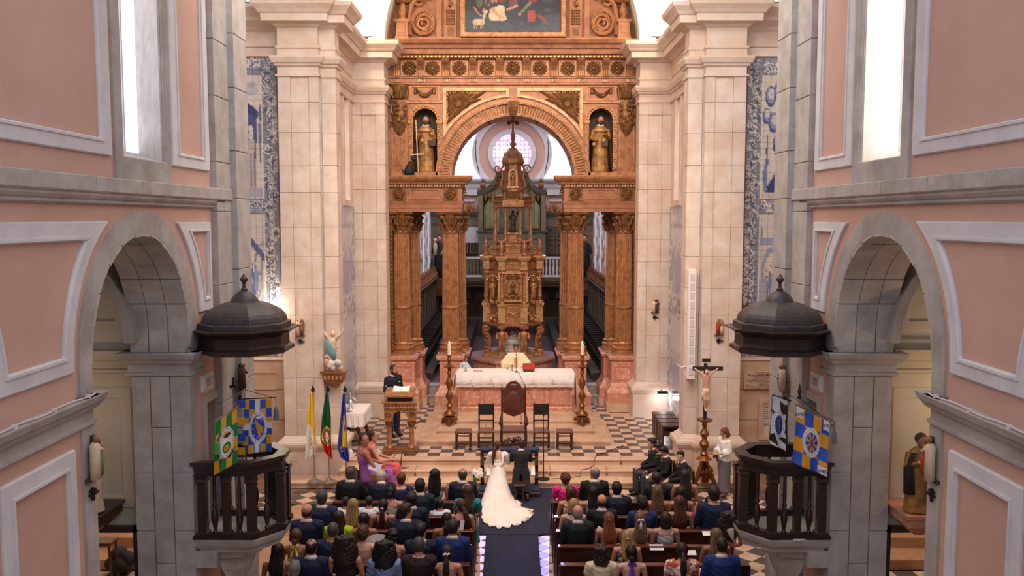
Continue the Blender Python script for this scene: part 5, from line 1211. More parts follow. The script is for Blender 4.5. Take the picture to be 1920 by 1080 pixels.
for s in (-1,1):
    for i in range(15):
        x=1.35+i*.155
        q=MB();q.lathe(bal,s*x,RYY,zf+.02,8);q.build('baluster',mt['white'] if s>0 else mt['organd'],g,smooth=True)
    q=MB(s);q.box(1.05,1.3,RYY-.08,RYY+.12,zf-.1,zr+.02);q.build('gallery_post',mt['organd'],g)
# organ
og=E('pipe_organ',(0,37.4,zf),'green and gold pipe organ with a curved pediment behind the gilded tower','organ');OY=37.5
xo=abs(PX(897,OY));zc_,zp=PZ(362,OY),PZ(432,OY)
b=MB();b.box(-xo,xo,OY,GY+.3,zf,zp);b.rl(-xo-.03,xo+.03,OY-.03,GY,[(zp-.12,0),(zp-.05,.05),(zp,.06)]);b.box(-xo,xo,OY+.3,GY+.3,zp,zc_);b.build('case',mt['organg'],og)
for s in (-1,1):
    q=MB(s);q.box(xo-.22,xo,OY-.04,OY+.3,zp,zc_);q.box(xo-.16,xo-.06,OY-.06,OY-.04,zp+.1,zc_-.1);q.box(xo-.92,xo-.74,OY-.04,OY+.3,zp,zc_);q.build('post',mt['organd'],og)
    for k in range(8):
        x=xo-.28-k*.062;h_=(zc_-zp-.15)*(.62+.38*(1-abs(k-4)/5)) if True else 1
        q=MB();q.lathe([(.012,0),(.026,.12),(.026,h_),(.022,h_)],s*x,OY+.02,zp,10);q.build('pipe',mt['pipe'],og,smooth='auto')
    q=MB(s)
    for k in range(9):leaf(q,xo-.26-.06*k,zc_-.02,.22+.05*abs(k-4),.09,-PI/2+.3*(k % 3-1),OY-.05,.03,4)
    for k in range(6):leaf(q,xo-.3-.08*k,zp+.02,.12,.08,PI/2+.3*(k % 3-1),OY-.05,.03,3)
    q.build('gilded_leafwork',mt['golddark'],og,kind='stuff')
    q=MB(s);q.box(xo-.85,xo-.3,OY-.03,OY,zf+.2,zp-.3);ringp(q,[(xo-.85,zf+.2),(xo-.3,zf+.2),(xo-.3,zp-.3),(xo-.85,zp-.3)],[(xo-.8,zf+.25),(xo-.35,zf+.25),(xo-.35,zp-.35),(xo-.8,zp-.35)],OY-.02,OY-.07,'y');q.build('lower_panel',mt['organd'],og)
    q=MB(s);q.lathe([(.1,0),(.05,.08),(.13,.22),(.12,.3),(.05,.38),(.1,.46),(.04,.56)],abs(PX(906,OY)),OY,zc_+.08,10);q.build('urn',mt['golddark'],og)
# curved pediment: swept profile
pp=[(px,py) for px,py in ((895,358),(908,354),(920,346),(928,334),(931,322),(938,322),(950,319))]
b=MB();L_=[(PX(px,OY),PZ(py,OY)) for px,py in pp];L_+=[(-x,z) for x,z in reversed(L_)]
R=[[(x,OY-.22,z),(x,OY+.3,z),(x*.93,OY+.3,z-.22),(x*.93,OY-.05,z-.22),(x*.96,OY-.14,z-.1)] for x,z in L_];b.rings(R);
b.add([(x,OY+.05,z-.05) for x,z in L_]+[(x,OY+.05,zc_-.2) for x,z in L_],[(i,i+1,i+1+len(L_),i+len(L_)) for i in range(len(L_)-1)]);b.build('pediment',mt['organg'],og)
b=MB()
for k in range(24):rr=random.Random(k+5);x=rr.uniform(-.8,.8);leaf(b,x,PZ(350,OY)+rr.uniform(-.1,.6)*(1-abs(x)/1.1),.25,.1,rr.random()*6,OY-.02,.04,4)
for s in (-1,1):spiral(b,s*.62,PZ(318,OY)+.05,.18,OY-.1,1.3,s,.05)
b.build('pediment_carving',mt['golddark'],og,kind='stuff')
# paintings under the gallery
for s in (-1,1):
    t=E('oil_painting',(s*2.35,BY-.1,2.4),'dark oil painting of robed figures under the gallery, %s of the gilded tower' % SIDE[s],'painting')
    x0,x1=1.6,2.95;z0,z1=2.35,3.5;yy=38.5
    b=MB(s);ringp(b,[(x0,z0),(x1,z0),(x1,z1),(x0,z1)],[(x0+.08,z0+.08),(x1-.08,z0+.08),(x1-.08,z1-.08),(x0+.08,z1-.08)],yy,yy-.08,'y');b.build('frame',mt['stallp'],t)
    cv=Cv(1.2,1.0,'22201f',120)
    for x,y,h_,c_ in ((.3,.95,.6,'3f332c'),(.5,.9,.7,'8d7e6c'),(.7,.98,.5,'4a3a30'),(.9,.95,.6,'6b4a38')):figure(cv,x,y,h_,c_,'9a7358')
    cv.a *= .8;sheet(cv,lambda u,v:(s*(x0+.07)+(s*(x1-x0-.14))*(u if s>0 else 1-u) if s>0 else -(x1-.07)+(x1-x0-.14)*u,yy-.02,z1-.08-(z1-z0-.16)*v),40,34,'canvas',mt['oil'],t)
# under-gallery wall
b=MB();b.box(-CX,CX,38.52,BY-.02,.92,3.45);
for s in (-1,1):
    for x in (1.4,3.1):b.box(s*x-.12,s*x+.12,38.4,38.55,.92,3.45)
struct('wall_under_gallery',b,mt['stallp'])
# friar statues on corner brackets
for s,lb in ((-1,'black robed friar statue carrying a child on the left bracket of the choir'),(1,'dark cloaked statue on the right bracket of the choir, half behind a column')):
    x,y=s*3.15,37.0;z=PZ(520,37);zt=PZ(442,37);h_=zt-z
    t=E('saint_statue',(x,y,z),lb,'statue');b=MB();saint(b,x,y,z,h_,.24,1);b.build('robe',mt['cassock'],t,smooth=True)
    b=MB();head(b,x,y-.03,z+h_*.93,.13);b.build('head',mt['skin'],t,smooth=True);b=MB();b.ell((x,y+.02,z+h_*.96),.12,.12,.12,10,6);b.build('hair',mt['cassock'],t,smooth=True)
    if s<0:
        b=MB();b.loft([(x-.16,y-.2,z+h_*.55,.08,.08),(x-.16,y-.2,z+h_*.78,.09,.08),(x-.16,y-.2,z+h_*.84,.04,.04)],10);b.ell((x-.16,y-.2,z+h_*.9),.08,.08,.09,8,6);b.build('child',mt['poly'],t,smooth=True)
        b=MB();b.tube([(x+.1,y-.28,z+h_*.55),(x+.34,y-.28,z+h_*.9)],.02,6);b.build('lily_stem',mt['poly'],t)
    b=MB();b.box(x-.25,x+.25,y-.25,y+.25,z-.06,z);b.build('plinth',mt['habitd'],t)
    t=E('statue_bracket',(x,y+.1,z-.8),'pinkish bracket carrying the statue in the %s corner of the choir' % SIDE[s],'bracket');b=MB();b.rl(x-.36,x+.36,y-.35,y+.3,[(z-.8,-.15),(z-.5,-.05),(z-.15,0),(z-.12,.06),(z-.062,.06)]);b.build('corbel',mt['goldred'],t)
# ================================================================ altar
al=E('altar',(.18,23.9,.74),'pink marble altar table standing on three steps','altar')
x0,x1,y0,y1,z0,z1=PX(859,23.44,750),PX(1073,23.44,750),23.44,24.2,.74,1.80
b=MB();b.rl(x0,x1,y0,y1,[(z0,.02),(z0+.1,.02),(z0+.13,0),(z1-.1,0),(z1-.06,.03),(z1,.03)]);b.build('body',mt['marble'],al)
w=(x1-x0)
for k,(a,c) in enumerate(((.02,.2),(.22,.76),(.8,.98))):
    q=MB();xa,xb=x0+w*a,x0+w*c;ringp(q,[(xa,z0+.18),(xb,z0+.18),(xb,z1-.15),(xa,z1-.15)],[(xa+.05,z0+.23),(xb-.05,z0+.23),(xb-.05,z1-.2),(xa+.05,z1-.2)],y0,y0-.02,'y');q.build('front_panel',mt['marble2'],al)
cl=E('altar_cloth',(.18,23.9,1.8),'white altar cloth with embroidered crosses and a lace edge on the marble altar','cloth')
b=MB();zt=1.815;n=60;zd=zt-.36;R=[]
for i in range(n+1):
    u=i/n;x=x0-.06+(w+.12)*u;wv=.012*math.sin(u*70)+.01*math.sin(u*31)
    R.append([(x,y1+.05,zt-.3),(x,y1+.045,zt),(x,y0-.045,zt),(x,y0-.06+wv*.4,zt-.02),(x,y0-.075+wv,zt-.2),(x,y0-.075+wv*1.6,zd)])
vs_=[p for r in R for p in r];m_=6
b.add(vs_,[(i*m_+k,i*m_+k+1,(i+1)*m_+k+1,(i+1)*m_+k) for i in range(n) for k in range(m_-1)])
for sx,xe in ((-1,x0-.06),(1,x1+.06)):      # side falls
    zz=zt-(1.0 if sx>0 else .5);pts=[]
    for i in range(13):
        u=i/12;y=y0-.05+(y1-y0+.1)*u;pts.append([(xe,y,zt),(xe+sx*.03,y,zt-.05),(xe+sx*(.06+.015*math.sin(u*25)),y,(zt+zz)/2),(xe+sx*(.09+.02*math.sin(u*25)),y,zz)])
    b.add([p for r in pts for p in r],[(i*4+k,i*4+k+1,(i+1)*4+k+1,(i+1)*4+k) for i in range(12) for k in range(3)])
o=b.build('linen',mt['linen'],cl,smooth='auto');so=o.modifiers.new('thickness','SOLIDIFY');so.thickness=.006
b=MB();
for i in range(64):
    x=x0-.04+(w+.08)*(i+.5)/64;wv=.02*math.sin(i/64*70)+.016*math.sin(i/64*31)
    b.prism([(x-.028,zd+.05),(x-.028,zd),(x,zd-.03),(x+.028,zd),(x+.028,zd+.05)],'y',y0-.09+wv*.7,y0-.083+wv*.7)
b.build('lace_edge',mt['lace'],cl)
emb=MB()
for k,xx in enumerate((.12,.29,.5,.66,.83)):
    cx=x0+w*xx;zz=zt-.2;sc=1.6 if k==2 else 1
    emb.box(cx-.006*sc,cx+.006*sc,y0-.1,y0-.094,zz-.04*sc,zz+.05*sc);emb.box(cx-.03*sc,cx+.03*sc,y0-.1,y0-.094,zz+.015,zz+.025);emb.box(cx-.09*sc,cx+.09*sc,y0-.1,y0-.094,zz-.055*sc,zz-.048*sc)
emb.build('embroidery',mt['lace'],cl,kind='stuff')
# things on the altar
t=E('missal_stand',(.4,23.72,1.82),'open book with a red cover on a dark stand on the altar','book stand')
b=MB();b.prism([(23.6,1.86),(23.85,1.98),(23.85,2.0),(23.6,1.88)],'x',.32,.62);
for x in (.36,.58):b.tube([(x,23.62,1.82),(x,23.66,1.9)],.012,6);b.tube([(x,23.84,1.82),(x,23.8,1.97)],.012,6);b.tube([(x,23.62,1.825),(x,23.84,1.825)],.012,6)
b.build('stand',mt['iron'],t);b=MB();b.prism([(23.61,1.885),(23.85,2.0),(23.85,2.03),(23.61,1.91)],'x',.3,.64);b.build('book',fab('red_cover','b03a28'),t)
t=E('altar_microphone',(.12,23.6,1.82),'thin black gooseneck microphone standing on the altar in front of the priest','microphone')
b=MB();b.lathe([(.05,0),(.05,.015),(.02,.03)],.12,23.6,1.82,12);b.build('base',mt['iron'],t);b=MB();b.tube([(.12,23.6,1.84),(.12,23.62,2.1),(.12,23.64,2.28)],.007,6);b.ell((.12,23.64,2.3),.018,.018,.03,8,5);b.build('gooseneck',mt['iron'],t)
t=E('microphone_cable',(.3,23.35,1.8),'thin cable drooping from the altar microphone to the floor','cable');b=MB();b.tube([(.14,23.56,1.835),(.2,23.4,1.84),(.26,23.33,1.7),(.4,23.3,1.4),(.62,23.25,1.05),(.85,23.2,.86),(1.0,22.9,.76)],.006,5);b.build('wire',mt['stallp'],t)
t=E('chalice',(.0,23.7,1.82),'small silver chalice on the altar beside the microphone','chalice');b=MB();b.lathe([(.045,0),(.04,.01),(.012,.03),(.018,.07),(.012,.1),(.04,.13),(.045,.19),(.04,.19)],.0,23.7,1.82,14);b.build('cup',mt['silver'],t,smooth='auto')
t=E('glass_cruet',(x0+.2,23.75,1.82),'small glass cruet near the left end of the altar','cruet');b=MB();b.lathe([(.035,0),(.04,.03),(.03,.06),(.02,.08),(.025,.1)],x0+.2,23.75,1.82,12);b.build('bottle',mt['glassm'],t)
t=E('folded_booklet',(x0+.5,23.8,1.82),'flat booklet with red edges near the left end of the altar','booklet');b=MB();b.box(x0+.42,x0+.68,23.75,23.9,1.82,1.835);b.build('cover',fab('red_cover','b03a28'),t);b=MB();b.box(x0+.43,x0+.67,23.745,23.89,1.835,1.84);b.build('page',mt['paper'],t)
t=E('plastic_sheet',(PX(875,25.2),25.0,.5),'crumpled clear plastic bag beside the pedestal behind the altar','bag');b=MB();px=PX(876,25.0);b.loft([(px,24.6,.9,.25,.2),(px-.03,24.6,1.2,.3,.22),(px+.03,24.6,1.55,.22,.18),(px-.08,24.6,1.9,.1,.1)],11)
for i,v in enumerate(b.v):rr=random.Random(i);b.v[i]=(v[0]+rr.uniform(-.04,.04),v[1]+rr.uniform(-.04,.04),v[2]+rr.uniform(-.03,.03))
b.build('film',M('cloudy_plastic','c5ccd4',.25,spec=.7),t)
# floor candlesticks
def candlestick(x,y,z,lb):
    t=E('floor_candlestick',(x,y,z),lb,'candlestick','tall altar candlesticks')
    b=MB();b.lathe([(.15,.28),(.12,.34),(.1,.36),(.05,.42),(.07,.47),(.09,.52),(.05,.58),(.04,.64),(.06,.68),(.1,.75),(.105,.8),(.06,.88),(.04,.95),(.06,1.0),(.1,1.1),(.1,1.16),(.05,1.25),(.035,1.35),(.06,1.4),(.04,1.46),(.05,1.52),(.14,1.56),(.15,1.58),(.05,1.6),(.04,1.7),(.06,1.75),(.04,1.82),(.07,1.86),(.05,1.88)],x,y,z,16);b.build('shaft',mt['brass'],t,smooth='auto')
    b=MB();b.rl(x-.13,x+.13,y-.13,y+.13,[(z+.06,-.03),(z+.1,0),(z+.24,-.03),(z+.28,.03),(z+.32,.02)]);
    for k in range(3):
        leaf(b,x-.1+.1*k,z+.1,.16,.08,PI/2,y-.14,.03,3)
    b.build('base',mt['brass'],t)
    for k in range(3):a=-PI/2+k*2*PI/3;q=MB();q.tube([(x+.1*math.cos(a),y+.1*math.sin(a),z+.2),(x+.2*math.cos(a),y+.2*math.sin(a),z+.14),(x+.22*math.cos(a),y+.22*math.sin(a),z+.03)],[.05,.04,.045],7);q.build('foot',mt['brass'],t)
    b=MB();b.lathe([(.045,0),(.045,.3),(.04,.3)],x,y,z+1.87,12);b.build('candle',mt['wax'],t);b=MB();b.ell((x,y,z+2.21),.012,.012,.035,6,5);b.build('flame',mt['flame'],t)
pc=at(843,783,22.2);zz=.64
candlestick(PX(843,22.3,780),22.3,.64,'tall turned brass candlestick with a lit candle left of the altar');candlestick(PX(1091,22.3,780),22.3,.64,'tall turned brass candlestick with a lit candle right of the altar')
# ---------------------------------------------------------------- seats in front of the altar
def stool(x,y,z,lb,label_only=False):
    t=E('leather_stool',(x,y,z),lb,'stool','low leather stools');w_=.2
    b=MB();b.box(x-w_,x+w_,y-.17,y+.17,z+.4,z+.46,.02);b.build('seat',mt['leather'],t)
    b=MB()
    for k in range(5):b.ell((x-.16+.08*k,y-.172,z+.42),.01,.006,.01,6,4)
    b.build('studs',mt['stud'],t)
    for sx in (-1,1):
        for sy in (-1,1):q=MB();q.rl(x+sx*(w_-.03)-.022,x+sx*(w_-.03)+.022,y+sy*.14-.022,y+sy*.14+.022,[(z,.008),(z+.03,.01),(z+.04,-.004),(z+.2,0),(z+.4,0)]);q.build('leg',mt['chairw'],t)
    [MB().box(x-w_+.03,x+w_-.03,y+a_,y+a_+.025,z+c_,z+c_+.03).build('stretcher',mt['chairw'],t) for a_,c_ in ((-.15,.14),(.125,.26))]
def chair(x,y,z,lb,r=0):
    t=E('side_chair',(x,y,z),lb,'chair','black leather side chairs');w_=.2
    b=MB();b.box(x-w_,x+w_,y-.2,y+.2,z+.42,z+.48,.015);b.build('seat',mt['leather'],t)
    b=MB();b.box(x-w_,x+w_,y+.17,y+.2,z+.8,z+1.08,.01);b.prism([(x-.13,z+.94),(x,z+.86),(x+.13,z+.94),(x,z+1.02)],'y',y+.155,y+.172);b.build('backrest',mt['black'],t)
    b=MB()
    for k in range(9):b.ell((x-.18+.045*k,y-.203,z+.43),.008,.006,.012,6,4)
    for sx in (-1,1):b.ell((x+sx*.19,y+.165,z+1.06),.012,.006,.012,6,4);b.ell((x+sx*.19,y+.165,z+.82),.012,.006,.012,6,4)
    b.build('studs',mt['stud'],t)
    for sx in (-1,1):
        q=MB();q.rl(x+sx*(w_-.02)-.025,x+sx*(w_-.02)+.025,y-.2,y-.15,[(z,.006),(z+.04,.01),(z+.06,-.006),(z+.3,-.003),(z+.42,0)]);q.build('leg',mt['black'],t)
        q=MB();q.rl(x+sx*(w_-.02)-.022,x+sx*(w_-.02)+.022,y+.15,y+.2,[(z,.006),(z+.04,.01),(z+.06,-.004),(z+1.09,-.002)]);q.build('leg',mt['black'],t)
    [MB().box(x-w_+.02,x+w_-.02,y+a_,y+a_+.025,z+c_,z+c_+.035).build('stretcher',mt['black'],t) for a_,c_ in ((-.19,.18),(.165,.64),(.165,.2))]
sy=20.75
stool(PX(869,sy,815),sy,.43,'low brown leather stool, leftmost seat before the altar');stool(PX(1058.5,sy,815),sy,.43,'low brown leather stool, rightmost seat before the altar')
chair(PX(911.5,sy,815),sy,.43,'black leather chair between the left stool and the throne');chair(PX(1015,sy,815),sy,.43,'black leather chair between the throne and the right stool')
x,y,z=PX(963,sy,815),sy,.43
t=E('carved_throne',(x,y,z),'tall brown leather armchair with an arched back before the altar','armchair')
b=MB();pts=[(x-.28,z+.86),(x-.28,z+1.42),(x-.22,z+1.45),(x-.17,z+1.55),(x-.09,z+1.62),(x,z+1.64),(x+.09,z+1.62),(x+.17,z+1.55),(x+.22,z+1.45),(x+.28,z+1.42),(x+.28,z+.86),(x+.16,z+.8),(x,z+.74),(x-.16,z+.8)]
b.prism(pts,'y',y+.22,y+.27);b.build('backrest',mt['leather'],t,bevel=.008)
b=MB();b.ell((x,y+.225,z+1.1),.2,.03,.28,14,8);b.ell((x,y+.225,z+1.5),.13,.025,.08,12,6);b.build('embossed_panel',mt['leather'],t,smooth=True)
b=MB();b.box(x-.28,x+.28,y-.25,y+.25,z+.44,z+.52,.02);b.build('seat',mt['leather'],t)
b=MB()
for k in range(9):b.ell((x-.24+.06*k,y-.254,z+.47),.011,.006,.011,6,4)
for k in range(9):
    for sx in (-1,1):b.ell((x+sx*.265,y+.215,z+.88+.065*k),.011,.006,.011,6,4)
b.build('studs',mt['stud'],t)
for sx in (-1,1):
    q=MB();q.rl(x+sx*.3-.03,x+sx*.3+.03,y-.27,y-.21,[(z,.01),(z+.05,.015),(z+.08,-.006),(z+.25,.005),(z+.44,0),(z+.6,-.008),(z+.7,.0)]);q.build('leg',mt['chairw'],t)
    q=MB();q.rl(x+sx*.29-.025,x+sx*.29+.025,y+.21,y+.27,[(z,.01),(z+.05,.01),(z+.08,-.004),(z+1.45,0),(z+1.46,-.01),(z+1.56,-.02)]);q.build('leg',mt['chairw'],t)
    q=MB();q.tube([(x+sx*.3,y+.2,z+.78),(x+sx*.31,y,z+.76),(x+sx*.32,y-.2,z+.72),(x+sx*.32,y-.3,z+.68)],[.03,.035,.04,.045],8);q.build('armrest',mt['chairw'],t)
b=MB();b.box(x-.28,x+.28,y-.25,y-.22,z+.12,z+.17);
for sg in (-1,1):spiral(b,x+sg*.1,z+.28,.08,y-.24,1.3,sg,.022);spiral(b,x+sg*.2,z+.24,.05,y-.24,1.3,-sg,.018)
for k in range(5):leaf(b,x,z+.2,.16,.07,PI*k/4,y-.25,.025,3)
b.build('carved_stretcher',mt['chairw'],t)
# ---------------------------------------------------------------- gilded lectern
lx,ly,lz=PX(752,20.5,850),20.45,.43
t=E('gilded_lectern',(lx,ly,lz),'gilded arched lectern on two columns beside the officer','lectern')
b=MB();b.rl(lx-.42,lx+.42,ly-.2,ly+.25,[(lz,.01),(lz+.02,.01),(lz+.03,0),(lz+.07,0),(lz+.08,-.02)]);b.build('base',mt['golddark'],t)
for sx in (-1,1):
    b=MB();b.lathe([(.09,.08),(.09,.12),(.065,.15),(.06,.2),(.055,.62),(.07,.64)],lx+sx*.27,ly,lz,14);q_=b.build('column',mt['gold'],t,smooth='auto')
    b=MB();b.lathe([(.06,.62),(.08,.7),(.1,.76),(.11,.77)],lx+sx*.27,ly,lz,12)
    for k in range(8):a=k*PI/4;b.tube([(lx+sx*.27+.06*math.cos(a),ly+.06*math.sin(a),lz+.64),(lx+sx*.27+.1*math.cos(a),ly+.1*math.sin(a),lz+.74)],[.025,.02],5)
    b.build('capital',mt['golddark'],q_)
b=MB();n=14
for i in range(n):
    a0,a1=PI*i/n,PI*(i+1)/n;p0,p1=(lx-.19*math.cos(a0),lz+.8+.22*math.sin(a0)),(lx-.19*math.cos(a1),lz+.8+.22*math.sin(a1))
    b.add([(xx,yy,zz_) for yy in (ly-.1,ly+.12) for xx,zz_ in (p0,p1,(p1[0],lz+1.1),(p0[0],lz+1.1))],[(0,1,2,3),(7,6,5,4),(0,4,5,1)])
for sx in (-1,1):b.box(lx+sx*.19,lx+sx*.38,ly-.1,ly+.12,lz+.77,lz+1.1)
b.build('arcade',mt['gold'],t)
b=MB();b.rl(lx-.38,lx+.38,ly-.12,ly+.14,[(lz+1.1,.02),(lz+1.13,.03),(lz+1.15,0),(lz+1.2,.0),(lz+1.23,.05),(lz+1.26,.06)]);b.build('cornice',mt['goldlight'],t)
b=MB()
for k in range(9):b.lathe([(.03,0),(.03,.02)],lx-.34+.085*k,ly-.13,lz+1.15,8)
for sx in (-1,1):spiral(b,lx+sx*.29,lz+.96,.07,ly-.11,1.4,sx,.018)
b.build('carving',mt['golddark'],t)
b=MB();b.box(lx-.3,lx+.3,ly-.05,ly+.15,lz+1.26,lz+1.4);b.build('book_box',mt['chairw'],t);b=MB();b.prism([(ly-.2,lz+1.38),(ly+.25,lz+1.5),(ly+.25,lz+1.54),(ly-.2,lz+1.42)],'x',lx-.36,lx+.36);b.build('desk_top',mt['gold'],t)
t=E('open_book',(lx,ly+.08,lz+1.5),'open white book lying on the gilded lectern','book')
b=MB()
for sx in (-1,1):b.add([(lx+.02+sx*.005,ly+.02,lz+1.475),(lx+.02+sx*.2,ly+.02,lz+1.48),(lx+.02+sx*.2,ly+.22,lz+1.56),(lx+.02+sx*.005,ly+.22,lz+1.545),(lx+.02+sx*.005,ly+.02,lz+1.49),(lx+.02+sx*.2,ly+.02,lz+1.505),(lx+.02+sx*.2,ly+.22,lz+1.585),(lx+.02+sx*.005,ly+.22,lz+1.56)],[(0,1,2,3),(4,7,6,5),(0,4,5,1),(1,5,6,2),(2,6,7,3),(3,7,4,0)])
b.build('page_block',mt['paper'],t)
# microphone stand, acrylic stand, cables
x,y=PX(1018,19.55,895),19.15;t=E('microphone_stand',(x,y,.143),'black straight microphone stand on the chancel step right of the couple','microphone stand')
b=MB();b.lathe([(.14,0),(.14,.02),(.03,.035)],x,y,.143,18);b.build('base',mt['iron'],t);b=MB();b.tube([(x,y,.16),(x,y,1.0)],.012,6);b.tube([(x,y,1.0),(x,y,1.62)],.008,6);b.build('pole',mt['iron'],t);b=MB();b.ell((x,y,1.64),.02,.02,.035,8,5);b.build('microphone',mt['iron'],t)
x=PX(1037,20.2,820);t=E('acrylic_stand',(x,20.2,.43),'clear acrylic stand right of the microphone stand','stand');b=MB();b.box(x-.05,x+.05,20.19,20.21,.45,1.05);b.build('sheet',mt['glassm'],t);b=MB();b.box(x-.06,x-.05,20.18,20.22,.43,1.05);b.box(x+.05,x+.06,20.18,20.22,.43,1.05);b.build('edge',mt['bgrey'],t)
t=E('floor_cable',(2.2,20,.43),'thin black cable trailing over the right chancel steps','cable');b=MB();b.tube([(2.8,21.0,.437),(2.3,20.4,.437),(2.0,20.0,.44),(1.95,19.77,.44),(1.93,19.74,.3),(1.8,19.5,.294),(1.6,19.36,.294),(1.58,19.31,.16),(1.2,19.2,.15),(.9,19.15,.15)],.007,5);b.build('wire',mt['iron'],t)
t=E('lectern_cable',(lx,20,.43),'thin looped cable hanging from the lectern foot over the left steps','cable');b=MB();b.tube([(lx-.1,20.2,.44),(lx-.1,19.74,.44),(lx-.1,19.72,.3),(lx+.1,19.6,.294),(lx+.3,19.55,.294),(lx+.2,19.48,.294),(lx-.05,19.5,.294),(lx+.1,19.74,.3),(lx+.1,19.76,.44),(lx+.05,20.2,.44)],.007,5);b.build('wire',mt['iron'],t)
# prie-dieu
x0,x1=PX(899,18.75,850),PX(1011,18.75,850);yk=18.55;t=E('kneeler',((x0+x1)/2,yk,.018),'long dark carved kneeler with a navy cushioned rail before the couple','kneeler')
xc=(x0+x1)/2;b=MB();b.box(x0,x1,yk+.2,yk+.38,.9,.96,.025);b.build('rail_cushion',fab('navy_velvet','2c3450'),t,bevel=.01)
b=MB();b.box(x0+.05,x1-.05,yk+.24,yk+.34,.86,.9);b.box(x0+.05,x1-.05,yk+.25,yk+.3,.68,.74);b.build('rail',mt['chairw'],t)
for sx,xx in ((-1,x0+.06),(1,x1-.06)):
    b=MB();b.prism([(yk+.2,.02),(yk+.4,.02),(yk+.36,.15),(yk+.3,.3),(yk+.36,.45),(yk+.3,.6),(yk+.38,.8),(yk+.38,.88),(yk+.18,.88),(yk+.2,.78),(yk+.14,.6),(yk+.22,.45),(yk+.16,.3),(yk+.22,.15)],'x',xx-.04,xx+.04);b.build('side_support',mt['chairw'],t)
b=MB();b.box(x0,x1,yk-.3,yk+.35,.02,.12,.01);b.build('kneeling_board',mt['chairw'],t);b=MB();b.box(x0+.02,x1-.02,yk-.3,yk+.05,.12,.19,.03);b.build('knee_cushion',fab('navy_velvet','2c3450'),t,bevel=.01)
for k,xx in enumerate((PX(914.5,18.3,892),PX(998,18.3,892))):
    t=E('order_of_service',(xx,18.3,.55),'white booklet %s of the couple, resting on the kneeler' % ('left' if k==0 else 'right'),'booklet');b=MB();b.prism([(18.3,.47),(18.52,.62),(18.5,.65),(18.28,.5)],'x',xx-.03,xx+.06);b.build('page',mt['paper'],t)
    for c in COL.objects:
        if c.parent==t:pass
# low round stool behind the groom
x=PX(974,17.95,920);t=E('carved_stool',(x,18.0,.018),'small dark carved stool behind the groom','stool');b=MB();b.box(x-.13,x+.13,17.9,18.16,.36,.41,.015);b.build('seat',mt['chairw'],t)
for sx in (-1,1):
    for sy_ in (17.93,18.12):b=MB();b.tube([(x+sx*.1,sy_,.36),(x+sx*.07,sy_,.2),(x+sx*.11,sy_,.03)],[.02,.02,.025],6);b.build('leg',mt['chairw'],t)
# bouquet
bx_=PX(893,17.9,905);t=E('bouquet',(bx_,18.0,.1),'white flower bouquet with green stems left of the bride','flowers');b=MB();rr=random.Random(3)
for k in range(16):
    p=(bx_+rr.uniform(-.1,.12),17.9+rr.uniform(-.08,.08),.62+rr.uniform(-.07,.1));
    for j in range(5):a=j*1.256+rr.random();b.ell((p[0]+.025*math.cos(a),p[1]+.01,p[2]+.025*math.sin(a)),.022,.02,.03,6,4)
b.build('blossoms',mt['linen'],t,kind='stuff');b=MB()
for k in range(9):xx=bx_-.12+.02*k;b.tube([(xx,17.9,.3),(bx_-.03+rr.uniform(-.05,.05),17.9,.6)],.012,5)
for k in range(8):leaf(b,bx_-.05+.02*k,.5,.12,.04,1.2+k*.15,17.88,.02,3)
b.build('stems',fab('leaf_green','7c8c3c'),t,kind='stuff');b=MB();b.lathe([(.03,0),(.045,.1),(.03,.2)],bx_-.06,17.9,.1,8);b.tube([(bx_-.06,17.9,.018),(bx_-.06,17.9,.32)],.03,8);b.build('holder',mt['linen'],t)
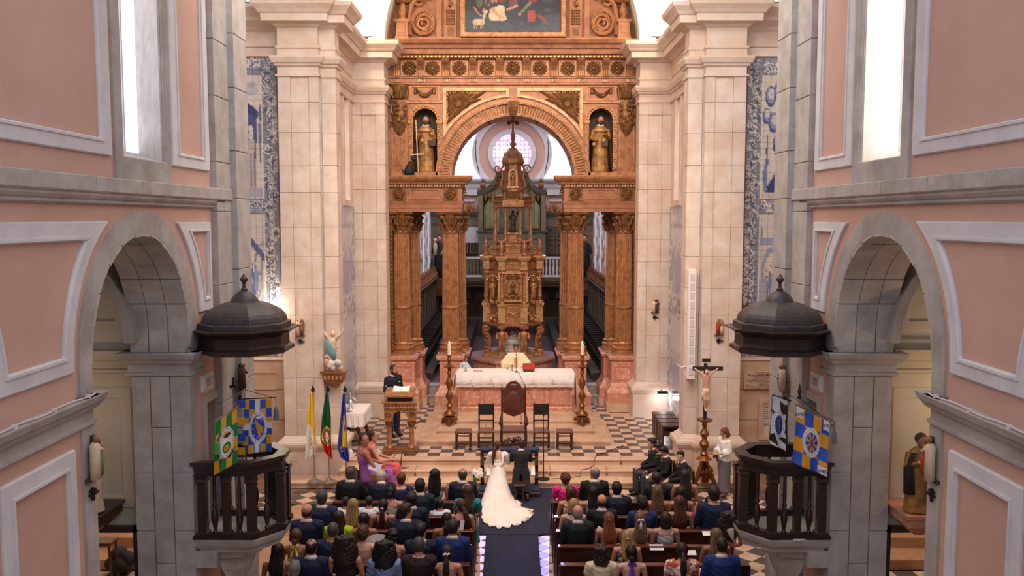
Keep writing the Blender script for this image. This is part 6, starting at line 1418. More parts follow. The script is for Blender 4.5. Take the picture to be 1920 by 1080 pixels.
# ================================================================ pulpits
def octa(cx,cy,r,n=8,ph=PI/8):return [(cx+r*math.cos(ph+2*PI*i/n),cy+r*math.sin(ph+2*PI*i/n)) for i in range(n)]
PP=[(4.22,11.42),(4.22,11.1),(3.47,11.1),(3.17,11.46),(3.17,11.72),(3.45,12.06),(4.2,12.06)]
for s in (-1,1):
    t=E('pulpit',(s*3.7,11.6,1.81),'dark wooden balustraded pulpit on a pale stone slab, %s nave wall' % SIDE[s],'pulpit')
    zb,zr=1.83,2.88;P5=PP[1:]
    def loop(b,off,z0,z1,w):      # rail following the open polygon
        c=(3.75,11.58)
        for (xa,ya),(xb,yb) in zip(P5[:-1],P5[1:]):
            def o_(x,y,d):l=math.hypot(x-c[0],y-c[1]);return (x+(x-c[0])/l*d,y+(y-c[1])/l*d)
            a1,b1=o_(xa,ya,off),o_(xb,yb,off);a0,b0=o_(xa,ya,off-w),o_(xb,yb,off-w)
            b.add([(*a0,z0),(*b0,z0),(*b1,z0),(*a1,z0),(*a0,z1),(*b0,z1),(*b1,z1),(*a1,z1)],[(0,1,2,3),(7,6,5,4),(0,4,5,1),(1,5,6,2),(2,6,7,3),(3,7,4,0)])
    b=MB(s);loop(b,.06,zr-.05,zr,.16);loop(b,.04,zr-.09,zr-.05,.13);loop(b,.0,zr-.17,zr-.09,.08);loop(b,.025,zr-.19,zr-.17,.1);b.build('handrail',mt['dwood'],t)
    b=MB(s);loop(b,.05,zb-.0,zb+.05,.14);loop(b,.03,zb+.05,zb+.08,.1);b.build('base_rail',mt['dwood'],t)
    for x,y in ((4.12,11.1),(3.47,11.1),(3.17,11.46),(3.18,11.74),(3.45,12.04),(4.12,12.04),(3.8,11.1)):
        q=MB(s);r_=.055 if x != 3.8 else .045;q.rl(x-r_,x+r_,y-r_,y+r_,[(zb+.05,.02),(zb+.1,.02),(zb+.12,0),(zr-.28,0),(zr-.26,.02),(zr-.22,.01),(zr-.19,.02)]);q.build('post',mt['dwood'],t)
    balp=[(.03,0),(.035,.03),(.018,.06),(.03,.1),(.045,.2),(.04,.3),(.02,.36),(.036,.39),(.022,.42),(.026,.5),(.022,.8)]
    for x,y in ((3.96,11.1),(3.63,11.1),(3.32,11.28),(3.17,11.6),(3.31,11.9),(3.7,12.04)):
        q=MB(s);q.lathe(balp,x,y,zb+.07,12);q.build('baluster',mt['dwood'],t,smooth='auto')
    b=MB(s);b.ply(PP,[(zb-.2,-.05),(zb-.15,-.04),(zb-.13,0),(zb-.09,.03),(zb-.03,.05),(zb,.05)]);b.build('stone_slab',mt['greyblock'],t)
    b=MB(s);c2=[(x+.12*(4.2-x),y) for x,y in PP];b.ply(c2,[(.9,-.6),(1.1,-.45),(1.3,-.35),(1.45,-.3),(1.5,-.2),(1.63,-.16)]);b.build('stone_corbel',mt['greyblock'],t)
    b=MB(s);b.box(3.95,4.24,11.08,11.2,1.43,1.66,.01);b.build('corbel_block',mt['greyblock'],t)
    # stone steps beyond / below
    # canopy
    t=E('pulpit_canopy',(s*3.7,11.65,4.3),'dusty dark domed wooden canopy with a finial above the %s pulpit' % SIDE[s],'canopy')
    o8=octa(3.66,11.62,.6);o8=[(min(x,4.24),y) for x,y in o8]
    b=MB(s);b.ply(o8,[(4.29,.02),(4.31,.06),(4.36,.06),(4.38,.0),(4.42,-.01),(4.52,-.01),(4.54,.02),(4.56,.04),(4.59,.12),(4.61,.14),(4.62,.14),(4.625,.0)]);b.build('moulded_rim',mt['dwood'],t)
    b=MB(s);b.ply(o8,[(4.62,.02),(4.69,.02),(4.7,-.01)]);prof=[(4.7,-.03)]+[(4.7+.29*math.sin(a),-.58+.55*math.cos(a)) for a in np.linspace(.08,PI/2-.12,9)];b.ply(o8,prof);b.build('dome',mt['dusty'],t)
    b=MB(s);b.lathe([(.19,4.97),(.18,5.0),(.13,5.07),(.07,5.11),(.045,5.12),(.05,5.14),(.025,5.16),(.022,5.22),(.05,5.26),(.055,5.285),(.03,5.31),(.012,5.34),(.0,5.36)],3.66,11.62,0,14);b.build('finial',mt['dusty'],t,smooth='auto')
    b=MB(s);b.tube([(4.22,11.1,4.4),(4.24,11.05,4.42),(4.24,11.02,4.38)],.012,6);b.build('hook',mt['steel'],t)
# ---------------------------------------------------------------- banners
def banner(name,lab,cv,c4,parent_mat,depth,amp=.03,loc=None,ny=60,cat='banner',poles=(),extra=None):
    """c4: photo corners TL, TR, BR, BL used once to find true 3-D corners at the stated depths"""
    P4=[at(px,py,Y) for (px,py),Y in zip(c4,depth)];base=Vector((sum(p.x for p in P4)/4,sum(p.y for p in P4)/4,min(p.z for p in P4)))
    t=E(name,base,lab,cat)
    def pos(u,v):
        a=P4[0].lerp(P4[1],u);c=P4[3].lerp(P4[2],u);p=a.lerp(c,v);w=amp*(.25+.75*v)
        return (p.x,p.y+w*math.sin(u*9+v*2)+.4*w*math.sin(v*8+u*4),p.z-.25*amp*math.sin(u*PI)*(1-v))
    sheet(cv,pos,56,ny,'printed_cloth',mt['silk'],t);return t,P4
def star_checks(cv,w,h,A,B,C_,nx=4,ny=5):
    for i in range(nx):
        for j in range(ny):cv.rect(i*w/nx,(i+1)*w/nx,j*h/ny,(j+1)*h/ny,A if (i+j) % 2 else B)
def ring_text_dots(cv,cx,cy,rx,ry,c,n=30):
    for k in range(n):
        a=2*PI*k/n;x,y=cx+rx*math.cos(a),cy+ry*math.sin(a);cv.ell(x,y,.012,.018,c,.8)
# green / yellow / black banner, left
YL,GR,BL,WH,BK='e8a826','12823c','2c55c4','e9e8f0','24231f'
cv=Cv(.8,1.2,YL,240);star_checks(cv,.8,1.2,YL,GR,BK,4,4)
cv.poly([(.2,.3),(.4,.6),(.25,.6)],BK);cv.poly([(.6,.3),(.4,.6),(.55,.62)],BK);cv.poly([(.2,.9),(.4,.6),(.4,.8)],BK);cv.poly([(.6,.9),(.4,.6),(.5,.55)],BK)
cv.poly([(.2,.3),(.4,.3),(.4,.6)],YL);cv.poly([(.6,.3),(.4,.3),(.4,.6)],GR)
cv.poly([(.2,.9),(.4,.9),(.4,.6)],YL);cv.poly([(.6,.9),(.62,.7),(.4,.6)],BK);cv.poly([(.0,.6),(.2,.5),(.2,.9)],BK);cv.poly([(.2,.3),(.2,.55),(.08,.42)],BK);cv.poly([(.56,.9),(.78,.8),(.5,1.0),(.42,.95)],BK);cv.poly([(.6,.3),(.62,.62),(.52,.45)],BK);cv.poly([(.2,.9),(.3,.9),(.22,1.15)],BK)
cv.ell(.4,.6,.26,.34,'dcd8e0');cv.ell(.4,.6,.19,.26,'f0ede8');ring_text_dots(cv,.4,.6,.225,.3,'6a6a72');cv.ell(.4,.42,.12,.07,YL);cv.ell(.45,.45,.1,.05,'31344c');cv.ell(.42,.72,.12,.12,GR);cv.ell(.42,.73,.07,.07,YL);cv.ell(.42,.73,.03,.03,'c97d1a')
tb_,P4=banner('banner','green, yellow and black chequered banner with a round crest, hanging from the left pulpit',cv,((404,792),(444,764),(447,866),(399,893)),None,(10.85,11.0,11.0,10.85))
b=MB();b.tube([P4[0]+Vector((-.02,0,.01)),P4[1]+Vector((.03,0,.02)),at(441,762,11.25)],.009,6);b.build('crossbar',mt['gold'],tb_)
b=MB();x,y,z=P4[0];b.tube([(x-.0,y-.02,z),(x-.0,y-.02,z-.22)],.006,5);b.lathe([(.02,0),(.045,-.03),(.05,-.17),(.03,-.18)],x+.01,y-.02,z-.24,8);b.build('tassel',fab('green_cord','4f9a4a'),tb_)
pl=at(441,850,11.25);t=E('flag_pole',(pl.x,11.25,1.83),'dark slender pole with a cross tip carrying the green and yellow banner','flag pole');b=MB();z1=PZ(725,11.25);b.tube([(pl.x,11.25,1.83),(pl.x,11.25,z1)],.013,6);b.build('shaft',mt['steel'],t);b=MB();b.box(pl.x-.05,pl.x+.05,11.24,11.26,z1-.02,z1+.02);b.box(pl.x-.015,pl.x+.015,11.24,11.26,z1-.1,z1+.12);b.build('cross_tip',mt['iron'],t)
# blue / yellow / white banner, left
cv=Cv(.8,1.2,BL,240);star_checks(cv,.8,1.2,BL,YL,WH,5,6);cv.rect(.33,.46,0,.5,WH);cv.rect(0,.8,.52,.66,WH);cv.line(.42,.7,.4,1.2,.1,WH)
cv.ell(.42,.62,.24,.36,WH);cv.ell(.42,.62,.17,.28,'2a49b0');ring_text_dots(cv,.42,.62,.205,.32,'7d86b8',34);cv.poly([(.34,.42),(.56,.66),(.44,.88)],'d79a2e');cv.rect(.38,.5,.36,.42,WH)
for k in range(9):a=.5+k*.62;cv.ell(.42+.13*math.cos(a),.62+.23*math.sin(a),.012,.014,'ffffff')
tb_,P4=banner('banner','blue, yellow and white chequered banner with an oval crest above the left pulpit rail',cv,((457,750),(509,747),(511,846),(453,852)),None,(11.45,)*4,.025)
b=MB();b.tube([P4[0]+Vector((-.03,.01,.01)),P4[1]+Vector((.06,.01,.01))],.008,6);b.build('crossbar',mt['iron'],tb_)
pt_=at(460,731,11.45);b=MB();b.tube([pt_,P4[1]+Vector((.03,0,.01))],.004,4);b.build('cord',mt['iron'],tb_)
for k,(py,c_) in enumerate(((757,BL),(789,YL),(820,BL),(846,YL))):
    q=at(453,py,11.43);b=MB();b.box(q.x-.05,q.x+.05,11.41,11.43,q.z-.05,q.z+.05);b.build('pole_loop',fab('loop_'+c_,c_,rough=.5),tb_)
b=MB();x,y,z=P4[1]+Vector((.06,0,0));b.tube([(x,y,z),(x,y,z-.12)],.006,5);b.lathe([(.015,0),(.035,-.04),(.04,-.17),(.02,-.18)],x,y,z-.12,8);b.build('tassel',fab('grey_cord','6f7076'),tb_)
pl=at(461,850,11.5);t=E('flag_pole',(pl.x,11.5,1.83),'shiny steel pole standing in the left pulpit beside the blue and yellow banner','flag pole');b=MB();b.tube([(pl.x,11.5,1.86),(pl.x,11.5,PZ(729,11.5))],.013,8);b.build('shaft',mt['steel'],t);b=MB();b.lathe([(.17,0),(.16,.02),(.03,.04),(.02,.14)],pl.x,11.5,1.83,16);b.build('base',mt['bgrey'],t)
# black / white banner, right
cv=Cv(.6,1.3,'e6e2e6',240)
for pts in (((.3,.05),(.6,.15),(.55,.35),(.35,.5)),((.0,.35),(.25,.45),(.15,.7)),((.25,.45),(.3,.5),(.2,.6)),((.35,.5),(.55,.9),(.6,.85),(.6,.5)),((.0,1.05),(.15,.95),(.3,1.25),(.0,1.2)),((.15,.95),(.6,1.0),(.6,1.15),(.3,1.05))):cv.poly(list(pts),BK)
cv.rect(.55,.6,.1,1.3,BK);cv.ell(.3,.68,.24,.36,'e9e6ee');cv.ell(.3,.7,.15,.26,'2d3c8e');cv.line(.3,.55,.32,.85,.03,'c09040');ring_text_dots(cv,.3,.68,.2,.31,'50505c',22);cv.rect(.0,.02,0,1.3,BK)
tb_,P4=banner('banner','black and white chequered banner with a blue oval crest behind the right pulpit',cv,((1448,740),(1477,752),(1475,846),(1443,832)),None,(11.9,11.8,11.8,11.9),.025)
b=MB();b.tube([P4[0],P4[1]+Vector((.05,0,0))],.008,6);b.build('crossbar',mt['iron'],tb_)
# blue / yellow banner with circular emblem, right
cv=Cv(1.0,1.5,BL,300);star_checks(cv,1.0,1.5,BL,'eba41e',WH,4,4)
cx,cy=.5,.76
for k,(x,y) in enumerate(((.25,.38),(.5,.38),(.75,.38),(.75,.76),(.75,1.13),(.5,1.13),(.25,1.13),(.25,.76))):
    x2,y2=((.5,.38),(.75,.38),(.75,.76),(.75,1.13),(.5,1.13),(.25,1.13),(.25,.76),(.25,.38))[k];cv.poly([(x,y),(x2,y2),(cx,cy)],BL if k % 2 else 'eba41e')
for x0,x1,y0,y1 in ((0,.2,0,.25),(.82,1.0,.0,.25),(.74,1.0,1.28,1.5)):cv.rect(x0,x1,y0,y1,'f0eff4')
cv.ell(cx,cy,.27,.4,'ecebf2');cv.ell(cx,cy,.19,.28,'2a49b0');ring_text_dots(cv,cx,cy,.23,.34,'4f5a92',32)
for k in range(8):
    a=k*PI/4+.2;cv.poly([(cx+.02*math.cos(a),cy+.03*math.sin(a)),(cx+.18*math.cos(a-.2),cy+.27*math.sin(a-.2)),(cx+.18*math.cos(a+.2),cy+.27*math.sin(a+.2))],'eba41e')
cv.ell(cx,cy,.03,.04,'3a3a30')
D4=(10.85,10.85,10.85,10.85)
tb_,P4=banner('banner','blue and yellow banner with a fan emblem and EMFA corners over the right pulpit',cv,((1495,762),(1556,792),(1549,893),(1486,868)),None,D4,.025)
for (u,v),tx in (((.1,.1),'EMFA'),((.9,.08),'EMFA'),((.87,.93),'EMFA')):
    p=P4[0].lerp(P4[1],u).lerp(P4[3].lerp(P4[2],u),v);text(tx,.068,(p.x,10.8,p.z),(PI/2,rad(0 if v<.5 else 8),0),mt['navyink'],tb_)
b=MB();b.tube([P4[0]+Vector((-.02,.02,.02)),P4[1]+Vector((.05,.02,.02))],.009,6);b.build('crossbar',mt['steel'],tb_)
q1=at(1497,745,10.95);b=MB();b.tube([q1,P4[1]],.004,4);b.build('cord',mt['iron'],tb_)
b=MB();x,y,z=P4[1]+Vector((.06,0,0));b.tube([(x,y,z+.02),(x,y,z-.12)],.012,5);b.lathe([(.02,0),(.03,-.04),(.04,-.15),(.02,-.16)],x,y,z-.12,8);b.build('tassel',fab('grey_cord','6f7076'),tb_)
pl=at(1496,850,11.2);t=E('flag_pole',(pl.x,11.2,1.83),'steel pole with a spear tip standing in the right pulpit','flag pole');b=MB();zt_=PZ(748,11.2);b.tube([(pl.x,11.2,1.86),(pl.x,11.2,zt_)],.014,8);b.build('shaft',mt['steel'],t);b=MB();b.lathe([(.02,0),(.03,.02),(.015,.05),(.028,.1),(.0,.22)],pl.x,11.2,zt_,8);b.build('spear_tip',mt['iron'],t);b=MB();b.lathe([(.17,0),(.16,.02),(.03,.04),(.02,.14)],pl.x,11.2,1.83,16);b.build('base',mt['bgrey'],t)
# ---------------------------------------------------------------- three flags on stands (left)
FYY=18.95
def hang_flag(px,top,bot,cvf,lab,wpx,shift):
    pb=at(px+10,892,FYY);x=at(px,800,FYY).x;t=E('flag',(x,FYY,.143),lab,'flag')
    b=MB();b.lathe([(.17,0),(.17,.015),(.05,.05),(.03,.1)],x+.06,FYY,.143,16);b.build('stand',mt['steel'],t);b=MB();b.tube([(x+.06,FYY,.2),(x+.06,FYY,PZ(735,FYY))],.015,6);b.build('pole',mt['steel'],t)
    zt_=PZ(735,FYY);b=MB();b.prism([(x+.06-.05,zt_+.03),(x+.06,zt_-.02),(x+.11,zt_+.03),(x+.06,zt_+.16)],'y',FYY-.01,FYY+.01);b.build('spear_tip',mt['iron'],t)
    L=[at(a,c,FYY-.06) for a,c in top];R_=[at(a,c,FYY-.06) for a,c in bot]
    def curve(P,v):
        k=v*(len(P)-1);i=min(int(k),len(P)-2);return P[i].lerp(P[i+1],k-i)
    def pos(u,v):a,c=curve(L,v),curve(R_,v);p=a.lerp(c,u);return (p.x,p.y-.05*math.sin(u*12+v*2)*(.3+v),p.z)
    o=sheet(cvf,pos,40,70,'printed_cloth',mt['silk'],t)
cv=Cv(1,3,'f2cc28',300);cv.poly([(0,1.15),(.62,1.3),(.8,2.0),(1,2.3),(1,3),(0,3)],'f0ebe6');cv.ell(.5,2.0,.16,.14,'c99b72');cv.ell(.5,2.0,.1,.09,'efe4d8');cv.line(.35,2.35,.6,2.1,.05,'b0603a');cv.line(.65,2.35,.4,2.1,.05,'c98a2a');cv.line(.3,2.4,.7,2.4,.08,'d08a5a')
hang_flag(583,[(581,735),(577,790),(575,820),(573,862)],[(585,735),(589,790),(594,834),(591,852)],cv,'yellow and white flag with a crossed keys crest, leftmost of the three flags',0,0)
cv=Cv(1,3,'1d5a34',300);cv.poly([(0,1.75),(1,1.9),(1,3),(0,3)],'c22a22');cv.ell(.52,1.5,.42,.42,'e6c92a',1,.86);cv.ell(.52,1.5,.42,.14,'e6c92a',1,.7);cv.ell(.52,1.5,.15,.42,'e6c92a',1,.7);cv.ell(.52,1.48,.3,.32,'b82a22');cv.ell(.54,1.48,.2,.22,'efe9ee')
for dx,dy in ((0,0),(0,-.11),(0,.11),(-.09,0),(.09,0)):cv.ell(.54+dx,1.48+dy,.032,.04,'3a4a92')
hang_flag(611,[(611,735),(604,780),(601,822),(610,848),(622,858)],[(615,735),(620,780),(621,822),(622,845),(623,861)],cv,'green and red flag with a yellow sphere and shield, middle of the three flags',0,0)
cv=Cv(1,3,'33409a',300)
for k in range(12):a=-2.4+k*.33;cv.line(.62,1.1,.62+.42*math.cos(a)*(1 if k<9 else .8),1.1+.5*math.sin(a),.06,'ecc83c')
cv.ell(.62,1.15,.3,.32,'ecc83c');cv.line(.6,1.3,.3,1.62,.16,'ecc83c');cv.line(.7,1.2,.9,1.6,.1,'ecc83c');cv.ell(.75,.95,.1,.1,'33409a');cv.poly([(.5,1.5),(.75,1.45),(.62,1.68)],'8c2c4a');cv.ell(.3,1.85,.14,.07,'efe9ee')
hang_flag(643,[(643,737),(638,790),(633,838),(640,858),(652,864)],[(647,737),(649,790),(652,838),(654,850),(655,865)],cv,'blue flag with a yellow eagle, rightmost of the three flags',0,0)
# ---------------------------------------------------------------- Mary statue on its bracket
mx,my=PX(625,19.75,650),19.62;z0=PZ(696,19.6)
t=E('wall_bracket',(mx,19.85,z0-.5),'gilded stone bracket on the left pier holding the white and teal statue','bracket');b=MB();b.rings([[(mx-w_,19.88-d_,z),(mx-w_*.6,19.88-d_*1.3,z),(mx+w_*.6,19.88-d_*1.3,z),(mx+w_,19.88-d_,z),(mx+w_,19.9,z),(mx-w_,19.9,z)] for z,w_,d_ in ((z0-.42,.06,.05),(z0-.33,.14,.1),(z0-.3,.2,.14),(z0-.24,.25,.18),(z0-.1,.26,.2),(z0-.06,.29,.23),(z0-.03,.3,.24),(z0-.01,.3,.24))]);b.build('corbel',mt['goldred'],t)
b=MB();
for k in range(5):b.box(mx-.2+.09*k,mx-.15+.09*k,19.59,19.62,z0-.2,z0-.12)
b.build('lozenges',mt['goldlight'],t,kind='stuff')
t=E('mary_statue',(mx,my,z0),'white and teal statue of a woman with raised arms on the gilded bracket','statue');h_=PZ(617,my)-z0
b=MB();
for k in range(16):rr=random.Random(k);b.ell((mx+rr.uniform(-.12,.16),my+rr.uniform(-.08,.06),z0+.06+rr.uniform(0,.2)),.085,.07,.075,9,6)
me=union(b,'cloud_base',.012,1,mt['marblew']);me.transform(Matrix.Translation(-ORG[t.name]));child('cloud_base',me,t)
b=MB();b.loft([(mx,my,z0+.15,.1,.08),(mx-.03,my,z0+.4,.095,.08),(mx,my,z0+.62,.085,.07),(mx+.01,my,z0+.72,.11,.07),(mx+.01,my,z0+.78,.05,.045)],14);b.tube([(mx+.08,my,z0+.74),(mx+.19,my-.05,z0+.84),(mx+.27,my-.08,z0+.95)],[.05,.04,.022],8);b.tube([(mx-.08,my,z0+.74),(mx-.14,my-.05,z0+.85),(mx-.17,my-.08,z0+.98)],[.05,.045,.022],8)
me=union(b,'gown',.01,1,mt['poly']);me.transform(Matrix.Translation(-ORG[t.name]));child('gown',me,t)
b=MB();b.loft([(mx+.04,my-.03,z0+.28,.05,.06),(mx-.02,my-.03,z0+.45,.11,.075),(mx-.05,my-.02,z0+.62,.09,.07),(mx-.08,my-.01,z0+.76,.05,.05)],12);b.build('mantle',mt['teal'],t,smooth=True)
b=MB();head(b,mx+.02,my-.02,z0+.86,.06);b.ell((mx+.28,my-.085,z0+.97),.022,.015,.03,6,4);b.ell((mx-.175,my-.085,z0+1.0),.02,.015,.03,6,4);b.build('head',mt['skin3'],t,smooth=True)
b=MB();b.ell((mx+.02,my+.015,z0+.87),.062,.06,.07,10,7);b.build('veil',mt['poly'],t,smooth=True)
b=MB();b.loft([(mx-.12,my-.08,z0+.1,.05,.04),(mx-.12,my-.08,z0+.28,.045,.04),(mx-.12,my-.08,z0+.31,.02,.02)],8);b.ell((mx-.12,my-.09,z0+.35),.04,.04,.045,8,6);b.build('cherub',mt['skin3'],t,smooth=True)
# ---------------------------------------------------------------- wall reliefs with small crosses
def relief(px,py,Y,h,lab,cols,face='y',x=None):
    p=at(px,py,Y);z0=p.z-h/2;t=E('wall_relief',(p.x,p.y,z0),lab,'relief')
    sx=-1 if p.x<0 else 1
    def tr(b):
        if face=='x':      # rotate to a wall facing the axis
            b.v=[(p.x-sx*(-(v[1]-p.y)),p.y+(v[0]-p.x),v[2]) for v in b.v]
            b.v=[(p.x+sx*((v[0]-p.x)),v[1],v[2]) if False else v for v in b.v]
        return b
    w_=h*.3;b=MB();b.box(p.x-w_*.8,p.x+w_*.8,p.y-.03,p.y,z0,z0+.04);b.loft([(p.x+w_*.35,p.y-.03,z0+.02,w_*.4,.05),(p.x+w_*.4,p.y-.03,z0+h*.7,w_*.45,.05),(p.x+w_*.3,p.y-.02,z0+h*.9,w_*.2,.04)],10);tr(b).build('backing',cols[2],t)
    b=MB();b.loft([(p.x-w_*.3,p.y-.07,z0+.03,w_*.4,.05),(p.x-w_*.3,p.y-.07,z0+h*.5,w_*.32,.05),(p.x-w_*.28,p.y-.07,z0+h*.74,w_*.36,.05),(p.x-w_*.28,p.y-.07,z0+h*.8,w_*.12,.03)],10);b.tube([(p.x-w_*.2,p.y-.1,z0+h*.7),(p.x+w_*.2,p.y-.12,z0+h*.6)],w_*.12,6);tr(b).build('robed_figure',cols[0],t,smooth=True)
    b=MB();b.loft([(p.x+w_*.35,p.y-.06,z0+.04,w_*.3,.04),(p.x+w_*.32,p.y-.07,z0+h*.45,w_*.3,.05),(p.x+w_*.3,p.y-.06,z0+h*.6,w_*.12,.03)],10);tr(b).build('second_figure',cols[1],t,smooth=True)
    b=MB();b.ell((p.x-w_*.28,p.y-.09,z0+h*.88),w_*.2,.035,h*.075,8,6);b.ell((p.x+w_*.3,p.y-.08,z0+h*.68),w_*.18,.03,h*.065,8,6);tr(b).build('heads',cols[3],t,smooth=True,kind='stuff')
    zc=z0-h*.28;b=MB();b.box(p.x-.012,p.x+.012,p.y-.03,p.y,zc-h*.13,zc+h*.13);b.box(p.x-.06,p.x+.1,p.y-.03,p.y,zc-.012,zc+.012);b.box(p.x-.05,p.x+.05,p.y-.03,p.y,zc+h*.06,zc+h*.06+.02)
    t2=E('wall_cross',(p.x,p.y,zc-h*.13),'small iron cross fixed under the relief on' + lab.split(' on')[1].split(' behind')[0] + (' (left)' if False else '') if ' behind' not in lab else 'small iron cross on the ' + ('left' if px<960 else 'right') + ' nave end pilaster behind the pulpit','cross');tr(b).build('cross',mt['iron'],t2);return t
cR=(fab('red_paint','a83a26',world_ := None) if False else fab('red_paint','a8452c'));cW=mt['poly'];cB=fab('brown_paint','7d5a46');cG=fab('green_paint','6a8a4a');cD=fab('dark_wood_paint','4a3a34')
relief(563,613,19.72,.44,'painted relief of two robed figures on the left crossing pier',(cW,cB,cB,mt['skin']))
relief(1348,612,19.72,.44,'painted relief with a red robed figure on the right crossing pier',(cR,cW,fab('tan_paint','a8845c'),mt['skin2']))
relief(1228,573,24.12,.44,'painted relief of a white figure in a dark frame on the right inner pier',(cW,cD,cD,mt['skin']))
relief(447,705,12.68,.45,'dark painted relief on the nave end pilaster behind the left pulpit',(cD,cW,cD,mt['skin2']),'x')
relief(1474,708,12.68,.45,'pale and dark painted relief on the nave end pilaster behind the right pulpit',(cW,cD,cB,mt['skin2']),'x')
relief(169,855,8.38,.5,'painted relief with a white and a green figure on the near left jamb',(cW,cG,cD,mt['skin2']),'x')
relief(1753,857,8.38,.5,'painted relief of a white figure with a long cross on the near right jamb',(cW,cR,cD,mt['skin2']),'x')
# ---------------------------------------------------------------- standing crucifix (right)
cx,cy=PX(1322,18.7,800),18.75;z0=.143;zt_=PZ(677,cy)
t=E('standing_crucifix',(cx,cy,z0),'tall wooden crucifix on a turned brown candlestick base by the right pier','crucifix')
zc=PZ(785,cy);b=MB();k_=(zc-z0)
b.lathe([(.18,.42),(.13,.46),(.08,.5),(.09,.55),(.05,.6),(.06,.66),(.1,.72),(.11,.78),(.06,.86),(.05,.9),(.09,.96),(.1,1.02),(.05,1.1),(.045,1.15),(.06,1.2),(.05,1.25),(.17,1.3),(.18,1.33),(.06,1.34)],cx,cy,z0+k_-1.34,16);b.build('turned_shaft',mt['brass'],t,smooth='auto')
b=MB();zz=z0
for k in range(3):
    a=-PI/2+k*2*PI/3+PI/3;c_,s_=math.cos(a),math.sin(a)
    b.tube([(cx+.03*c_,cy+.03*s_,zz+.6),(cx+.1*c_,cy+.1*s_,zz+.42),(cx+.18*c_,cy+.18*s_,zz+.22),(cx+.25*c_,cy+.25*s_,zz+.07),(cx+.18*c_,cy+.18*s_,zz+.03)],[.035,.05,.06,.045,.035],8)
b.lathe([(.1,.05),(.13,.12),(.12,.3),(.08,.5),(.1,.55),(.14,.57),(.15,.6)],cx,cy,zz,3)
for k in range(10):a=k*.7;leaf(b,cx+.12*math.cos(a),zz+.15+.02*k,.14,.08,PI/2,cy-.12-.01*k,.03,3)
b.build('tripod_base',mt['brass'],t,smooth='auto')
b=MB();b.box(cx-.035,cx+.035,cy-.03,cy+.03,zc-.02,zt_-.05);b.build('upright',mt['cassock'],t)
za=PZ(691,cy);b=MB();b.box(PX(1299,cy,690),PX(1355,cy,690),cy-.035,cy+.03,za-.045,za+.045);b.build('crossbeam',mt['cassock'],t)
b=MB();b.box(cx-.09,cx+.09,cy-.05,cy-.03,zt_-.02,zt_+.07);b.build('title_board',mt['chairw'],t)
b=MB();x,y,z=cx,cy-.09,za
b.ell((x,y-.02,z-.06),.05,.055,.065,10,8);b.loft([(x+.01,y,z-.5,.055,.05),(x,y,z-.35,.06,.045),(x,y,z-.24,.085,.05),(x,y,z-.14,.09,.05),(x,y,z-.1,.03,.03)],12)
for sx in (-1,1):b.tube([(x+sx*.07,y,z-.14),(x+sx*.16,y+.01,z-.06),(x+sx*.27,y+.04,z+.02)],[.032,.026,.016],8);b.tube([(x+sx*.03,y,z-.48),(x+sx*.035,y-.04,z-.68),(x+sx*.015,y+.01,z-.88),(x+sx*.01,y-.03,z-.94)],[.045,.035,.022,.02],8)
me=union(b,'corpus',.008,1,mt['skin3']);me.transform(Matrix.Translation(-ORG[t.name]));child('corpus',me,t)
b=MB();b.loft([(x+.01,y,z-.6,.07,.055),(x,y,z-.5,.075,.06),(x,y,z-.42,.065,.055)],12);b.tube([(x-.07,y-.02,z-.48),(x-.09,y-.02,z-.6),(x-.08,y-.02,z-.7)],[.02,.03,.01],6);b.build('loincloth',mt['poly'],t,smooth=True)
b=MB();b.ell((x,y,z-.04),.056,.05,.06,10,6);b.build('hair',mt['chairw'],t,smooth=True)
# green candle ornament on the shaft
# ---------------------------------------------------------------- wall items
x0,x1=PX(1288,19.85,600),PX(1302,19.85,600);t=E('column_speaker',((x0+x1)/2,19.8,PZ(710,19.8)),'long slim white line speaker mounted on the right crossing pier','speaker')
b=MB();b.box(x0,x1,19.72,19.88,PZ(710,19.8),PZ(505,19.8),.01);b.build('cabinet',mt['bwhite'],t)
for k in range(11):q=MB();za=PZ(702,19.8)+k*.215+(.05 if k>0 else 0);q.box(x0+.035,x1-.035,19.71,19.722,za,za+.18);q.build('grille',mt['bgrey'],t)
b=MB();b.tube([(x0,19.88,PZ(688,19.8)),(x0-.1,19.88,PZ(690,19.8)),(x0-.22,19.9,PZ(683,19.8))],.012,6);b.build('cable',mt['bwhite'],t)
xp,xq=PX(1395,20.1,710),7.6;t=E('inscribed_plaque',(xp+.6,20.1,PZ(731,20.1)),'stone plaque with many lines of dark lettering under the right tile panel','plaque')
zb,zt_=PZ(730,20.1),PZ(696,20.1);b=MB();b.box(xp,xp+1.9,20.06,20.12,zb,zt_,.01);b.build('slab',mt['wallstone'],t)
text('DOM CARLOS MASCARENHAS',.055,(xp+.32,20.055,zt_-.075),(PI/2,0,0),mt['ink'],t,align='LEFT')
for k in range(12):
    text(('IIIOMIIIMOI IIMOIIIO OIIM IIIMOII MIIIOI','MOIIIIOM IIIOIIM OIIIMIIOI IIIIMOIIO','OIIIMOIIIIM IIO MIIIIOIIM OIIIMI MIII')[k % 3],.03,(xp+(.05,.12,.2)[(k*2) % 3],20.055,zt_-.13-k*.026),(PI/2,0,0),mt['ink'],t,align='LEFT',ex=.001) if False else None
rr=random.Random(11);b=MB()
for k in range(14):
    if k==1:continue
    xx=xp+.05+rr.choice([0,.05,.12,.2,.3]);zz=zt_-.025-k*.031
    while xx<xp+1.8:
        w_=rr.uniform(.008,.02);b.box(xx,xx+w_*.5,20.054,20.06,zz-.008,zz+.008);xx+=w_+rr.choice([.004,.004,.006,.02])
b.build('worn_lettering',mt['ink'],t,kind='stuff')
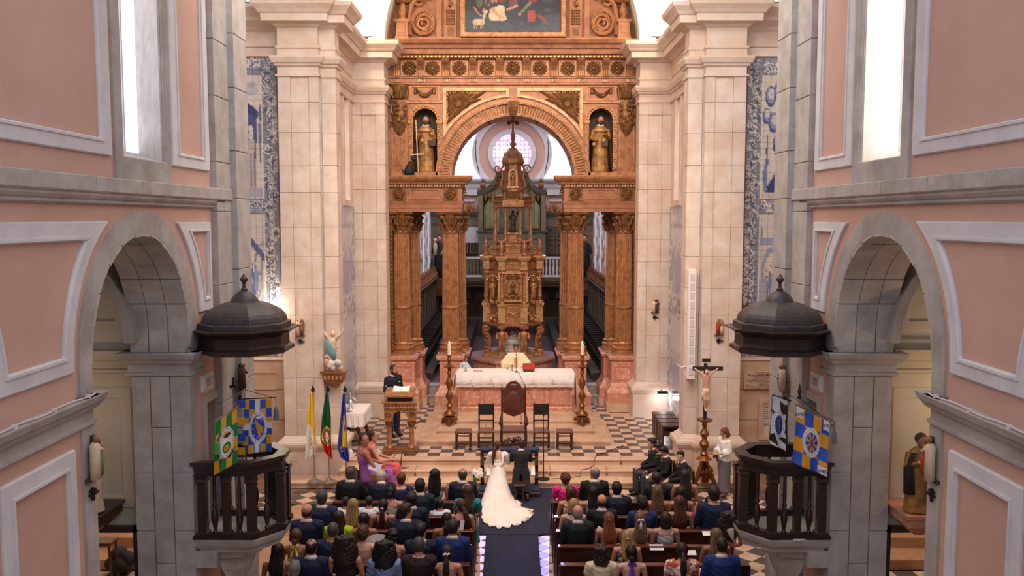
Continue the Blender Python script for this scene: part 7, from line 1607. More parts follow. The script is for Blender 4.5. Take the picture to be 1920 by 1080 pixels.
b=MB();b.lathe([(.012,0),(.012,.01)],xp+.1,20.05,zt_-.08,8);b.ell((xp+.1,20.055,zt_-.075),.015,.006,.015,8,5);b.ell((xp+.08,20.055,zb+.1),.015,.006,.015,8,5);b.build('fixing',mt['iron'],t,kind='stuff')
xp2=PX(1422,20.1,800);t=E('inscribed_plaque',(xp2+.4,20.1,PZ(824,20.1)),'lower stone tablet in a moulded frame beside the black and white banner','plaque');zb,zt_=PZ(824,20.1),PZ(748,20.1)
b=MB();ringp(b,[(xp2,zb),(xp2+1.4,zb),(xp2+1.4,zt_),(xp2,zt_)],[(xp2+.1,zb+.1),(xp2+1.3,zb+.1),(xp2+1.3,zt_-.1),(xp2+.1,zt_-.1)],20.13,20.08,'y');b.build('frame',mt['wallstone'],t);b=MB()
for k in range(9):
    xx=xp2+.14
    while xx<xp2+1.25:w_=rr.uniform(.012,.026);b.box(xx,xx+w_*.6,20.11,20.127,zt_-.2-k*.055-.012,zt_-.2-k*.055+.012);xx+=w_+rr.choice([.006,.008,.025])
b.build('worn_lettering',mt['ink'],t,kind='stuff');b=MB();b.box(xp2+.1,xp2+1.3,20.12,20.135,zb+.1,zt_-.1);b.build('tablet',mt['block'],t)
# left panel slab frame
xa,xb=PX(462,20.1,710),PX(520,20.1,710);t=E('blank_stone_panel',((xa+xb)/2,20.1,PZ(730,20.1)),'plain recessed stone panel under the left tile panel','panel');b=MB();ringp(b,[(xa-.9,PZ(731,20.1)),(xb,PZ(731,20.1)),(xb,PZ(697,20.1)),(xa-.9,PZ(697,20.1))],[(xa-.86,PZ(731,20.1)+.04),(xb-.04,PZ(731,20.1)+.04),(xb-.04,PZ(697,20.1)-.04),(xa-.86,PZ(697,20.1)-.04)],20.135,20.11,'y');b.build('frame',mt['wallstone'],t)
# floodlight near the right benches
x,y=PX(1240,23.7,740),23.7;z=PZ(738,y);x+=.05;t=E('floodlight',(x,y,z),'small black floodlight on the right inner pier shining on the wall tiles','lamp');b=MB();b.box(x-.16,x+.12,y-.1,y+.05,z,z+.07,.01);b.box(x-.03,x+.0,y+.05,y+.3,z+.02,z+.05);b.build('housing',mt['iron'],t);b=MB();b.box(x-.14,x+.1,y-.08,y+.03,z-.012,z);b.build('lens',mt['lamp'],t)
point('small_floodlight_glow',(x,y-.05,z-.12),5,(.85,.9,1),.05)
# benches on the right and the lamp reflection built as glowing balls over the left pulpit
for k in range(4):
    y=20.95+k*.42;x=3.98;lb=('nearest of the four small dark benches against the right chancel wall','second nearest of the four small dark benches on the right','third of the four small dark benches on the right','farthest of the four small dark benches on the right')[k]
    x -= .0;t=E('small_bench',(x,y,.43),lb,'bench','small benches on the right');b=MB();b.box(x-.26,x+.3,y-.17,y+.17,.43+.5,.43+.55,.01);b.build('seat',mt['chairw'],t)
    for sx in (-.23,.26):
        q=MB();q.box(x+sx-.02,x+sx+.02,y-.15,y+.15,.43,.43+.5);q.build('side_panel',mt['chairw'],t)
    b=MB();b.box(x-.21,x+.24,y-.16,y-.13,.72,.84);b.build('apron',mt['chairw'],t)
lp=at(519,577,19.95);t=E('wall_lamp',(lp.x,20.0,lp.z-.3),'ceiling lamp reflection as glowing balls on the tile panel behind the left pulpit canopy','lamp');  # glowing balls and bracket added for ceiling lamps reflected in the tile glaze
for py,r in ((572,.16),(591,.12)):q=MB();p_=at(518,py,19.95);q.ell((p_.x,19.95,p_.z),r*.8,r*.5,r*.8,14,9);q.build('glow_ball',mt['lamp'],t,smooth=True)
b=MB();b.tube([(lp.x,20.15,lp.z),(lp.x,19.98,lp.z)],.03,8);b.box(lp.x-.04,lp.x+.04,20.12,20.16,lp.z-.35,lp.z+.1);b.build('bracket',mt['brass'],t)
point('wall_lamp_glow',(lp.x,19.6,lp.z),26,(1,.85,.62),.15)  # added light around the built reflection
sx_=PX(1393,20,560);t=E('wall_sconce',(sx_+.06,20.1,PZ(600,20)),'two unlit brass candle arms on the right tile panel above the canopy','sconce')
for py in (570,588):q=MB();z=PZ(py,20.1);q.tube([(sx_,20.12,z),(sx_+.02,19.98,z-.05),(sx_+.1,19.95,z)],.022,6);q.lathe([(.05,0),(.03,.02),(.02,.08)],sx_+.1,19.95,z,8);q.build('arm',mt['brass'],t)
# credenza table with cloth, ewer and candle on the left
tx0,tx1=PX(653,20.9,760),PX(686,20.9,760);z=PZ(768,20.7)
t=E('side_table',((tx0+tx1)/2,21.2,.43),'dark carved side table under a white cloth against the left chancel wall','table');zt_=1.28
b=MB();b.box(-4.35,-3.72,20.8,21.9,zt_-.06,zt_,.01);b.build('tabletop',mt['chairw'],t)
for x,y in ((-3.8,20.9),(-3.8,21.8),(-4.27,20.9),(-4.27,21.8)):
    q=MB();q.tube([(x,y,zt_-.06),(x+.03,y,zt_-.2),(x-.04,y,zt_-.4),(x+.04,y,.62),(x,y,.44)],[.05,.06,.045,.05,.04],7);q.build('leg',mt['brass'],t)
b=MB();b.box(-4.3,-3.78,20.86,20.9,.55,.6);b.box(-4.3,-3.78,20.86,20.9,.85,.89);b.build('stretcher',mt['chairw'],t)
cl=E('white_cloth',(-4.0,21.3,1.28),'white cloth with scalloped edge over the left side table','cloth');R=[]
for i in range(33):
    u=i/32;a=u*2;wv=.02*math.sin(u*60)
    if u<.5:p=(-4.36+(.68)*u*2,20.78);n_=(0,-1)
    else:p=(-3.68,20.78+1.16*(u-.5)*2);n_=(1,0)
    R.append([(-4.02,21.35,zt_+.012) if False else (p[0]-n_[0]*.02,p[1]-n_[1]*.02,zt_+.012),(p[0]+n_[0]*.01,p[1]+n_[1]*.01,zt_-.02),(p[0]+n_[0]*(.02+wv),p[1]+n_[1]*(.02+wv),zt_-.3-.03*abs(math.sin(u*40)))])
b=MB();b.add([p for r in R for p in r],[(i*3+k,(i+1)*3+k,(i+1)*3+k+1,i*3+k+1) for i in range(32) for k in range(2)]);b.box(-4.36,-3.68,20.78,21.95,zt_+.003,zt_+.012);b.build('linen',mt['linen'],cl)
t=E('silver_ewer',(-4.1,21.35,1.293),'small silver ewer on the cloth of the left side table','ewer');b=MB();b.lathe([(.06,0),(.05,.02),(.03,.05),(.08,.12),(.09,.18),(.05,.24),(.035,.3),(.05,.33)],-4.1,21.35,1.293,14);b.tube([(-4.03,21.35,1.42),(-3.95,21.35,1.5),(-4.05,21.35,1.58)],.012,6);b.ell((-4.1,21.35,1.66),.03,.03,.045,8,5);b.build('body',mt['silver'],t,smooth='auto')
t=E('short_candle',(-4.28,21.05,1.293),'thick cream candle on the left side table beside the ewer','candle');b=MB();b.lathe([(.05,0),(.05,.26),(.045,.26)],-4.28,21.05,1.293,14);b.build('wax',mt['wax'],t)
t=E('silver_tray',(-4.15,20.98,1.293),'small silver tray with cruets on the left side table','tray');b=MB();b.ell((-4.12,21.0,1.3),.14,.1,.01,16,4);b.build('plate',mt['silver'],t);b=MB();b.lathe([(.03,0),(.035,.05),(.015,.08),(.02,.1)],-4.08,21.0,1.305,10);b.lathe([(.03,0),(.035,.05),(.015,.08),(.02,.1)],-4.17,21.0,1.305,10);b.build('cruet',mt['silver'],t)
x,y=PX(655,19.7,855),19.95;t=E('loudspeaker_monitor',(-3.85,20.0,.43),'small white rounded object on the floor edge beside the blue flag','object');b=MB();b.loft([(-3.85,20.0,.43,.05,.05),(-3.85,20.0,.55,.055,.05),(-3.87,20.0,.62,.03,.03)],12);b.build('cap',mt['bwhite'],t)
t['label']='small white cap-like object on the platform edge beside the blue flag';t.name='white_bottle';t['category']='bottle';ORG['white_bottle']=ORG['loudspeaker_monitor']
# handrail pipe at the left inner pier
t=E('wall_pipe',(-3.9,24.0,1.35),'thin horizontal pipe along the base of the left inner pier','pipe');b=MB();b.tube([(-4.42,23.95,1.1),(-4.3,23.9,1.36),(-3.5,23.9,1.36),(-3.5,23.9,.6)],.014,6);b.build('tube',mt['bgrey'],t)
# ---------------------------------------------------------------- chapel statues on brackets
for s,lb in ((-1,'pale robed statue on a marble bracket, mostly hidden behind the near left jamb'),(1,'brown robed friar statue with a black cloak on a bracket in the right side chapel')):
    px=1724 if s>0 else 186;y=10.75;x=PX(px,y,900) if s>0 else PX(166,y,900);z0=PZ(958,y)
    t=E('statue_bracket',(x,y+.1,z0-.3),'dark marble bracket with gilded lettering in the %s side chapel' % SIDE[s],'bracket');b=MB();b.rings([[(x-w_,y-d_,z),(x+w_,y-d_,z),(x+w_,y+.5,z),(x-w_,y+.5,z)] for z,w_,d_ in ((z0-.3,.06,.05),(z0-.2,.16,.14),(z0-.17,.19,.17),(z0-.07,.19,.17),(z0-.05,.23,.2),(z0-.01,.24,.21))]);b.build('corbel',mt['chairw'] if s<0 else mt['marble'],t)
    b=MB()
    for k in range(7):b.box(x-.16+.047*k,x-.14+.047*k,y-.18,y-.16,z0-.15,z0-.09)
    b.build('gilded_letters',mt['goldlight'],t,kind='stuff')
    t=E('saint_statue',(x,y,z0),lb,'statue');h_=1.0;b=MB();saint(b,x,y,z0,h_,.17,1);me=union(b,'robe',.014,1,mt['habit'] if s>0 else mt['poly']);me.transform(Matrix.Translation(-ORG[t.name]));child('robe',me,t)
    b=MB();head(b,x,y-.03,z0+h_*.92,.085);b.build('head',mt['skin2'] if s>0 else mt['poly'],t,smooth=True);b=MB();b.ell((x,y,z0+h_*.95),.08,.08,.08,10,6);b.build('hair',cD,t,smooth=True)
    if s>0:b=MB();b.loft([(x-.15,y-.05,z0+.25,.07,.08),(x-.17,y-.05,z0+.6,.06,.07),(x-.1,y-.03,z0+.78,.05,.06)],10);b.build('cloak',mt['cassock'],t,smooth=True)
# strip light in right chapel, steps in the side passages
t=E('strip_light',(5.5,11.1,4.42),'thin strip lamp lying on the impost ledge of the right side chapel','lamp');b=MB();b.box(5.05,5.9,11.12,11.16,4.355,4.375);b.build('housing',mt['bgrey'],t)
for s in (-1,1):
    for k in range(3):
        b=MB(s);b.box(5.2,8.6,14.4+.55*k,14.95+.55*k+(.5 if k==2 else 0),0,.19*(k+1),.01);b.build('stair_step',mt['floorstone'],floor)
SX_=PX(190,13.9,1010);t=E('wooden_stool',(SX_,13.9,0.004),'dark red wooden stool in the doorway at the lower left','stool');b=MB();b.box(SX_-.22,SX_+.22,13.75,14.05,.68,.74,.01);b.build('seat',mt['pewtop'],t)
for x,y in ((-.18,-.12),(.18,-.12),(-.18,.12),(.18,.12)):b=MB();b.tube([(SX_+x,13.9+y,.68),(SX_+x*1.15,13.9+y,.004)],.022,6);b.build('leg',mt['pewtop'],t)
BX_=PX(226,14.2,1045);t=E('black_bag',(BX_,14.2,.0),'heap of black bags on the steps in the lower left doorway','bag');b=MB()
for k in range(7):rr=random.Random(k+40);b.ell((BX_+rr.uniform(-.15,.15),14.2+rr.uniform(-.1,.1),.15+rr.uniform(0,.25)),.16,.14,.14,9,6)
b.build('bags',mt['cassock'],t,smooth=True)
# ================================================================ people
def bodyparts(b,J,sex,hy=0,hp=0,hands=True,s=1.0):
    """continuous figure from tapered lofts and limbs; J joints dict"""
    m=sex=='m';P,N=Vector(J['pelvis']),Vector(J['neck']);ax=(N-P);L=ax.length
    rx=([.155,.16,.145,.14,.165,.185,.14,.06] if m else [.165,.165,.13,.115,.135,.155,.115,.048]);ry=([.115,.12,.105,.1,.115,.115,.085,.058] if m else [.12,.12,.095,.088,.11,.1,.07,.046])
    t=[-.1,.02,.22,.4,.62,.84,.95,1.0]
    fw=Vector(J.get('fwd',(0,1,0))).normalized();rt=ax.cross(fw);rt=-rt.normalized() if rt.dot(Vector((1,0,0)))<-1e9 else ax.normalized().cross(fw)*-1;rt=rt.normalized();fw2=rt.cross(ax.normalized())*-1;R=[]
    for tt,a,c in zip(t,rx,ry):
        o=P+ax*tt;R.append([o+rt*a*math.cos(2*PI*k/16)+fw2*c*math.sin(2*PI*k/16) for k in range(16)])
    b.rings(R)
    H=Vector(J['head']);b.tube([N-ax.normalized()*.04,N+(H-N)*.5,H-Vector((0,0,.03))],[.062,.056,.055] if m else [.05,.045,.045],10)
    headshape(b,H,hy,hp)
    for sd in ('l','r'):
        sh,el,wr=(Vector(J[k+sd]) for k in ('sh','el','wr'));k_=1 if m else .84
        b.tube([N+(sh-N)*.45+Vector((0,0,-.03)),sh,sh.lerp(el,.35),el,el.lerp(wr,.3),wr],[.06*k_,.062*k_,.052*k_,.042*k_,.043*k_,.028*k_],10)
        if hands:hand(b,wr,(wr-el).normalized(),k_,1 if sd=='r' else -1)
        hi,kn,an,to=(Vector(J[k+sd]) for k in ('hi','kn','an','to'))
        b.tube([hi,hi.lerp(kn,.35),kn,kn.lerp(an,.3),an,to.lerp(an,.6)],[.098*k_+.01,.085*k_+.008,.058,.058,.04,.038],10)
        b.tube([an+Vector((0,0,-.0)),an.lerp(to,.5)+Vector((0,0,-.015)),to],[.038,.042,.028],8)
def hand(b,w,d,k,sd):
    s_=.9*k+.08;side=d.cross(Vector((0,0,1)));side=side.normalized() if side.length>.1 else Vector((1,0,0));dn=side.cross(d).normalized()
    if dn.z>0:dn=-dn
    p=w+d*.05*s_;b.tube([w,w+d*.03*s_,w+d*.085*s_],[.028*s_,.036*s_,.032*s_],8,flat=.55)
    for i,(o,L) in enumerate(((-.026,.065),(-.009,.078),(.009,.073),(.025,.057))):
        q=w+d*.08*s_+side*o*s_*1.05;b.tube([q,q+d*L*.45*s_,q+d*L*.78*s_+dn*L*.22*s_,q+d*L*.9*s_+dn*L*.5*s_],[.0095*s_,.009*s_,.0082*s_,.007*s_],6)
    q=w+d*.03*s_-side*sd*.028*s_;b.tube([q,q+d*.03*s_-side*sd*.018*s_+dn*.008,q+d*.06*s_-side*sd*.014*s_+dn*.02],[.012*s_,.0105*s_,.008*s_],6)
def rotm(hy,hp):return Matrix.Rotation(hy,4,'Z') @ Matrix.Rotation(hp,4,'X')
def headshape(b,H,hy=0,hp=0,k=1.0):
    """face towards +Y before rotation; eyes at half height, nose, lips, chin, ears"""
    Mx=Matrix.Translation(H) @ rotm(hy,hp);R=[]
    secs=[(-.118,.03,.03,.05),(-.105,.045,.045,.035),(-.085,.057,.064,.02),(-.06,.064,.078,.01),(-.03,.069,.088,.003),(0,.073,.093,0),(.03,.076,.097,-.004),(.06,.074,.094,-.008),(.085,.063,.08,-.01),(.104,.042,.054,-.01),(.113,.018,.024,-.01)]
    for z,rx,ry,oy in secs:
        ring=[]
        for i in range(20):
            a=2*PI*i/20;x,y=rx*math.cos(a),ry*math.sin(a)+oy
            if y>.06 and -.005<z<.02:y -= .008*(abs(x)>.012)*(abs(x)<.05)
            ring.append(Mx @ Vector((x,y,z)))
        R.append(ring)
    b.rings(R)
    def T(*p):return Mx @ Vector(p)
    b.rings([[T(-.006,.085,.02),T(.006,.085,.02),T(.004,.1,.02),T(-.004,.1,.02)],[T(-.014,.08,-.032),T(.014,.08,-.032),T(.009,.112,-.03),T(-.009,.112,-.03)],[T(-.008,.08,-.038),T(.008,.08,-.038),T(.005,.098,-.04),T(-.005,.098,-.04)]])
    b.ell(T(0,.088,-.062),.02,.01,.007,8,5);b.ell(T(0,.074,-.1),.02,.018,.014,8,5)
    for sx in (-1,1):b.ell(T(sx*.075,-.008,-.005),.011,.02,.031,8,6);b.ell(T(sx*.03,.072,.02),.016,.012,.009,8,5)
def face_details(parent,H,hy=0,hp=0,glasses=False,beard=None,k=1,lips=True):
    Mx=Matrix.Translation(Vector(H)) @ rotm(hy,hp)
    def T(*p):return Mx @ Vector(p)
    for sx in (-1,1):
        b=MB();b.ell(T(sx*.029,.083,.006),.013,.008,.008,8,6);me=b.mesh('eye',mt['bwhite'],smooth=True);o=child('eye',me,parent)
        b=MB();b.ell(T(sx*.029,.089,.006),.006,.005,.007,8,5);child('iris',b.mesh('iris',mt['eye'],smooth=True),o)
        b=MB();b.tube([T(sx*.045,.082,.024),T(sx*.03,.09,.03),T(sx*.014,.09,.026)],[.003,.005,.003],6);child('eyebrow',b.mesh('eyebrow',mt['eye']),parent)
    b=MB();b.ell(T(0,.096,-.062),.02,.006,.006,8,5);child('lips',b.mesh('lips',mt['lip'],smooth=True),parent)
    if glasses:
        b=MB()
        for sx in (-1,1):b.tube([T(sx*.03+.02*math.cos(a),.1,.006+.015*math.sin(a)) for a in np.linspace(0,2*PI,13)],.0025,5);b.tube([T(sx*.05,.098,.01),T(sx*.078,.0,.01)],.0025,5)
        b.tube([T(-.01,.102,.008),T(.01,.102,.008)],.0025,5);child('glasses',b.mesh('glasses',mt['iron']),parent)
    if beard:
        b=MB();b.ell(T(0,.055,-.082),.062,.045,.045,14,8);b.ell(T(0,.09,-.05),.026,.014,.007,10,5)
        for sx in (-1,1):b.ell(T(sx*.06,.02,-.05),.018,.04,.045,8,6)
        child('beard',b.mesh('beard',beard,smooth=True),parent)
SEAT=dict(pelvis=(0,.02,.56),neck=(0,-.02,1.1),head=(0,.015,1.225),shl=(-.185,-.02,1.03),shr=(.185,-.02,1.03),ell=(-.235,.04,.78),elr=(.235,.04,.78),wrl=(-.1,.25,.66),wrr=(.1,.25,.66),
    hil=(-.09,.04,.55),hir=(.09,.04,.55),knl=(-.11,.45,.53),knr=(.11,.45,.53),anl=(-.11,.43,.09),anr=(.11,.43,.09),tol=(-.12,.58,.035),tor=(.12,.58,.035))
STAND=dict(pelvis=(0,0,.93),neck=(0,-.0,1.46),head=(0,.025,1.6),shl=(-.19,0,1.39),shr=(.19,0,1.39),ell=(-.25,-.0,1.12),elr=(.25,0,1.12),wrl=(-.12,.2,1.0),wrr=(.12,.2,1.0),
    hil=(-.09,0,.9),hir=(.09,0,.9),knl=(-.1,.01,.49),knr=(.1,.01,.49),anl=(-.1,-.01,.09),anr=(.1,-.01,.09),tol=(-.12,.15,.03),tor=(.12,.15,.03))
def mod(J,**k):d=dict(J);d.update(k);return d
_bm={}
def body_mesh(sex,pose,J,hy,hp,vox=.012):
    key=(sex,pose,round(hy,2),round(hp,2))
    if key not in _bm:
        b=MB();bodyparts(b,J,sex,hy,hp);_bm[key]=union(b,'body',vox,1,mt['skin'],.4)
    return _bm[key]
_gm={}
def garment(kind,J,sex,pose):
    key=(kind,sex,pose)
    if key in _gm:return _gm[key]
    b=MB();m=sex=='m';P,N=Vector(J['pelvis']),Vector(J['neck']);ax=N-P;fw=Vector(J.get('fwd',(0,1,0)));rt=-ax.normalized().cross(fw).normalized();fw2=-rt.cross(ax.normalized())
    def torso(ts,rx,ry,off=None):
        R=[]
        for i,(t,a,c) in enumerate(zip(ts,rx,ry)):
            o=P+ax*t+(fw2*off[i] if off else Vector());R.append([o+rt*a*math.cos(2*PI*k/20)+fw2*c*math.sin(2*PI*k/20) for k in range(20)])
        b.rings(R)
    def arm(sd,e,r=(.075,.082,.068,.06,.056,.044),to=1.0):
        sh,el,wr=(Vector(J[k+sd]) for k in ('sh','el','wr'));w=el.lerp(wr,.93*to) if to>0 else None
        if to>0:b.tube([N+(sh-N)*.5+Vector((0,0,-.02)),sh,sh.lerp(el,.35),el,el.lerp(w,.4),w],[x*e for x in r],10)
        else:b.tube([N+(sh-N)*.5+Vector((0,0,-.02)),sh,sh.lerp(el,.3),sh.lerp(el,.6)],[x*e for x in r[:4]],10)
    if kind in ('jacket','tailcoat'):
        torso([-.14,0,.2,.4,.62,.84,.94,.985],[.19,.185,.175,.17,.192,.212,.16,.075] if m else [.18,.18,.15,.14,.16,.175,.13,.06],[.145,.14,.13,.125,.14,.138,.1,.07])
        for sd in 'lr':arm(sd,1)
        if kind=='tailcoat':pass
    elif kind=='dress':      # sleeveless
        torso([-.12,.02,.22,.4,.62,.78,.86],[.19,.18,.142,.127,.148,.14,.115],[.14,.135,.108,.1,.122,.108,.085])
        for sx in (-1,1):b.tube([P+ax*.8+rt*sx*.1+fw2*.06,P+ax*1.0+rt*sx*.085,P+ax*.8+rt*sx*.1-fw2*.07],.028,8)
    elif kind=='halter':
        torso([-.12,.02,.22,.4,.58,.68],[.19,.18,.142,.127,.142,.12],[.14,.135,.108,.1,.115,.1]);b.tube([P+ax*.6+rt*.08+fw2*.08,P+ax*.97+rt*.03+fw2*.05],[.05,.02],8);b.tube([P+ax*.6-rt*.08+fw2*.08,P+ax*.97-rt*.03+fw2*.05],[.05,.02],8);b.tube([P+ax*.99+rt*.05*math.cos(a)+fw2*.05*math.sin(a) for a in np.linspace(0,2*PI,9)],.014,6)
    elif kind=='strapless':
        torso([-.12,.02,.22,.36,.5,.58],[.19,.18,.142,.128,.138,.14],[.14,.135,.108,.1,.11,.112],[0,0,0,0,.01,.02])
        for sx in (-1,1):b.tube([P+ax*.56+rt*sx*.09+fw2*.09,P+ax*.97+rt*sx*.1,P+ax*.56+rt*sx*.1-fw2*.08],.007,6)
    elif kind=='blouse':
        torso([-.12,.02,.22,.4,.62,.84,.92],[.19,.185,.155,.14,.158,.17,.13],[.145,.14,.12,.112,.128,.118,.082])
        for sd in 'lr':arm(sd,.98,to=-1)
    elif kind=='longblouse':
        torso([-.05,.02,.22,.4,.62,.84,.93],[.185,.185,.16,.145,.16,.175,.13],[.14,.14,.12,.112,.128,.12,.085])
        for sd in 'lr':arm(sd,1.0,(.07,.075,.068,.068,.08,.085),.6)
    elif kind=='trousers':
        b.tube([P+Vector((-.08,0,.04)),P+Vector((.08,0,.04))],.13,10)
        for sd in 'lr':
            hi,kn,an=(Vector(J[k+sd]) for k in ('hi','kn','an'));b.tube([hi,hi.lerp(kn,.4),kn,kn.lerp(an,.5),an.lerp(kn,.04)],[.122,.105,.082,.075,.068],12)
    elif kind=='skirt':
        if pose.startswith('stand'):
            torso([-.1,.02,.1],[.19,.185,.165],[.15,.145,.13]);R=[]
            for z,r in ((P.z,.19),(P.z-.25,.2),(P.z-.5,.205),(P.z-.82,.22)):R.append([(r*math.cos(2*PI*k/24)*(1+.05*math.sin(6*PI*k/12)),r*.8*math.sin(2*PI*k/24),z) for k in range(24)])
            b.rings(R)
        else:
            hl,hr,kl,kr,al_,ar=(Vector(J[k]) for k in ('hil','hir','knl','knr','anl','anr'));c=lambda a,e:(a+e)/2
            secs=[(c(hl,hr)+Vector((0,-.06,.0)),.19,.12),(c(hl,hr).lerp(c(kl,kr),.45),.2,.11),(c(kl,kr)+Vector((0,.0,.0)),.2,.1),(c(kl,kr).lerp(c(al_,ar),.3)+Vector((0,.03,0)),.2,.13),(c(al_,ar)+Vector((0,.0,.02)),.25,.2)]
            b.tube([s_[0] for s_ in secs],[max(s_[1],s_[2])*.85 for s_ in secs],18,flat=.75)
    elif kind=='shoes':
        for sd in 'lr':an,to=Vector(J['an'+sd]),Vector(J['to'+sd]);b.tube([an+Vector((0,0,.01)),an.lerp(to,.5)+Vector((0,0,-.012)),to+(to-an)*.12],[.05,.05,.035],10)
    elif kind=='collar':
        o=N+Vector((0,0,-.01));hd=(Vector(J['head'])-N).normalized();b.lathe([(.078,-.015),(.068,.03),(.058,.032),(.06,-.015)],0,0,0,16);q=hd.to_track_quat('Z','Y');b.v=[tuple(o+q @ Vector(v)) for v in b.v]
        _gm[key]=b.mesh('shirt_collar',mt['bwhite'],smooth=True);return _gm[key]
    def nz(a):
        n=.0025*np.sin(a[:,2]*70+a[:,0]*40)+.002*np.sin(a[:,0]*90+a[:,1]*50);a=a.copy();a[:,0]+=n;a[:,1]+=n;return a
    _gm[key]=union(b,kind,.014,2,mt['linen'],.5,nz);return _gm[key]
_hm={}
def hair_mesh(style):
    """built around the head centre, face to +Y"""
    if style in _hm:return _hm[style]
    b=MB();r=random.Random(hash(style) % 1000 if False else len(style)*7)
    def cap(t=0,low=-.04,front=.03):
        b.ell((0,-.02,.03+t*.3),.083+t,.093+t,.093+t,16,10)
        b.ell((0,-.045,low),.07+t,.06+t,.07,14,8)
    curl=.006
    if style=='short':cap(.006,-.03);b.ell((0,.02,.085),.072,.07,.045,12,6);curl=.004
    elif style=='crop':b.ell((0,-.012,.03),.083,.1,.099,16,10);b.ell((0,-.03,-.03),.073,.067,.06,14,8);curl=.0015
    elif style=='bald':
        for a in np.linspace(-2.6,-.54,9):b.ell((.062*math.cos(a),.066*math.sin(a)-.015,-.02),.024,.03,.045,8,6)
        for sx in (-1,1):b.ell((sx*.07,-.01,.015),.013,.035,.04,8,6)
        curl=.002
    elif style=='thin':b.ell((0,-.018,.022),.084,.096,.092,16,10);b.ell((0,-.04,-.035),.07,.06,.055,12,8);curl=.002
    elif style in ('curlyshort','mopshort'):
        cap(.012,-.03)
        for k in range(60):a,e=r.random()*6.28,r.uniform(-.2,1.4);p=(.088*math.cos(a)*math.cos(e),-.02+.098*math.sin(a)*math.cos(e),.03+.1*math.sin(e));
        for k in range(90):
            a,e=r.random()*6.28,r.uniform(-.5,1.4)
            if math.sin(a)>.5 and e<.5:continue
            b.ell((.09*math.cos(a)*math.cos(e),-.02+.1*math.sin(a)*math.cos(e),.03+.1*math.sin(e)),.02,.02,.02,6,4)
    elif style in ('long','longwavy','longhalf'):
        cap(.01,-.04);w=1.0 if style != 'longwavy' else 1.15
        b.loft([(0,-.055,.04,.085,.06),(0,-.065,-.05,.092*w,.06),(0,-.085,-.14,.1*w,.055),(0.01,-.11,-.24,.092*w,.045),(0,-.12,-.31,.07*w,.035),(0,-.125,-.36,.03,.02)],18)
        for k in range(13):x=-.09+.015*k;b.tube([(x*.9,-.09,-.03),(x*1.05+.01*math.sin(k),-.13,-.17),(x*.9-.012*math.sin(k*2),-.15,-.3),(x*.6,-.14,-.36-.03*math.sin(k*1.7))],[.012,.016,.014,.006],6)
        if style=='longhalf':b.ell((0,-.11,.035),.035,.02,.02,8,5)
        curl=.01 if style=='longwavy' else .005
    elif style=='bob':cap(.012,-.05);b.loft([(0,-.04,.04,.092,.08),(0,-.045,-.04,.1,.075),(0,-.05,-.1,.1,.07),(0,-.05,-.14,.075,.05)],18);curl=.006
    elif style=='curlybob':
        cap(.02,-.04)
        for k in range(120):a,z=r.uniform(PI*.95,PI*2.05),r.uniform(-.15,.1);b.ell((.1*math.cos(a),-.03+.09*math.sin(a),z),.03,.03,.03,6,4)
    elif style=='bigcurly':
        cap(.03,-.04)
        for k in range(300):a,z=r.uniform(PI*.85,PI*2.15),r.uniform(-.34,.13);w=.09+.07*math.sin(min(PI,max(0,(.16-z)*6.3)));b.ell((w*math.cos(a),-.04+.09*math.sin(a),z),.03,.03,.03,6,4)
        b.loft([(0,-.06,.05,.09,.07),(0,-.08,-.1,.14,.08),(0,-.1,-.22,.13,.07),(0,-.1,-.33,.07,.04)],16)
    elif style in ('ponytail','longpony','sidepony'):
        cap(.004,-.03);z0=-.01;dx=.05 if style=='sidepony' else 0;L=.42 if style=='longpony' else .33
        b.ell((0,-.115,z0),.026,.026,.026,8,6);b.tube([(0,-.12,z0),(dx*.4,-.15,z0-.08),(dx,-.15,z0-.2),(dx*1.2,-.14,z0-L)],[.026,.045,.05,.012],12)
        for k in range(8):a=k*.8;b.tube([(dx*.4+.03*math.cos(a),-.15+.03*math.sin(a),z0-.08),(dx+.04*math.cos(a+1),-.155+.04*math.sin(a+1),z0-.2),(dx*1.2+.02*math.cos(a),-.145,z0-L-.01*k)],[.014,.017,.006],6)
        curl=.005
    elif style in ('bun','lowbun'):
        cap(.004,-.03);z=-.01 if style=='bun' else -.055;b.ell((0,-.115,z),.046,.036,.042,12,8)
        for k in range(9):a=k*.7;b.ell((.03*math.cos(a),-.13,z+.03*math.sin(a)),.018,.014,.018,7,5)
    elif style=='updo':
        cap(.012,-.03)
        for k in range(34):b.ell((r.uniform(-.055,.055),-.095-r.uniform(0,.03),r.uniform(-.05,.07)),.024,.024,.024,7,5)
    nzr=np.random.RandomState(3)
    def nz(a):
        a=a.copy()
        if 'curl' in style:return a*(1+.05*(np.sin(a[:,0]*150)*np.sin(a[:,1]*140)*np.sin(a[:,2]*130+a[:,0]*60))[:,None])
        th=np.arctan2(a[:,0],-a[:,1]-.0);n=curl*np.sin(th*22+a[:,2]*12)+curl*.6*np.sin(th*41+a[:,2]*40);rr=np.sqrt(a[:,0]**2+a[:,1]**2)+1e-5;f=1+n/rr;f=np.clip(f,.8,1.25);a[:,0] *= f;a[:,1] *= f;return a
    _hm[style]=union(b,'hair',.0075 if style in ('crop','bald','thin','short') else .0095,1,mt['eye'],.5,nz)
    # keep the face free
    return _hm[style]
HC=dict(black='191413',dark='2a1d18',brown='46301f',lbrown='6b4a32',auburn='5e3220',red='8a4a2c',blonde='b08a5c',dblonde='8a6a48',grey='6e6864',dgrey='45403d',white='c9beb2',hl='7a5c42')
def hairmat(c):return fab('hair_'+c,HC[c],{'blonde':'8c6a42','lbrown':'4c3424','hl':'4a3526','dblonde':'5f4630','auburn':'40221a','red':'6a3420'}.get(c),rough=.45,scale=30,sharp=(.4,.6))
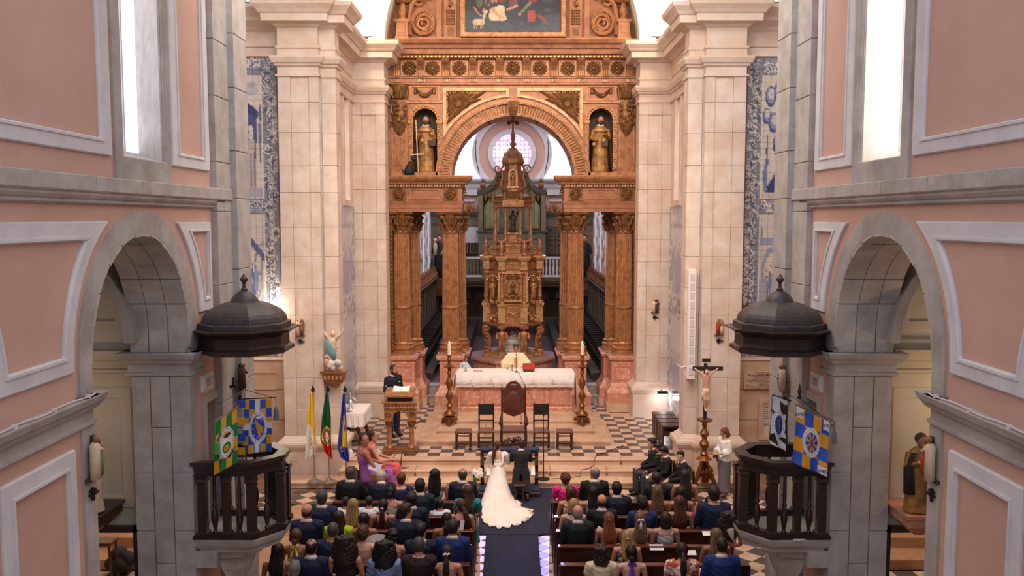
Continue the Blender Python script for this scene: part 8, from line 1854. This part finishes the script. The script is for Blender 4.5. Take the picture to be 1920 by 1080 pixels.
def person(x,y,z,sex,lab,hair='short',hc='dark',top='jacket',tc='1f2536',tc2=None,pose='seat',J=None,rz=0,hy=0,hp=0,skin='skin',k=1.0,bottom='trousers',bc='22242c',group=None,face=False,collar=True,tsc=20,glasses=False,beard=None,rough=.85):
    J=J or {'seat':SEAT,'stand':STAND}[pose if pose in ('seat','stand') else 'seat']
    me=body_mesh(sex,pose,J,hy,hp);o=bpy.data.objects.new('person',me);COL.objects.link(o);o.location=(x,y,z);o.rotation_euler=(0,0,rz);o.scale=(k,)*3
    o['label']=lab;o['category']='person'
    if group:o['group']=group
    o.material_slots[0].link='OBJECT';o.material_slots[0].material=mt[skin];ORG[o.name]=Vector((0,0,0))
    H=Vector(J['head'])
    if hair:child('hair',hair_mesh(hair),o,H,rotm(hy,hp).to_euler(),hairmat(hc))
    nm={'jacket':'suit_jacket','tailcoat':'suit_jacket','dress':'dress_bodice','halter':'halter_top','strapless':'strapless_top','blouse':'blouse','longblouse':'blouse'}[top]
    fm=fab('cloth_'+tc+(tc2 or '')+str(tsc),tc,tc2,rough=rough,scale=tsc,sharp=(.48,.52) if tc2 else (.45,.55))
    child(nm,garment(top,J,sex,pose),o,mat=fm)
    if top=='jacket' and sex=='m' and collar:child('shirt_collar',garment('collar',J,sex,pose),o,mat=mt['bwhite'])
    child('trousers' if bottom=='trousers' else 'skirt',garment(bottom,J,sex,pose),o,mat=fab('cloth_'+bc,bc) if bottom=='trousers' or bc != '22242c' else fm)
    child('shoes',garment('shoes',J,sex,pose),o,mat=mt['iron'] if sex=='m' else mt['leather'])
    if face:face_details(o,H,hy,hp,glasses,beard)
    return o
# ---------------------------------------------------------------- pews
PH=CH-.84;ROWT=[.3375+0,.3559,.3733,.3921,.4147,.438,.462]
PY=[PH/t for t in ROWT]            # distance of each pew back
def pew(x0,x1,y,lab,grp):
    t=E('pew',((x0+x1)/2,y,0),lab,'pew',grp);m_=mt['pew']
    b=MB();b.rl(x0,x1,y-.085,y+.03,[(.815,-.006),(.82,0),(.838,0),(.843,-.006)]);b.build('top_rail',mt['pewtop'],t)
    b=MB();b.box(x0+.03,x1-.03,y-.0,y+.022,.5,.815);b.box(x0+.03,x1-.03,y-.014,y,.74,.8);b.build('backrest',m_,t)
    b=MB();b.box(x0+.03,x1-.03,y+.02,y+.42,.4,.435,.006);b.build('seat',m_,t)
    b=MB();b.box(x0+.03,x1-.03,y-.02,y+.02,.12,.3);b.build('lower_panel',m_,t)
    b=MB();b.box(x0+.06,x1-.06,y-.3,y-.1,.13,.16,.005);b.build('kneeling_board',m_,t)
    for x in (x0,(x0+x1)/2,x1):
        q=MB();q.prism([(y-.06,0),(y+.4,0),(y+.4,.06),(y+.36,.1),(y+.36,.42),(y+.3,.5),(y+.08,.62),(y+.035,.8),(y-.06,.82),(y-.04,.5),(y-.06,.1)],'x',x-.02,x+.02);q.build('end_panel',m_,t)
    return t
ORD=('front','second','third','fourth','fifth','sixth','seventh')
LX0=[-3.33,-3.3,-3.2,-3.42,-3.32,-3.4,-3.4]
for r in range(7):
    pew(LX0[r],-.655,PY[r],'dark wooden pew, %s row from the altar in the left block' % ORD[r],'pews of the left block')
    pew(.74,[3.2,3.3,3.42,3.55,3.62,3.65,3.65][r],PY[r],'dark wooden pew, %s row from the altar in the right block' % ORD[r],'pews of the right block')
NV,BKS,DG='1d2438','17181c','2b2c30'
def seat(row,px,sex,lab,**k):
    y=PY[row]+.2;kk=k.pop('k',1.0);dx=k.pop('dx',0)
    zz=k.pop('z',0);x=PX(px,y,960+row*25)
    kk *= 1.0 if sex=='m' else .97
    return person(x,y+dx,zz+(.0),sex,lab,k=kk,**k)
F_=dict(bottom='skirt')
L=seat
# left block
L(0,658,'m','man with dark grey hair in a black suit, left end of the front left pew',hair='short',hc='dgrey',tc=BKS,k=1.06)
L(0,716,'m','white-haired man with glasses in a navy suit on the front left pew',hair='thin',hc='white',tc=NV,hy=-.5,k=1.03)
L(0,753,'f','woman with short brown hair and a wide-necked navy top on the front left pew',hair='bob' if False else 'short',hc='auburn',top='blouse',tc='23264a',skin='skin3',**F_)
L(0,816,'f','woman with long dark hair and a pale blue sleeveless dress on the front left pew',hair='longwavy',hc='black',top='dress',tc='86a9bd',k=1.06,**F_)
L(0,868,'m','man with thinning grey hair in a navy suit beside the white bouquet',hair='thin',hc='dgrey',tc='1a2036',k=1.04)
L(1,649,'m','boy with short black hair and white shirt, leftmost child in the second left pew',hair='crop',hc='black',tc='e6e6ea',collar=False,k=.83)
L(1,693,'m','boy in a white shirt between the leftmost boy and the bun-haired woman',hair='crop',hc='dark',tc='dfe3e8',collar=False,k=.84)
L(1,733,'f','woman with a dark bun and grey patterned top in the second left pew',hair='bun',hc='black',top='dress',tc='8a8884',tc2='c4bfb6',tsc=60,**F_)
L(1,788,'m','man with black hair in a navy suit in the middle of the second left pew',hair='short',hc='black',tc=NV,k=1.07)
L(1,825,'m','boy in a white shirt between the navy suited man and the teal dressed woman',hair='crop',hc='black',tc='e6e6ea',collar=False,k=.8)
L(1,877,'f','woman with long brown hair and teal top, aisle end of second left pew',hair='longhalf',hc='brown',top='blouse',tc='1f7f88',hy=.5,k=1.02,**F_)
L(2,605,'m','grey-haired man in a navy suit, left end of the third left pew',hair='short',hc='dgrey',tc='1d2748',k=1.08)
L(2,663,'f','woman with long wavy blonde hair in the third left pew',hair='longwavy',hc='blonde',top='dress',tc='b98a72',**F_)
L(2,719,'f','woman with a clipped dark ponytail and burgundy top in the third left pew',hair='ponytail',hc='dark',top='dress',tc='5e1c2c',**F_)
L(2,773,'m','man with dark brown hair in a navy suit in the third left pew',hair='short',hc='dark',tc='1b2236',k=1.06)
L(2,864,'f','woman with a brown side ponytail and navy top, aisle end of third left pew',hair='sidepony',hc='brown',top='dress',tc='1a1e3a',hy=.5,**F_)
L(3,577,'m','balding man in a navy suit, left end of the fourth left pew',hair='bald',hc='dark',tc='1c2340',k=1.08)
L(3,636,'f','woman with long dark hair and a bright lime top in the fourth left pew',hair='long',hc='dark',top='blouse',tc='b4c02c',k=1.02,**F_)
L(3,683,'f','woman with dark pinned hair and bare tanned shoulders in the fourth left pew',hair='lowbun',hc='dark',top='strapless',tc='9a5a44',skin='skin2',**F_)
L(3,762,'m','man in a dark suit turning his face to the right in the fourth left pew',hair='short',hc='dark',tc='1c2136',hy=-1.0,k=1.08,face=True)
L(3,838,'f','woman with a low dark ponytail and navy halter top, fourth left pew',hair='ponytail',hc='black',top='halter',tc='1b2040',skin='skin2',**F_)
L(4,556,'f','woman with an updo and pale yellow bow-tied halter, left end of fifth pew',hair='lowbun',hc='lbrown',top='halter',tc='d9dd7a',skin='skin2',**F_)
L(4,625,'m','man with cropped hair in a dark blue suit in the fifth left pew',hair='crop',hc='dgrey',tc='232a48',collar=False,k=1.04)
L(4,681,'f','woman with short curly brown hair and a bare back holding up a white fan',hair='curlyshort',hc='brown',top='strapless',tc='d4b0a0',skin='skin3',k=1.03,**F_)
L(4,738,'f','woman with a curly dark updo and bare shoulders in the fifth left pew',hair='updo',hc='black',top='strapless',tc='8a5a48',**F_)
L(4,790,'m','dark-haired man in a navy suit looking right in the fifth left pew',hair='short',hc='black',tc='1c2238',hy=-.6,k=1.03)
L(4,849,'m','man in a royal blue suit at the aisle end of the fifth left pew',hair='crop',hc='dark',tc='1f2f66',k=1.08)
L(5,522,'f','woman with long dark hair and a pink patterned dress at the lower left',hair='long',hc='black',top='strapless',tc='c83a80',tc2='2a2030',tsc=50,skin='skin2',k=1.02,**F_)
L(5,585,'m','man with thinning black hair in a dark navy suit in the sixth left pew',hair='thin',hc='black',tc='1b2440',k=1.04)
L(5,648,'f','woman with a huge mass of dark curly hair in the sixth left pew',hair='bigcurly',hc='dark',top='dress',tc='3a2a30',k=1.1,**F_)
L(5,722,'f','person with long black curls and a light blue jacket in the sixth left pew',hair='bigcurly',hc='black',top='jacket',tc='7d93b8',k=1.04,**F_)
L(5,786,'m','man with cropped dark hair in a dark brown jacket in the sixth left pew',hair='crop',hc='dgrey',tc='2c1c1e',collar=False,k=1.06)
L(5,838,'f','woman with curly dark hair pinned by a flower clip in the sixth left pew',hair='longpony',hc='dark',top='strapless',tc='c8a468',**F_)
L(6,553,'m','grey-haired man whose head rises at the bottom left edge of the picture',hair='short',hc='grey',tc=DG,k=.98)
# right block
L(0,1060,'f','woman with short curly auburn hair and a hot pink top on the front right pew',hair='curlyshort',hc='auburn',top='blouse',tc='e0277c',hp=-.15,**F_)
L(0,1114,'m','man with glasses and thin grey hair in a black suit on the front right pew',hair='thin',hc='grey',tc=BKS,hy=.5,k=1.06,glasses=True)
L(0,1230,'m','dark-haired person in black on the front right pew before the groomsmen',hair='short',hc='dark',tc=BKS,collar=False,k=.98)
L(0,1283,'f','woman with long straight dark hair on the front right pew',hair='long',hc='dark',top='dress',tc='2a2426',k=1.05,**F_)
L(1,1070,'f','woman with short auburn hair and a cream patterned top in the second right pew',hair='bob',hc='auburn',top='dress',tc='d8cdb8',tc2='b08a58',**F_)
L(1,1112,'f','woman with very long straight black hair in the second right pew',hair='long',hc='black',top='dress',tc='8a93a8',**F_)
L(1,1156,'m','man with neat black hair in a dark suit in the second right pew',hair='short',hc='black',tc='1d202c',k=1.03)
L(1,1231,'f','woman with long highlighted wavy hair and magenta top, second right pew',hair='longwavy',hc='hl',top='dress',tc='a83a86',**F_)
L(1,1276,'f','woman with long dark hair and a striped strap in the second right pew',hair='long',hc='dark',top='dress',tc='2c2a38',tc2='8a6a5a',tsc=12,**F_)
L(1,1311,'f','small girl in a pink dress facing left in the second right pew',hair='ponytail',hc='dark',top='blouse',tc='b8557a',hy=1.3,k=.8,**F_)
L(1,1328,'f','girl with a pearl headband and white bow in the second right pew',hair='ponytail',hc='black',top='dress',tc='8a4a78',k=.86,**F_)
L(2,1075,'f','woman with a blonde bob and a blue and white dress in the third right pew',hair='bob',hc='blonde',top='dress',tc='c6d0de',tc2='262c44',tsc=14,skin='skin3',**F_)
L(2,1128,'m','bald man in a black suit in the third right pew',hair='bald',hc='dark',tc='1a1b20',k=1.03)
L(2,1204,'m','man with curly black hair in a blue suit, third right pew',hair='curlyshort',hc='black',tc='24305a',collar=False)
L(2,1273,'f','woman with very long chestnut hair in the third right pew',hair='long',hc='auburn',top='dress',tc='3a2a26',k=1.04,**F_)
L(2,1337,'m','broad dark-haired man in a navy suit, right end of the third right pew',hair='short',hc='dark',tc='1b2748',collar=False,k=1.14)
L(3,1083,'m','bald man with grey fringe in a dark green suit in the fourth right pew',hair='bald',hc='grey',tc='17201f',k=1.06)
L(3,1141,'f','woman with long red hair clipped back and bare shoulders in the fourth right pew',hair='longhalf',hc='red',top='strapless',tc='b08068',**F_)
L(3,1199,'f','woman with long brown hair tied by a white bow in the fourth right pew',hair='longhalf',hc='hl',top='strapless',tc='c8c4cc',**F_)
L(3,1247,'f','woman with a dark bob and a silver satin top in the fourth right pew',hair='bob',hc='dark',top='dress',tc='b4b4b8',rough=.4,**F_)
L(3,1364,'f','woman with long dark curls fanning herself, right end of the fourth right pew',hair='bigcurly',hc='dark',top='dress',tc='d88a94',**F_)
L(4,1175,'f','woman with a straight blonde bob and black and white dress, fifth right pew',hair='longhalf',hc='blonde',top='dress',tc='1c1c20',tc2='d8d8d8',tsc=26,k=.98,**F_)
L(4,1342,'f','woman with long blonde curls and a mint green dress in the fifth right pew',hair='longwavy',hc='dblonde',top='strapless',tc='b8d8bc',skin='skin2',**F_)
L(5,1127,'f','woman with a dark curly bob and a cream cardigan in the sixth right pew',hair='curlybob',hc='dark',top='blouse',tc='e0cda4',skin='skin3',**F_)
L(5,1183,'f','woman with a low dark bun and a purple ribbon down her bare back',hair='lowbun',hc='black',top='halter',tc='7a3aa0',skin='skin3',**F_)
L(5,1278,'f','woman with a long dark ponytail and an orange printed top in the sixth right pew',hair='longpony',hc='dark',top='blouse',tc='c8552c',tc2='e8d8cc',tsc=10,k=1.03,**F_)
L(5,1352,'m','man with short dark hair in a bright blue suit at the lower right',hair='crop',hc='dark',tc='20346c',k=1.06)
# details worn or held in the pews ------------------------------------
def near(lbl):return next(o for o in COL.objects if o.get('label','').startswith(lbl))
def bow(parent,z,y,col,w=.05,tail=.16):
    b=MB();c=Vector(SEAT['head']);
    for sx in (-1,1):b.tube([c+Vector((0,y,z)),c+Vector((sx*w*.6,y-.01,z+w*.4)),c+Vector((sx*w,y-.01,z)),c+Vector((0,y,z))],[.008,.02,.018,.008],6);b.tube([c+Vector((0,y,z)),c+Vector((sx*w*.25,y-.02,z-tail*.5)),c+Vector((sx*w*.3,y-.015,z-tail))],[.008,.014,.012],6,flat=.4)
    child('hair_bow',b.mesh('hair_bow',col,smooth=True),parent)
bow(near('woman with long brown hair tied by'),.03,-.135,mt['bwhite']);bow(near('girl with a pearl headband'),.06,-.1,mt['bwhite'],.035,.05)
def ribbon(parent,col,z0=-.13,L_=.3,w=.025):
    b=MB();c=Vector(SEAT['head'])
    for sx in (-1,1):b.tube([c+Vector((sx*.008,-.11,z0)),c+Vector((sx*w,-.15,z0-L_*.5)),c+Vector((sx*w*1.4,-.15,z0-L_))],[.012,.024,.026],6,flat=.35);b.tube([c+Vector((0,-.11,z0)),c+Vector((sx*.045,-.13,z0+.03)),c+Vector((sx*.06,-.13,z0-.02)),c+Vector((0,-.12,z0))],[.01,.018,.016,.01],6)
    child('neck_ribbon',b.mesh('neck_ribbon',col,smooth=True),parent)
ribbon(near('woman with an updo and pale yellow'),fab('yellow_ribbon','dde27a'),w=.05);ribbon(near('woman with a low dark bun and a purple'),fab('purple_ribbon','7a38a8'))
def clip(parent,col,z,w=.03,y=-.125,n=1):
    b=MB();c=Vector(SEAT['head'])
    for k in range(n):b.ell(c+Vector(((k-(n-1)/2)*.026,y,z+(.01 if k % 2 else 0))),w/ (1.6 if n>1 else 1),.01,.012 if n==1 else .018,8,5)
    child('hair_clip',b.mesh('hair_clip',col,smooth=True),parent)
clip(near('woman with a clipped dark ponytail'),mt['silver'],-.005,.035,-.15);clip(near('woman with long red hair'),mt['silver'],.03,.02,-.14);clip(near('woman with curly dark hair pinned'),mt['linen'],.02,.03,-.12,4);clip(near('woman with a straight blonde bob'),mt['goldlight'],.03,.03,-.135)
def headband(parent,col,n=0):
    c=Vector(SEAT['head']);b=MB()
    if n:
        for k in range(n):a=PI*k/(n-1);b.ell(c+Vector((.092*math.cos(a),.0,.02+.105*math.sin(a))),.009,.009,.009,6,4)
    else:b.tube([c+Vector((.096*math.cos(a),.01,.02+.112*math.sin(a))) for a in np.linspace(.1,PI-.1,12)],.008,6)
    child('headband',b.mesh('headband',col,smooth=True),parent)
headband(near('girl with a pearl'),mt['bwhite'],9);headband(near('woman with long dark hair and a pale blue'),mt['bwhite']);headband(near('woman with long brown hair and teal'),mt['poly'])
def paper(px,py,Y,w,h,lab,name='order_of_service',tilt=.9,rz=0,col=None,cat='booklet'):
    p=at(px,py,Y);t=E(name,p,lab,cat,rz=0);b=MB();R_=Matrix.Rotation(rz,3,'Y') @ Matrix.Rotation(tilt,3,'X')
    vs_=[R_ @ Vector(v) for v in ((-w/2,0,-h/2),(w/2,0,-h/2),(w/2,0,h/2),(-w/2,0,h/2),(-w/2,.006,-h/2),(w/2,.006,-h/2),(w/2,.006,h/2),(-w/2,.006,h/2))]
    b.add([Vector(v)+p for v in vs_],[(0,1,2,3),(7,6,5,4),(0,4,5,1),(1,5,6,2),(2,6,7,3),(3,7,4,0)]);b.build('page',col or mt['paper'],t);return t
paper(683,969,PY[2]+.3,.13,.1,'white sheet held between the blonde and the burgundy dressed women',tilt=-.5)
paper(737,974,PY[2]+.35,.13,.1,'white sheet just right of the burgundy dressed woman',tilt=-.5)
paper(866,985,PY[2]-.02,.07,.17,'narrow white sheet raised by the woman in the navy top near the aisle',tilt=-.1,rz=.15)
paper(832,1016,PY[4]+.5,.12,.16,'white sheet held up before the man in the royal blue suit',tilt=-.15)
paper(751,1031,PY[4]+.3,.14,.1,'white booklet between the curly updo woman and the navy suited man',tilt=-.9)
paper(1231,1026,PY[3]-.07,.22,.13,'white booklet with a red drawing lying on the fourth right pew rail',tilt=-1.2)
paper(1328,1000,PY[3]+.45,.19,.12,'cream booklet lying near the right end of the third right pew',tilt=-1.3,col=mt['linen'])
paper(1091,942,PY[0]+.15,.2,.1,'white booklet at the aisle side of the front right pew',tilt=-1.2)
paper(1100,974,PY[1]+.05,.2,.08,'white sheet behind the blonde bob on the second right pew rail',tilt=-1.2)
paper(1125,996,PY[3]+.35,.12,.13,'white sheet beside the red-haired woman in the fourth right pew',tilt=-.4,rz=.5)
paper(1296,1036,PY[4]+.25,.15,.1,'stack of white booklets in the fifth right pew',tilt=-1.1)
paper(1315,1073,PY[5]+.3,.16,.14,'white sheet left of the bright blue suit at the lower right',tilt=-.9)
paper(1232,992,PY[2]-.04,.15,.07,'phone lying on the third right pew rail','mobile_phone',-1.2,col=mt['iron'],cat='phone')
def fan(px,py,Y,r,lab,a0=.4,a1=2.2,flower=True):
    p=at(px,py,Y);t=E('hand_fan',p,lab,'fan');
    n=9
    for k in range(n):
        a,c=a0+(a1-a0)*k/n,a0+(a1-a0)*(k+1)/n;b=MB();yo=.006*(k % 2)
        b.prism([(p.x+.3*r*math.cos(a),p.z+.3*r*math.sin(a)),(p.x+r*math.cos(a),p.z+r*math.sin(a)),(p.x+r*math.cos(c),p.z+r*math.sin(c)),(p.x+.3*r*math.cos(c),p.z+.3*r*math.sin(c))],'y',p.y-yo,p.y-yo+.003);b.build('fan_leaf',mt['paper'],t)
    b=MB()
    for k in range(n+1):a=a0+(a1-a0)*k/n;b.tube([(p.x,p.y,p.z),(p.x+.95*r*math.cos(a),p.y+.004,p.z+.95*r*math.sin(a))],.004,4)
    b.build('ribs',fab('fan_wood','c8a47a'),t,kind='stuff')
    if flower:b=MB();[b.ell((p.x+.6*r*math.cos(a),p.y-.008,p.z+.6*r*math.sin(a)),.016,.003,.016,6,4) for a in (1.2,1.4,1.75)];b.build('printed_leaves',fab('leaf_print','4a6a5a'),t,kind='stuff')
fan(710,1036,PY[4]+.35,.3,'white printed hand fan held up by the curly-haired woman',1.2,2.6)
fan(1376,1018,PY[4]+.3,.24,'pale pink hand fan held at the right end of the fourth right pew',1.6,2.1,False)
# ---------------------------------------------------------------- bride, groom, priest, officer and the others
def standing(px,y,z,sex,lab,head_py,**k):
    ht=PZ(head_py,y)-z;kk=ht/1.715;x=PX(px,y,(head_py+100));return person(x,y,z,sex,lab,k=kk,pose='stand'+k.pop('pn',''),**k),kk,x
KN=dict(pelvis=(0,0,.62),neck=(0,.03,1.14),head=(.0,.07,1.265),shl=(-.19,.03,1.06),shr=(.19,.03,1.06),ell=(-.24,.14,.85),elr=(.24,.14,.85),wrl=(-.12,.34,.92),wrr=(.12,.34,.92),
    hil=(-.09,0,.58),hir=(.09,0,.58),knl=(-.12,.16,.1),knr=(.12,.16,.1),anl=(-.15,-.26,.08),anr=(.15,-.26,.08),tol=(-.16,-.36,.02),tor=(.16,-.36,.02))
gy=18.32;gx=PX(977,gy,870);gk=(PZ(826,gy)-.03)/1.38
g_=person(gx,gy,.03,'m','groom in a black tailcoat kneeling beside the bride, seen from behind',hair='short',hc='dark',tc='26262a',pose='kneel',J=KN,hy=.45,hp=-.25,k=gk*1.0,bc='2e2e32')
b=MB()
for sx in (-1,1):
    b.rings([[(sx*.02,-.13,.72),(sx*.17,-.1,.72),(sx*.19,-.13,.72),(sx*.04,-.16,.72)],[(sx*.035,-.17,.45),(sx*.2,-.13,.45),(sx*.22,-.16,.45),(sx*.05,-.2,.45)],[(sx*.07,-.26,.18),(sx*.23,-.24,.18),(sx*.24,-.27,.18),(sx*.08,-.29,.18)]])
child('coat_tails',b.mesh('coat_tails'),g_,mat=fab('cloth_26262a20','26262a'))
by=18.35;bx_=PX(934,by,870);bk=(PZ(829,by)-.03)/1.38
br=person(bx_,by,.03,'f','bride with a long white train kneeling beside the groom, seen from behind',hair='longpony',hc='auburn',top='halter',tc='f2e6dc',pose='kneel',J=KN,hy=-.6,hp=-.2,k=bk,skin='skin3',bottom='skirt' if False else 'trousers',bc='f2e6dc')
wm=fab('bridal_white','f0e4de','ebddd6',scale=3)
b=MB()
for sx in (-1,1):
    b.tube([(sx*.12,.03,1.1),(sx*.19,.03,1.06),(sx*.225,.08,.96),(sx*.25,.13,.84),(sx*.2,.26,.86),(sx*.12,.34,.92)],[.05,.072,.078,.085,.075,.04],10)
    b.tube([(sx*.1,.03,1.12),(sx*.12,-.06,1.0),(sx*.12,-.1,.88),(sx*.08,-.12,.8)],[.035,.035,.03,.03],8)
b.loft([(0,0,.6,.19,.15),(0,0,.74,.155,.125),(0,.0,.8,.145,.12),(0,.02,.86,.15,.12)],16)
child('gown_bodice',union(b,'gown_bodice',.013,2,wm),br)
b=MB();R=[];n=72
TR=[(.78,.0,.0,.15,.125),(.66,-.0,-.02,.175,.16),(.5,-.01,-.1,.215,.23),(.32,-.02,-.24,.27,.38),(.15,-.02,-.48,.35,.62),(.05,.0,-.78,.43,.92),(.012,.05,-1.0,.5,1.14),(.004,.08,-1.08,.53,1.24)]
for i,(z,ox,oy,rx,ry) in enumerate(TR):
    ring=[]
    for k in range(n):
        a=2*PI*k/n;f=.0+.018*min(i,5)*(.6+.4*math.sin(a*3));w=1+f*math.sin(a*18+.6*math.sin(a*5))*(1 if math.sin(a)<.4 else .3);st=1.0
        x,y=ox+rx*w*math.cos(a),oy+ry*w*math.sin(a)
        if y>.2:y=.2+(y-.2)*.2
        if i>=5 and x>.15 and y<-1.0:x+=.4*(x-.15)*(i-4)*.5
        if x<-.3:x=-.3+(x+.3)*.75
        ring.append((x,y,z+(.006*math.sin(a*25) if i<6 else .004*(1+math.sin(a*18)))))
    R.append(ring)
b.rings(R);me=b.mesh('gown_train',wm,smooth=True);child('gown_train',me,br,scale=(1,1,1))
# priest
o,kk,px_=standing(967,24.45,.74,'m','priest in a cream chasuble standing behind the altar',645,hair='short',hc='dgrey',top='jacket',tc='ead9bb',rz=PI,hp=-.35,face=True,glasses=True,collar=False,bottom='skirt',bc='efe2d0',J=mod(STAND,ell=(-.3,.05,1.15),elr=(.3,.05,1.15),wrl=(-.24,.28,1.08),wrr=(.24,.28,1.08)),pn='p',rough=.7)
b=MB();b.loft([(0,0,.35,.34,.2),(0,0,.8,.36,.2),(0,.0,1.2,.34,.19),(0,0,1.38,.24,.15),(0,0,1.48,.1,.09)],22);[b.tube([(sx*.2,0,1.36),(sx*.33,.08,1.17),(sx*.28,.22,1.08)],[.09,.12,.13],10) for sx in (-1,1)]
child('chasuble',union(b,'chasuble',.018,2,fab('cream_silk','ecd9b8','dfc79e',scale=14,rough=.6)),o)
b=MB();b.box(-.045,.045,.2,.215,.5,1.36);child('orphrey_band',b.mesh('orphrey_band',fab('tan_silk','c8946a')),o)
# officer
o,kk,px_=standing(738,21.95,.43,'m','officer in a dark blue uniform with clasped hands beside the lectern',684,hair='crop',hc='brown',tc='1a2138',rz=-PI*.72,face=True,beard=hairmat('brown'),J=mod(STAND,wrl=(-.03,.24,1.0),wrr=(.04,.24,.98)),pn='o',bc='1a2138')
b=MB()
for sx in (-1,1):b.tube([(sx*.27-.03,.04,1.24),(sx*.27,.05,1.26),(sx*.27+.03,.04,1.24)],.006,5)
child('rank_chevron',b.mesh('rank_chevron',mt['bwhite']),o);b=MB();b.ell((.08,.135,1.2),.03,.008,.035,10,6);child('badge',b.mesh('badge',fab('badge_red','c8603a')),o);b=MB();b.box(-.1,-.03,.128,.136,1.31,1.325);child('name_tag',b.mesh('name_tag',mt['bwhite']),o)
b=MB();b.rings([[(-.03,.1,1.44),(.03,.1,1.44),(.03,.12,1.44),(-.03,.12,1.44)],[(-.035,.13,1.25),(.035,.13,1.25),(.035,.145,1.25),(-.035,.145,1.25)]]);child('tie',b.mesh('tie',mt['iron']),o)
# woman in white blouse
JW=mod(STAND,ell=(-.22,.02,1.15),elr=(.22,.02,1.15),wrl=(-.06,.26,1.1),wrr=(.08,.28,1.06))
o,kk,px_=standing(1358,18.45,0,'f','red-haired woman in a white blouse and grey trousers standing by the right pier',803,hair='bob',hc='red',top='longblouse',tc='f2ebe6',rz=PI*.62,hp=-.4,face=True,glasses=True,J=JW,pn='w',bottom='trousers',bc='6f6a70',skin='skin3')
b=MB();b.loft([(0,0,.1,.17,.14),(0,0,.5,.17,.14),(0,0,.85,.18,.15),(0,0,.98,.165,.135)],20);child('wide_trousers',union(b,'wide_trousers',.014,2,fab('grey_linen','767078')),o)
b=MB();b.box(-.1,.12,.3,.34,1.06,1.075);b.box(-.12,-.1,.28,.42,1.02,1.1);child('notebook',b.mesh('notebook',mt['leather']),o)
b=MB();b.ell((.17,.02,.88),.06,.1,.1,10,7);b.tube([(.17,.05,.82),(.2,.06,.62)],[.03,.01],6);child('waist_scarf',b.mesh('waist_scarf',mt['iron'],smooth=True),o)
# groomsmen and seated ladies at the sides: a chair each
def side_chair(x,y,z,rz,lab,parent=None):
    t=E('guest_chair',(x,y,z),lab,'chair',rz=0);b=MB();b.box(-.2,.2,-.16,.24,.41,.45,.01);
    t.rotation_euler=(0,0,rz);me=b.mesh('seat',mt['chairw']);child('seat',me,t);b=MB();b.box(-.2,.2,-.2,-.17,.6,.84);child('backrest',b.mesh('backrest',mt['chairw']),t)
    for sx in (-.18,.18):
        for sy_,h_ in ((-.18,.84),(.22,.41)):b=MB();b.box(sx-.02,sx+.02,sy_-.02,sy_+.02,0,h_);child('leg',b.mesh('leg',mt['chairw']),t)
JG=mod(SEAT,neck=(0,.02,1.1),head=(0,.07,1.225),wrl=(-.05,.36,.64),wrr=(.1,.34,.64),hil=(-.09,.04,.55))
for px,py,lab,hy,hp,f_,sc in ((1228,822,'groomsman in profile with dark hair, leftmost of the seated groomsmen',.0,-.05,True,1.08),(1240,838,'groomsman half hidden behind the one who reads, bowing his head',0,-.5,False,1.05),(1250,842,'groomsman with a boutonniere bowing over a white booklet',.1,-.6,True,1.1),(1281,846,'groomsman looking at the camera, rightmost of the seated groomsmen',1.2,-.05,True,1.08)):
    yy={1228:18.55,1240:18.35,1250:18.05,1281:17.62}[px];x=PX(px,yy,py+30);z0=0
    ztop=PZ(py,yy);kk=min(1.12,max(.9,ztop/1.34));
    side_chair(x,yy,z0,PI/2,'dark wooden chair under the %s' % lab.split(',')[0].split(' with ')[0].split(' half ')[0].split(' looking ')[0]+(' in profile' if px==1228 else ' half hidden' if px==1240 else ' with the booklet' if px==1250 else ' facing the camera'))
    g2=person(x,yy,z0,'m',lab,hair='short',hc='black',tc='1c1c20',rz=PI/2,hy=hy,hp=hp,face=f_,J=JG,pose='gm',k=kk,bc='3a3a40',skin='skin3' if px==1281 else 'skin')
    b=MB();b.ell((-.07,.135,1.0),.025,.015,.035,8,5);child('boutonniere',b.mesh('boutonniere',fab('leaf_green','7c8c3c')),g2)
    b=MB();b.rings([[(-.045,.105,1.09),(.045,.105,1.09),(.045,.12,1.09),(-.045,.12,1.09)],[(-.02,.125,.9),(.02,.125,.9),(.02,.14,.9),(-.02,.14,.9)]]);child('shirt_front',b.mesh('shirt_front',mt['bwhite']),g2)
paper(1220,896,18.0,.2,.12,'white booklet on the knees of the reading groomsman',tilt=-1.2)
yy=17.75;x=PX(683,yy,870);JL=mod(SEAT,wrl=(.12,.34,.78),wrr=(.2,.36,.78),ell=(-.24,.12,.8),elr=(.28,.1,.78))
side_chair(x,yy,0,-PI*.35,'dark chair under the woman in the lavender dress')
w1=person(x,yy,0,'f','dark-haired woman in a lavender patterned halter dress facing the camera',hair='bun',hc='dark',top='dress',tc='8a6ab0',tc2='a04a9c',tsc=26,rz=-PI*.35,hy=-1.6,J=JL,pose='lady',k=1.16,face=True,skin='skin2',bottom='skirt')
paper(703,875,17.5,.26,.18,'open grey booklet held by the woman in the lavender dress',tilt=-.7,rz=.3,col=fab('grey_paper','b8b4c4'))
yy=18.3;x=PX(694,yy,870);side_chair(x+.05,yy,0,-PI*.4,'dark chair under the woman in the coral dress')
w2=person(x+.05,yy,0,'f','woman in a coral and pink dress behind a pale fan at the left steps',hair='bun',hc='dark',top='dress',tc='e0552f',tc2='d8608a',tsc=12,rz=-PI*.4,hy=-.2,J=JL,pose='lady',k=1.12,face=True,bottom='skirt')
fan(704,862,18.15,.24,'pale hand fan held by the woman in the coral dress',.9,2.0,False)
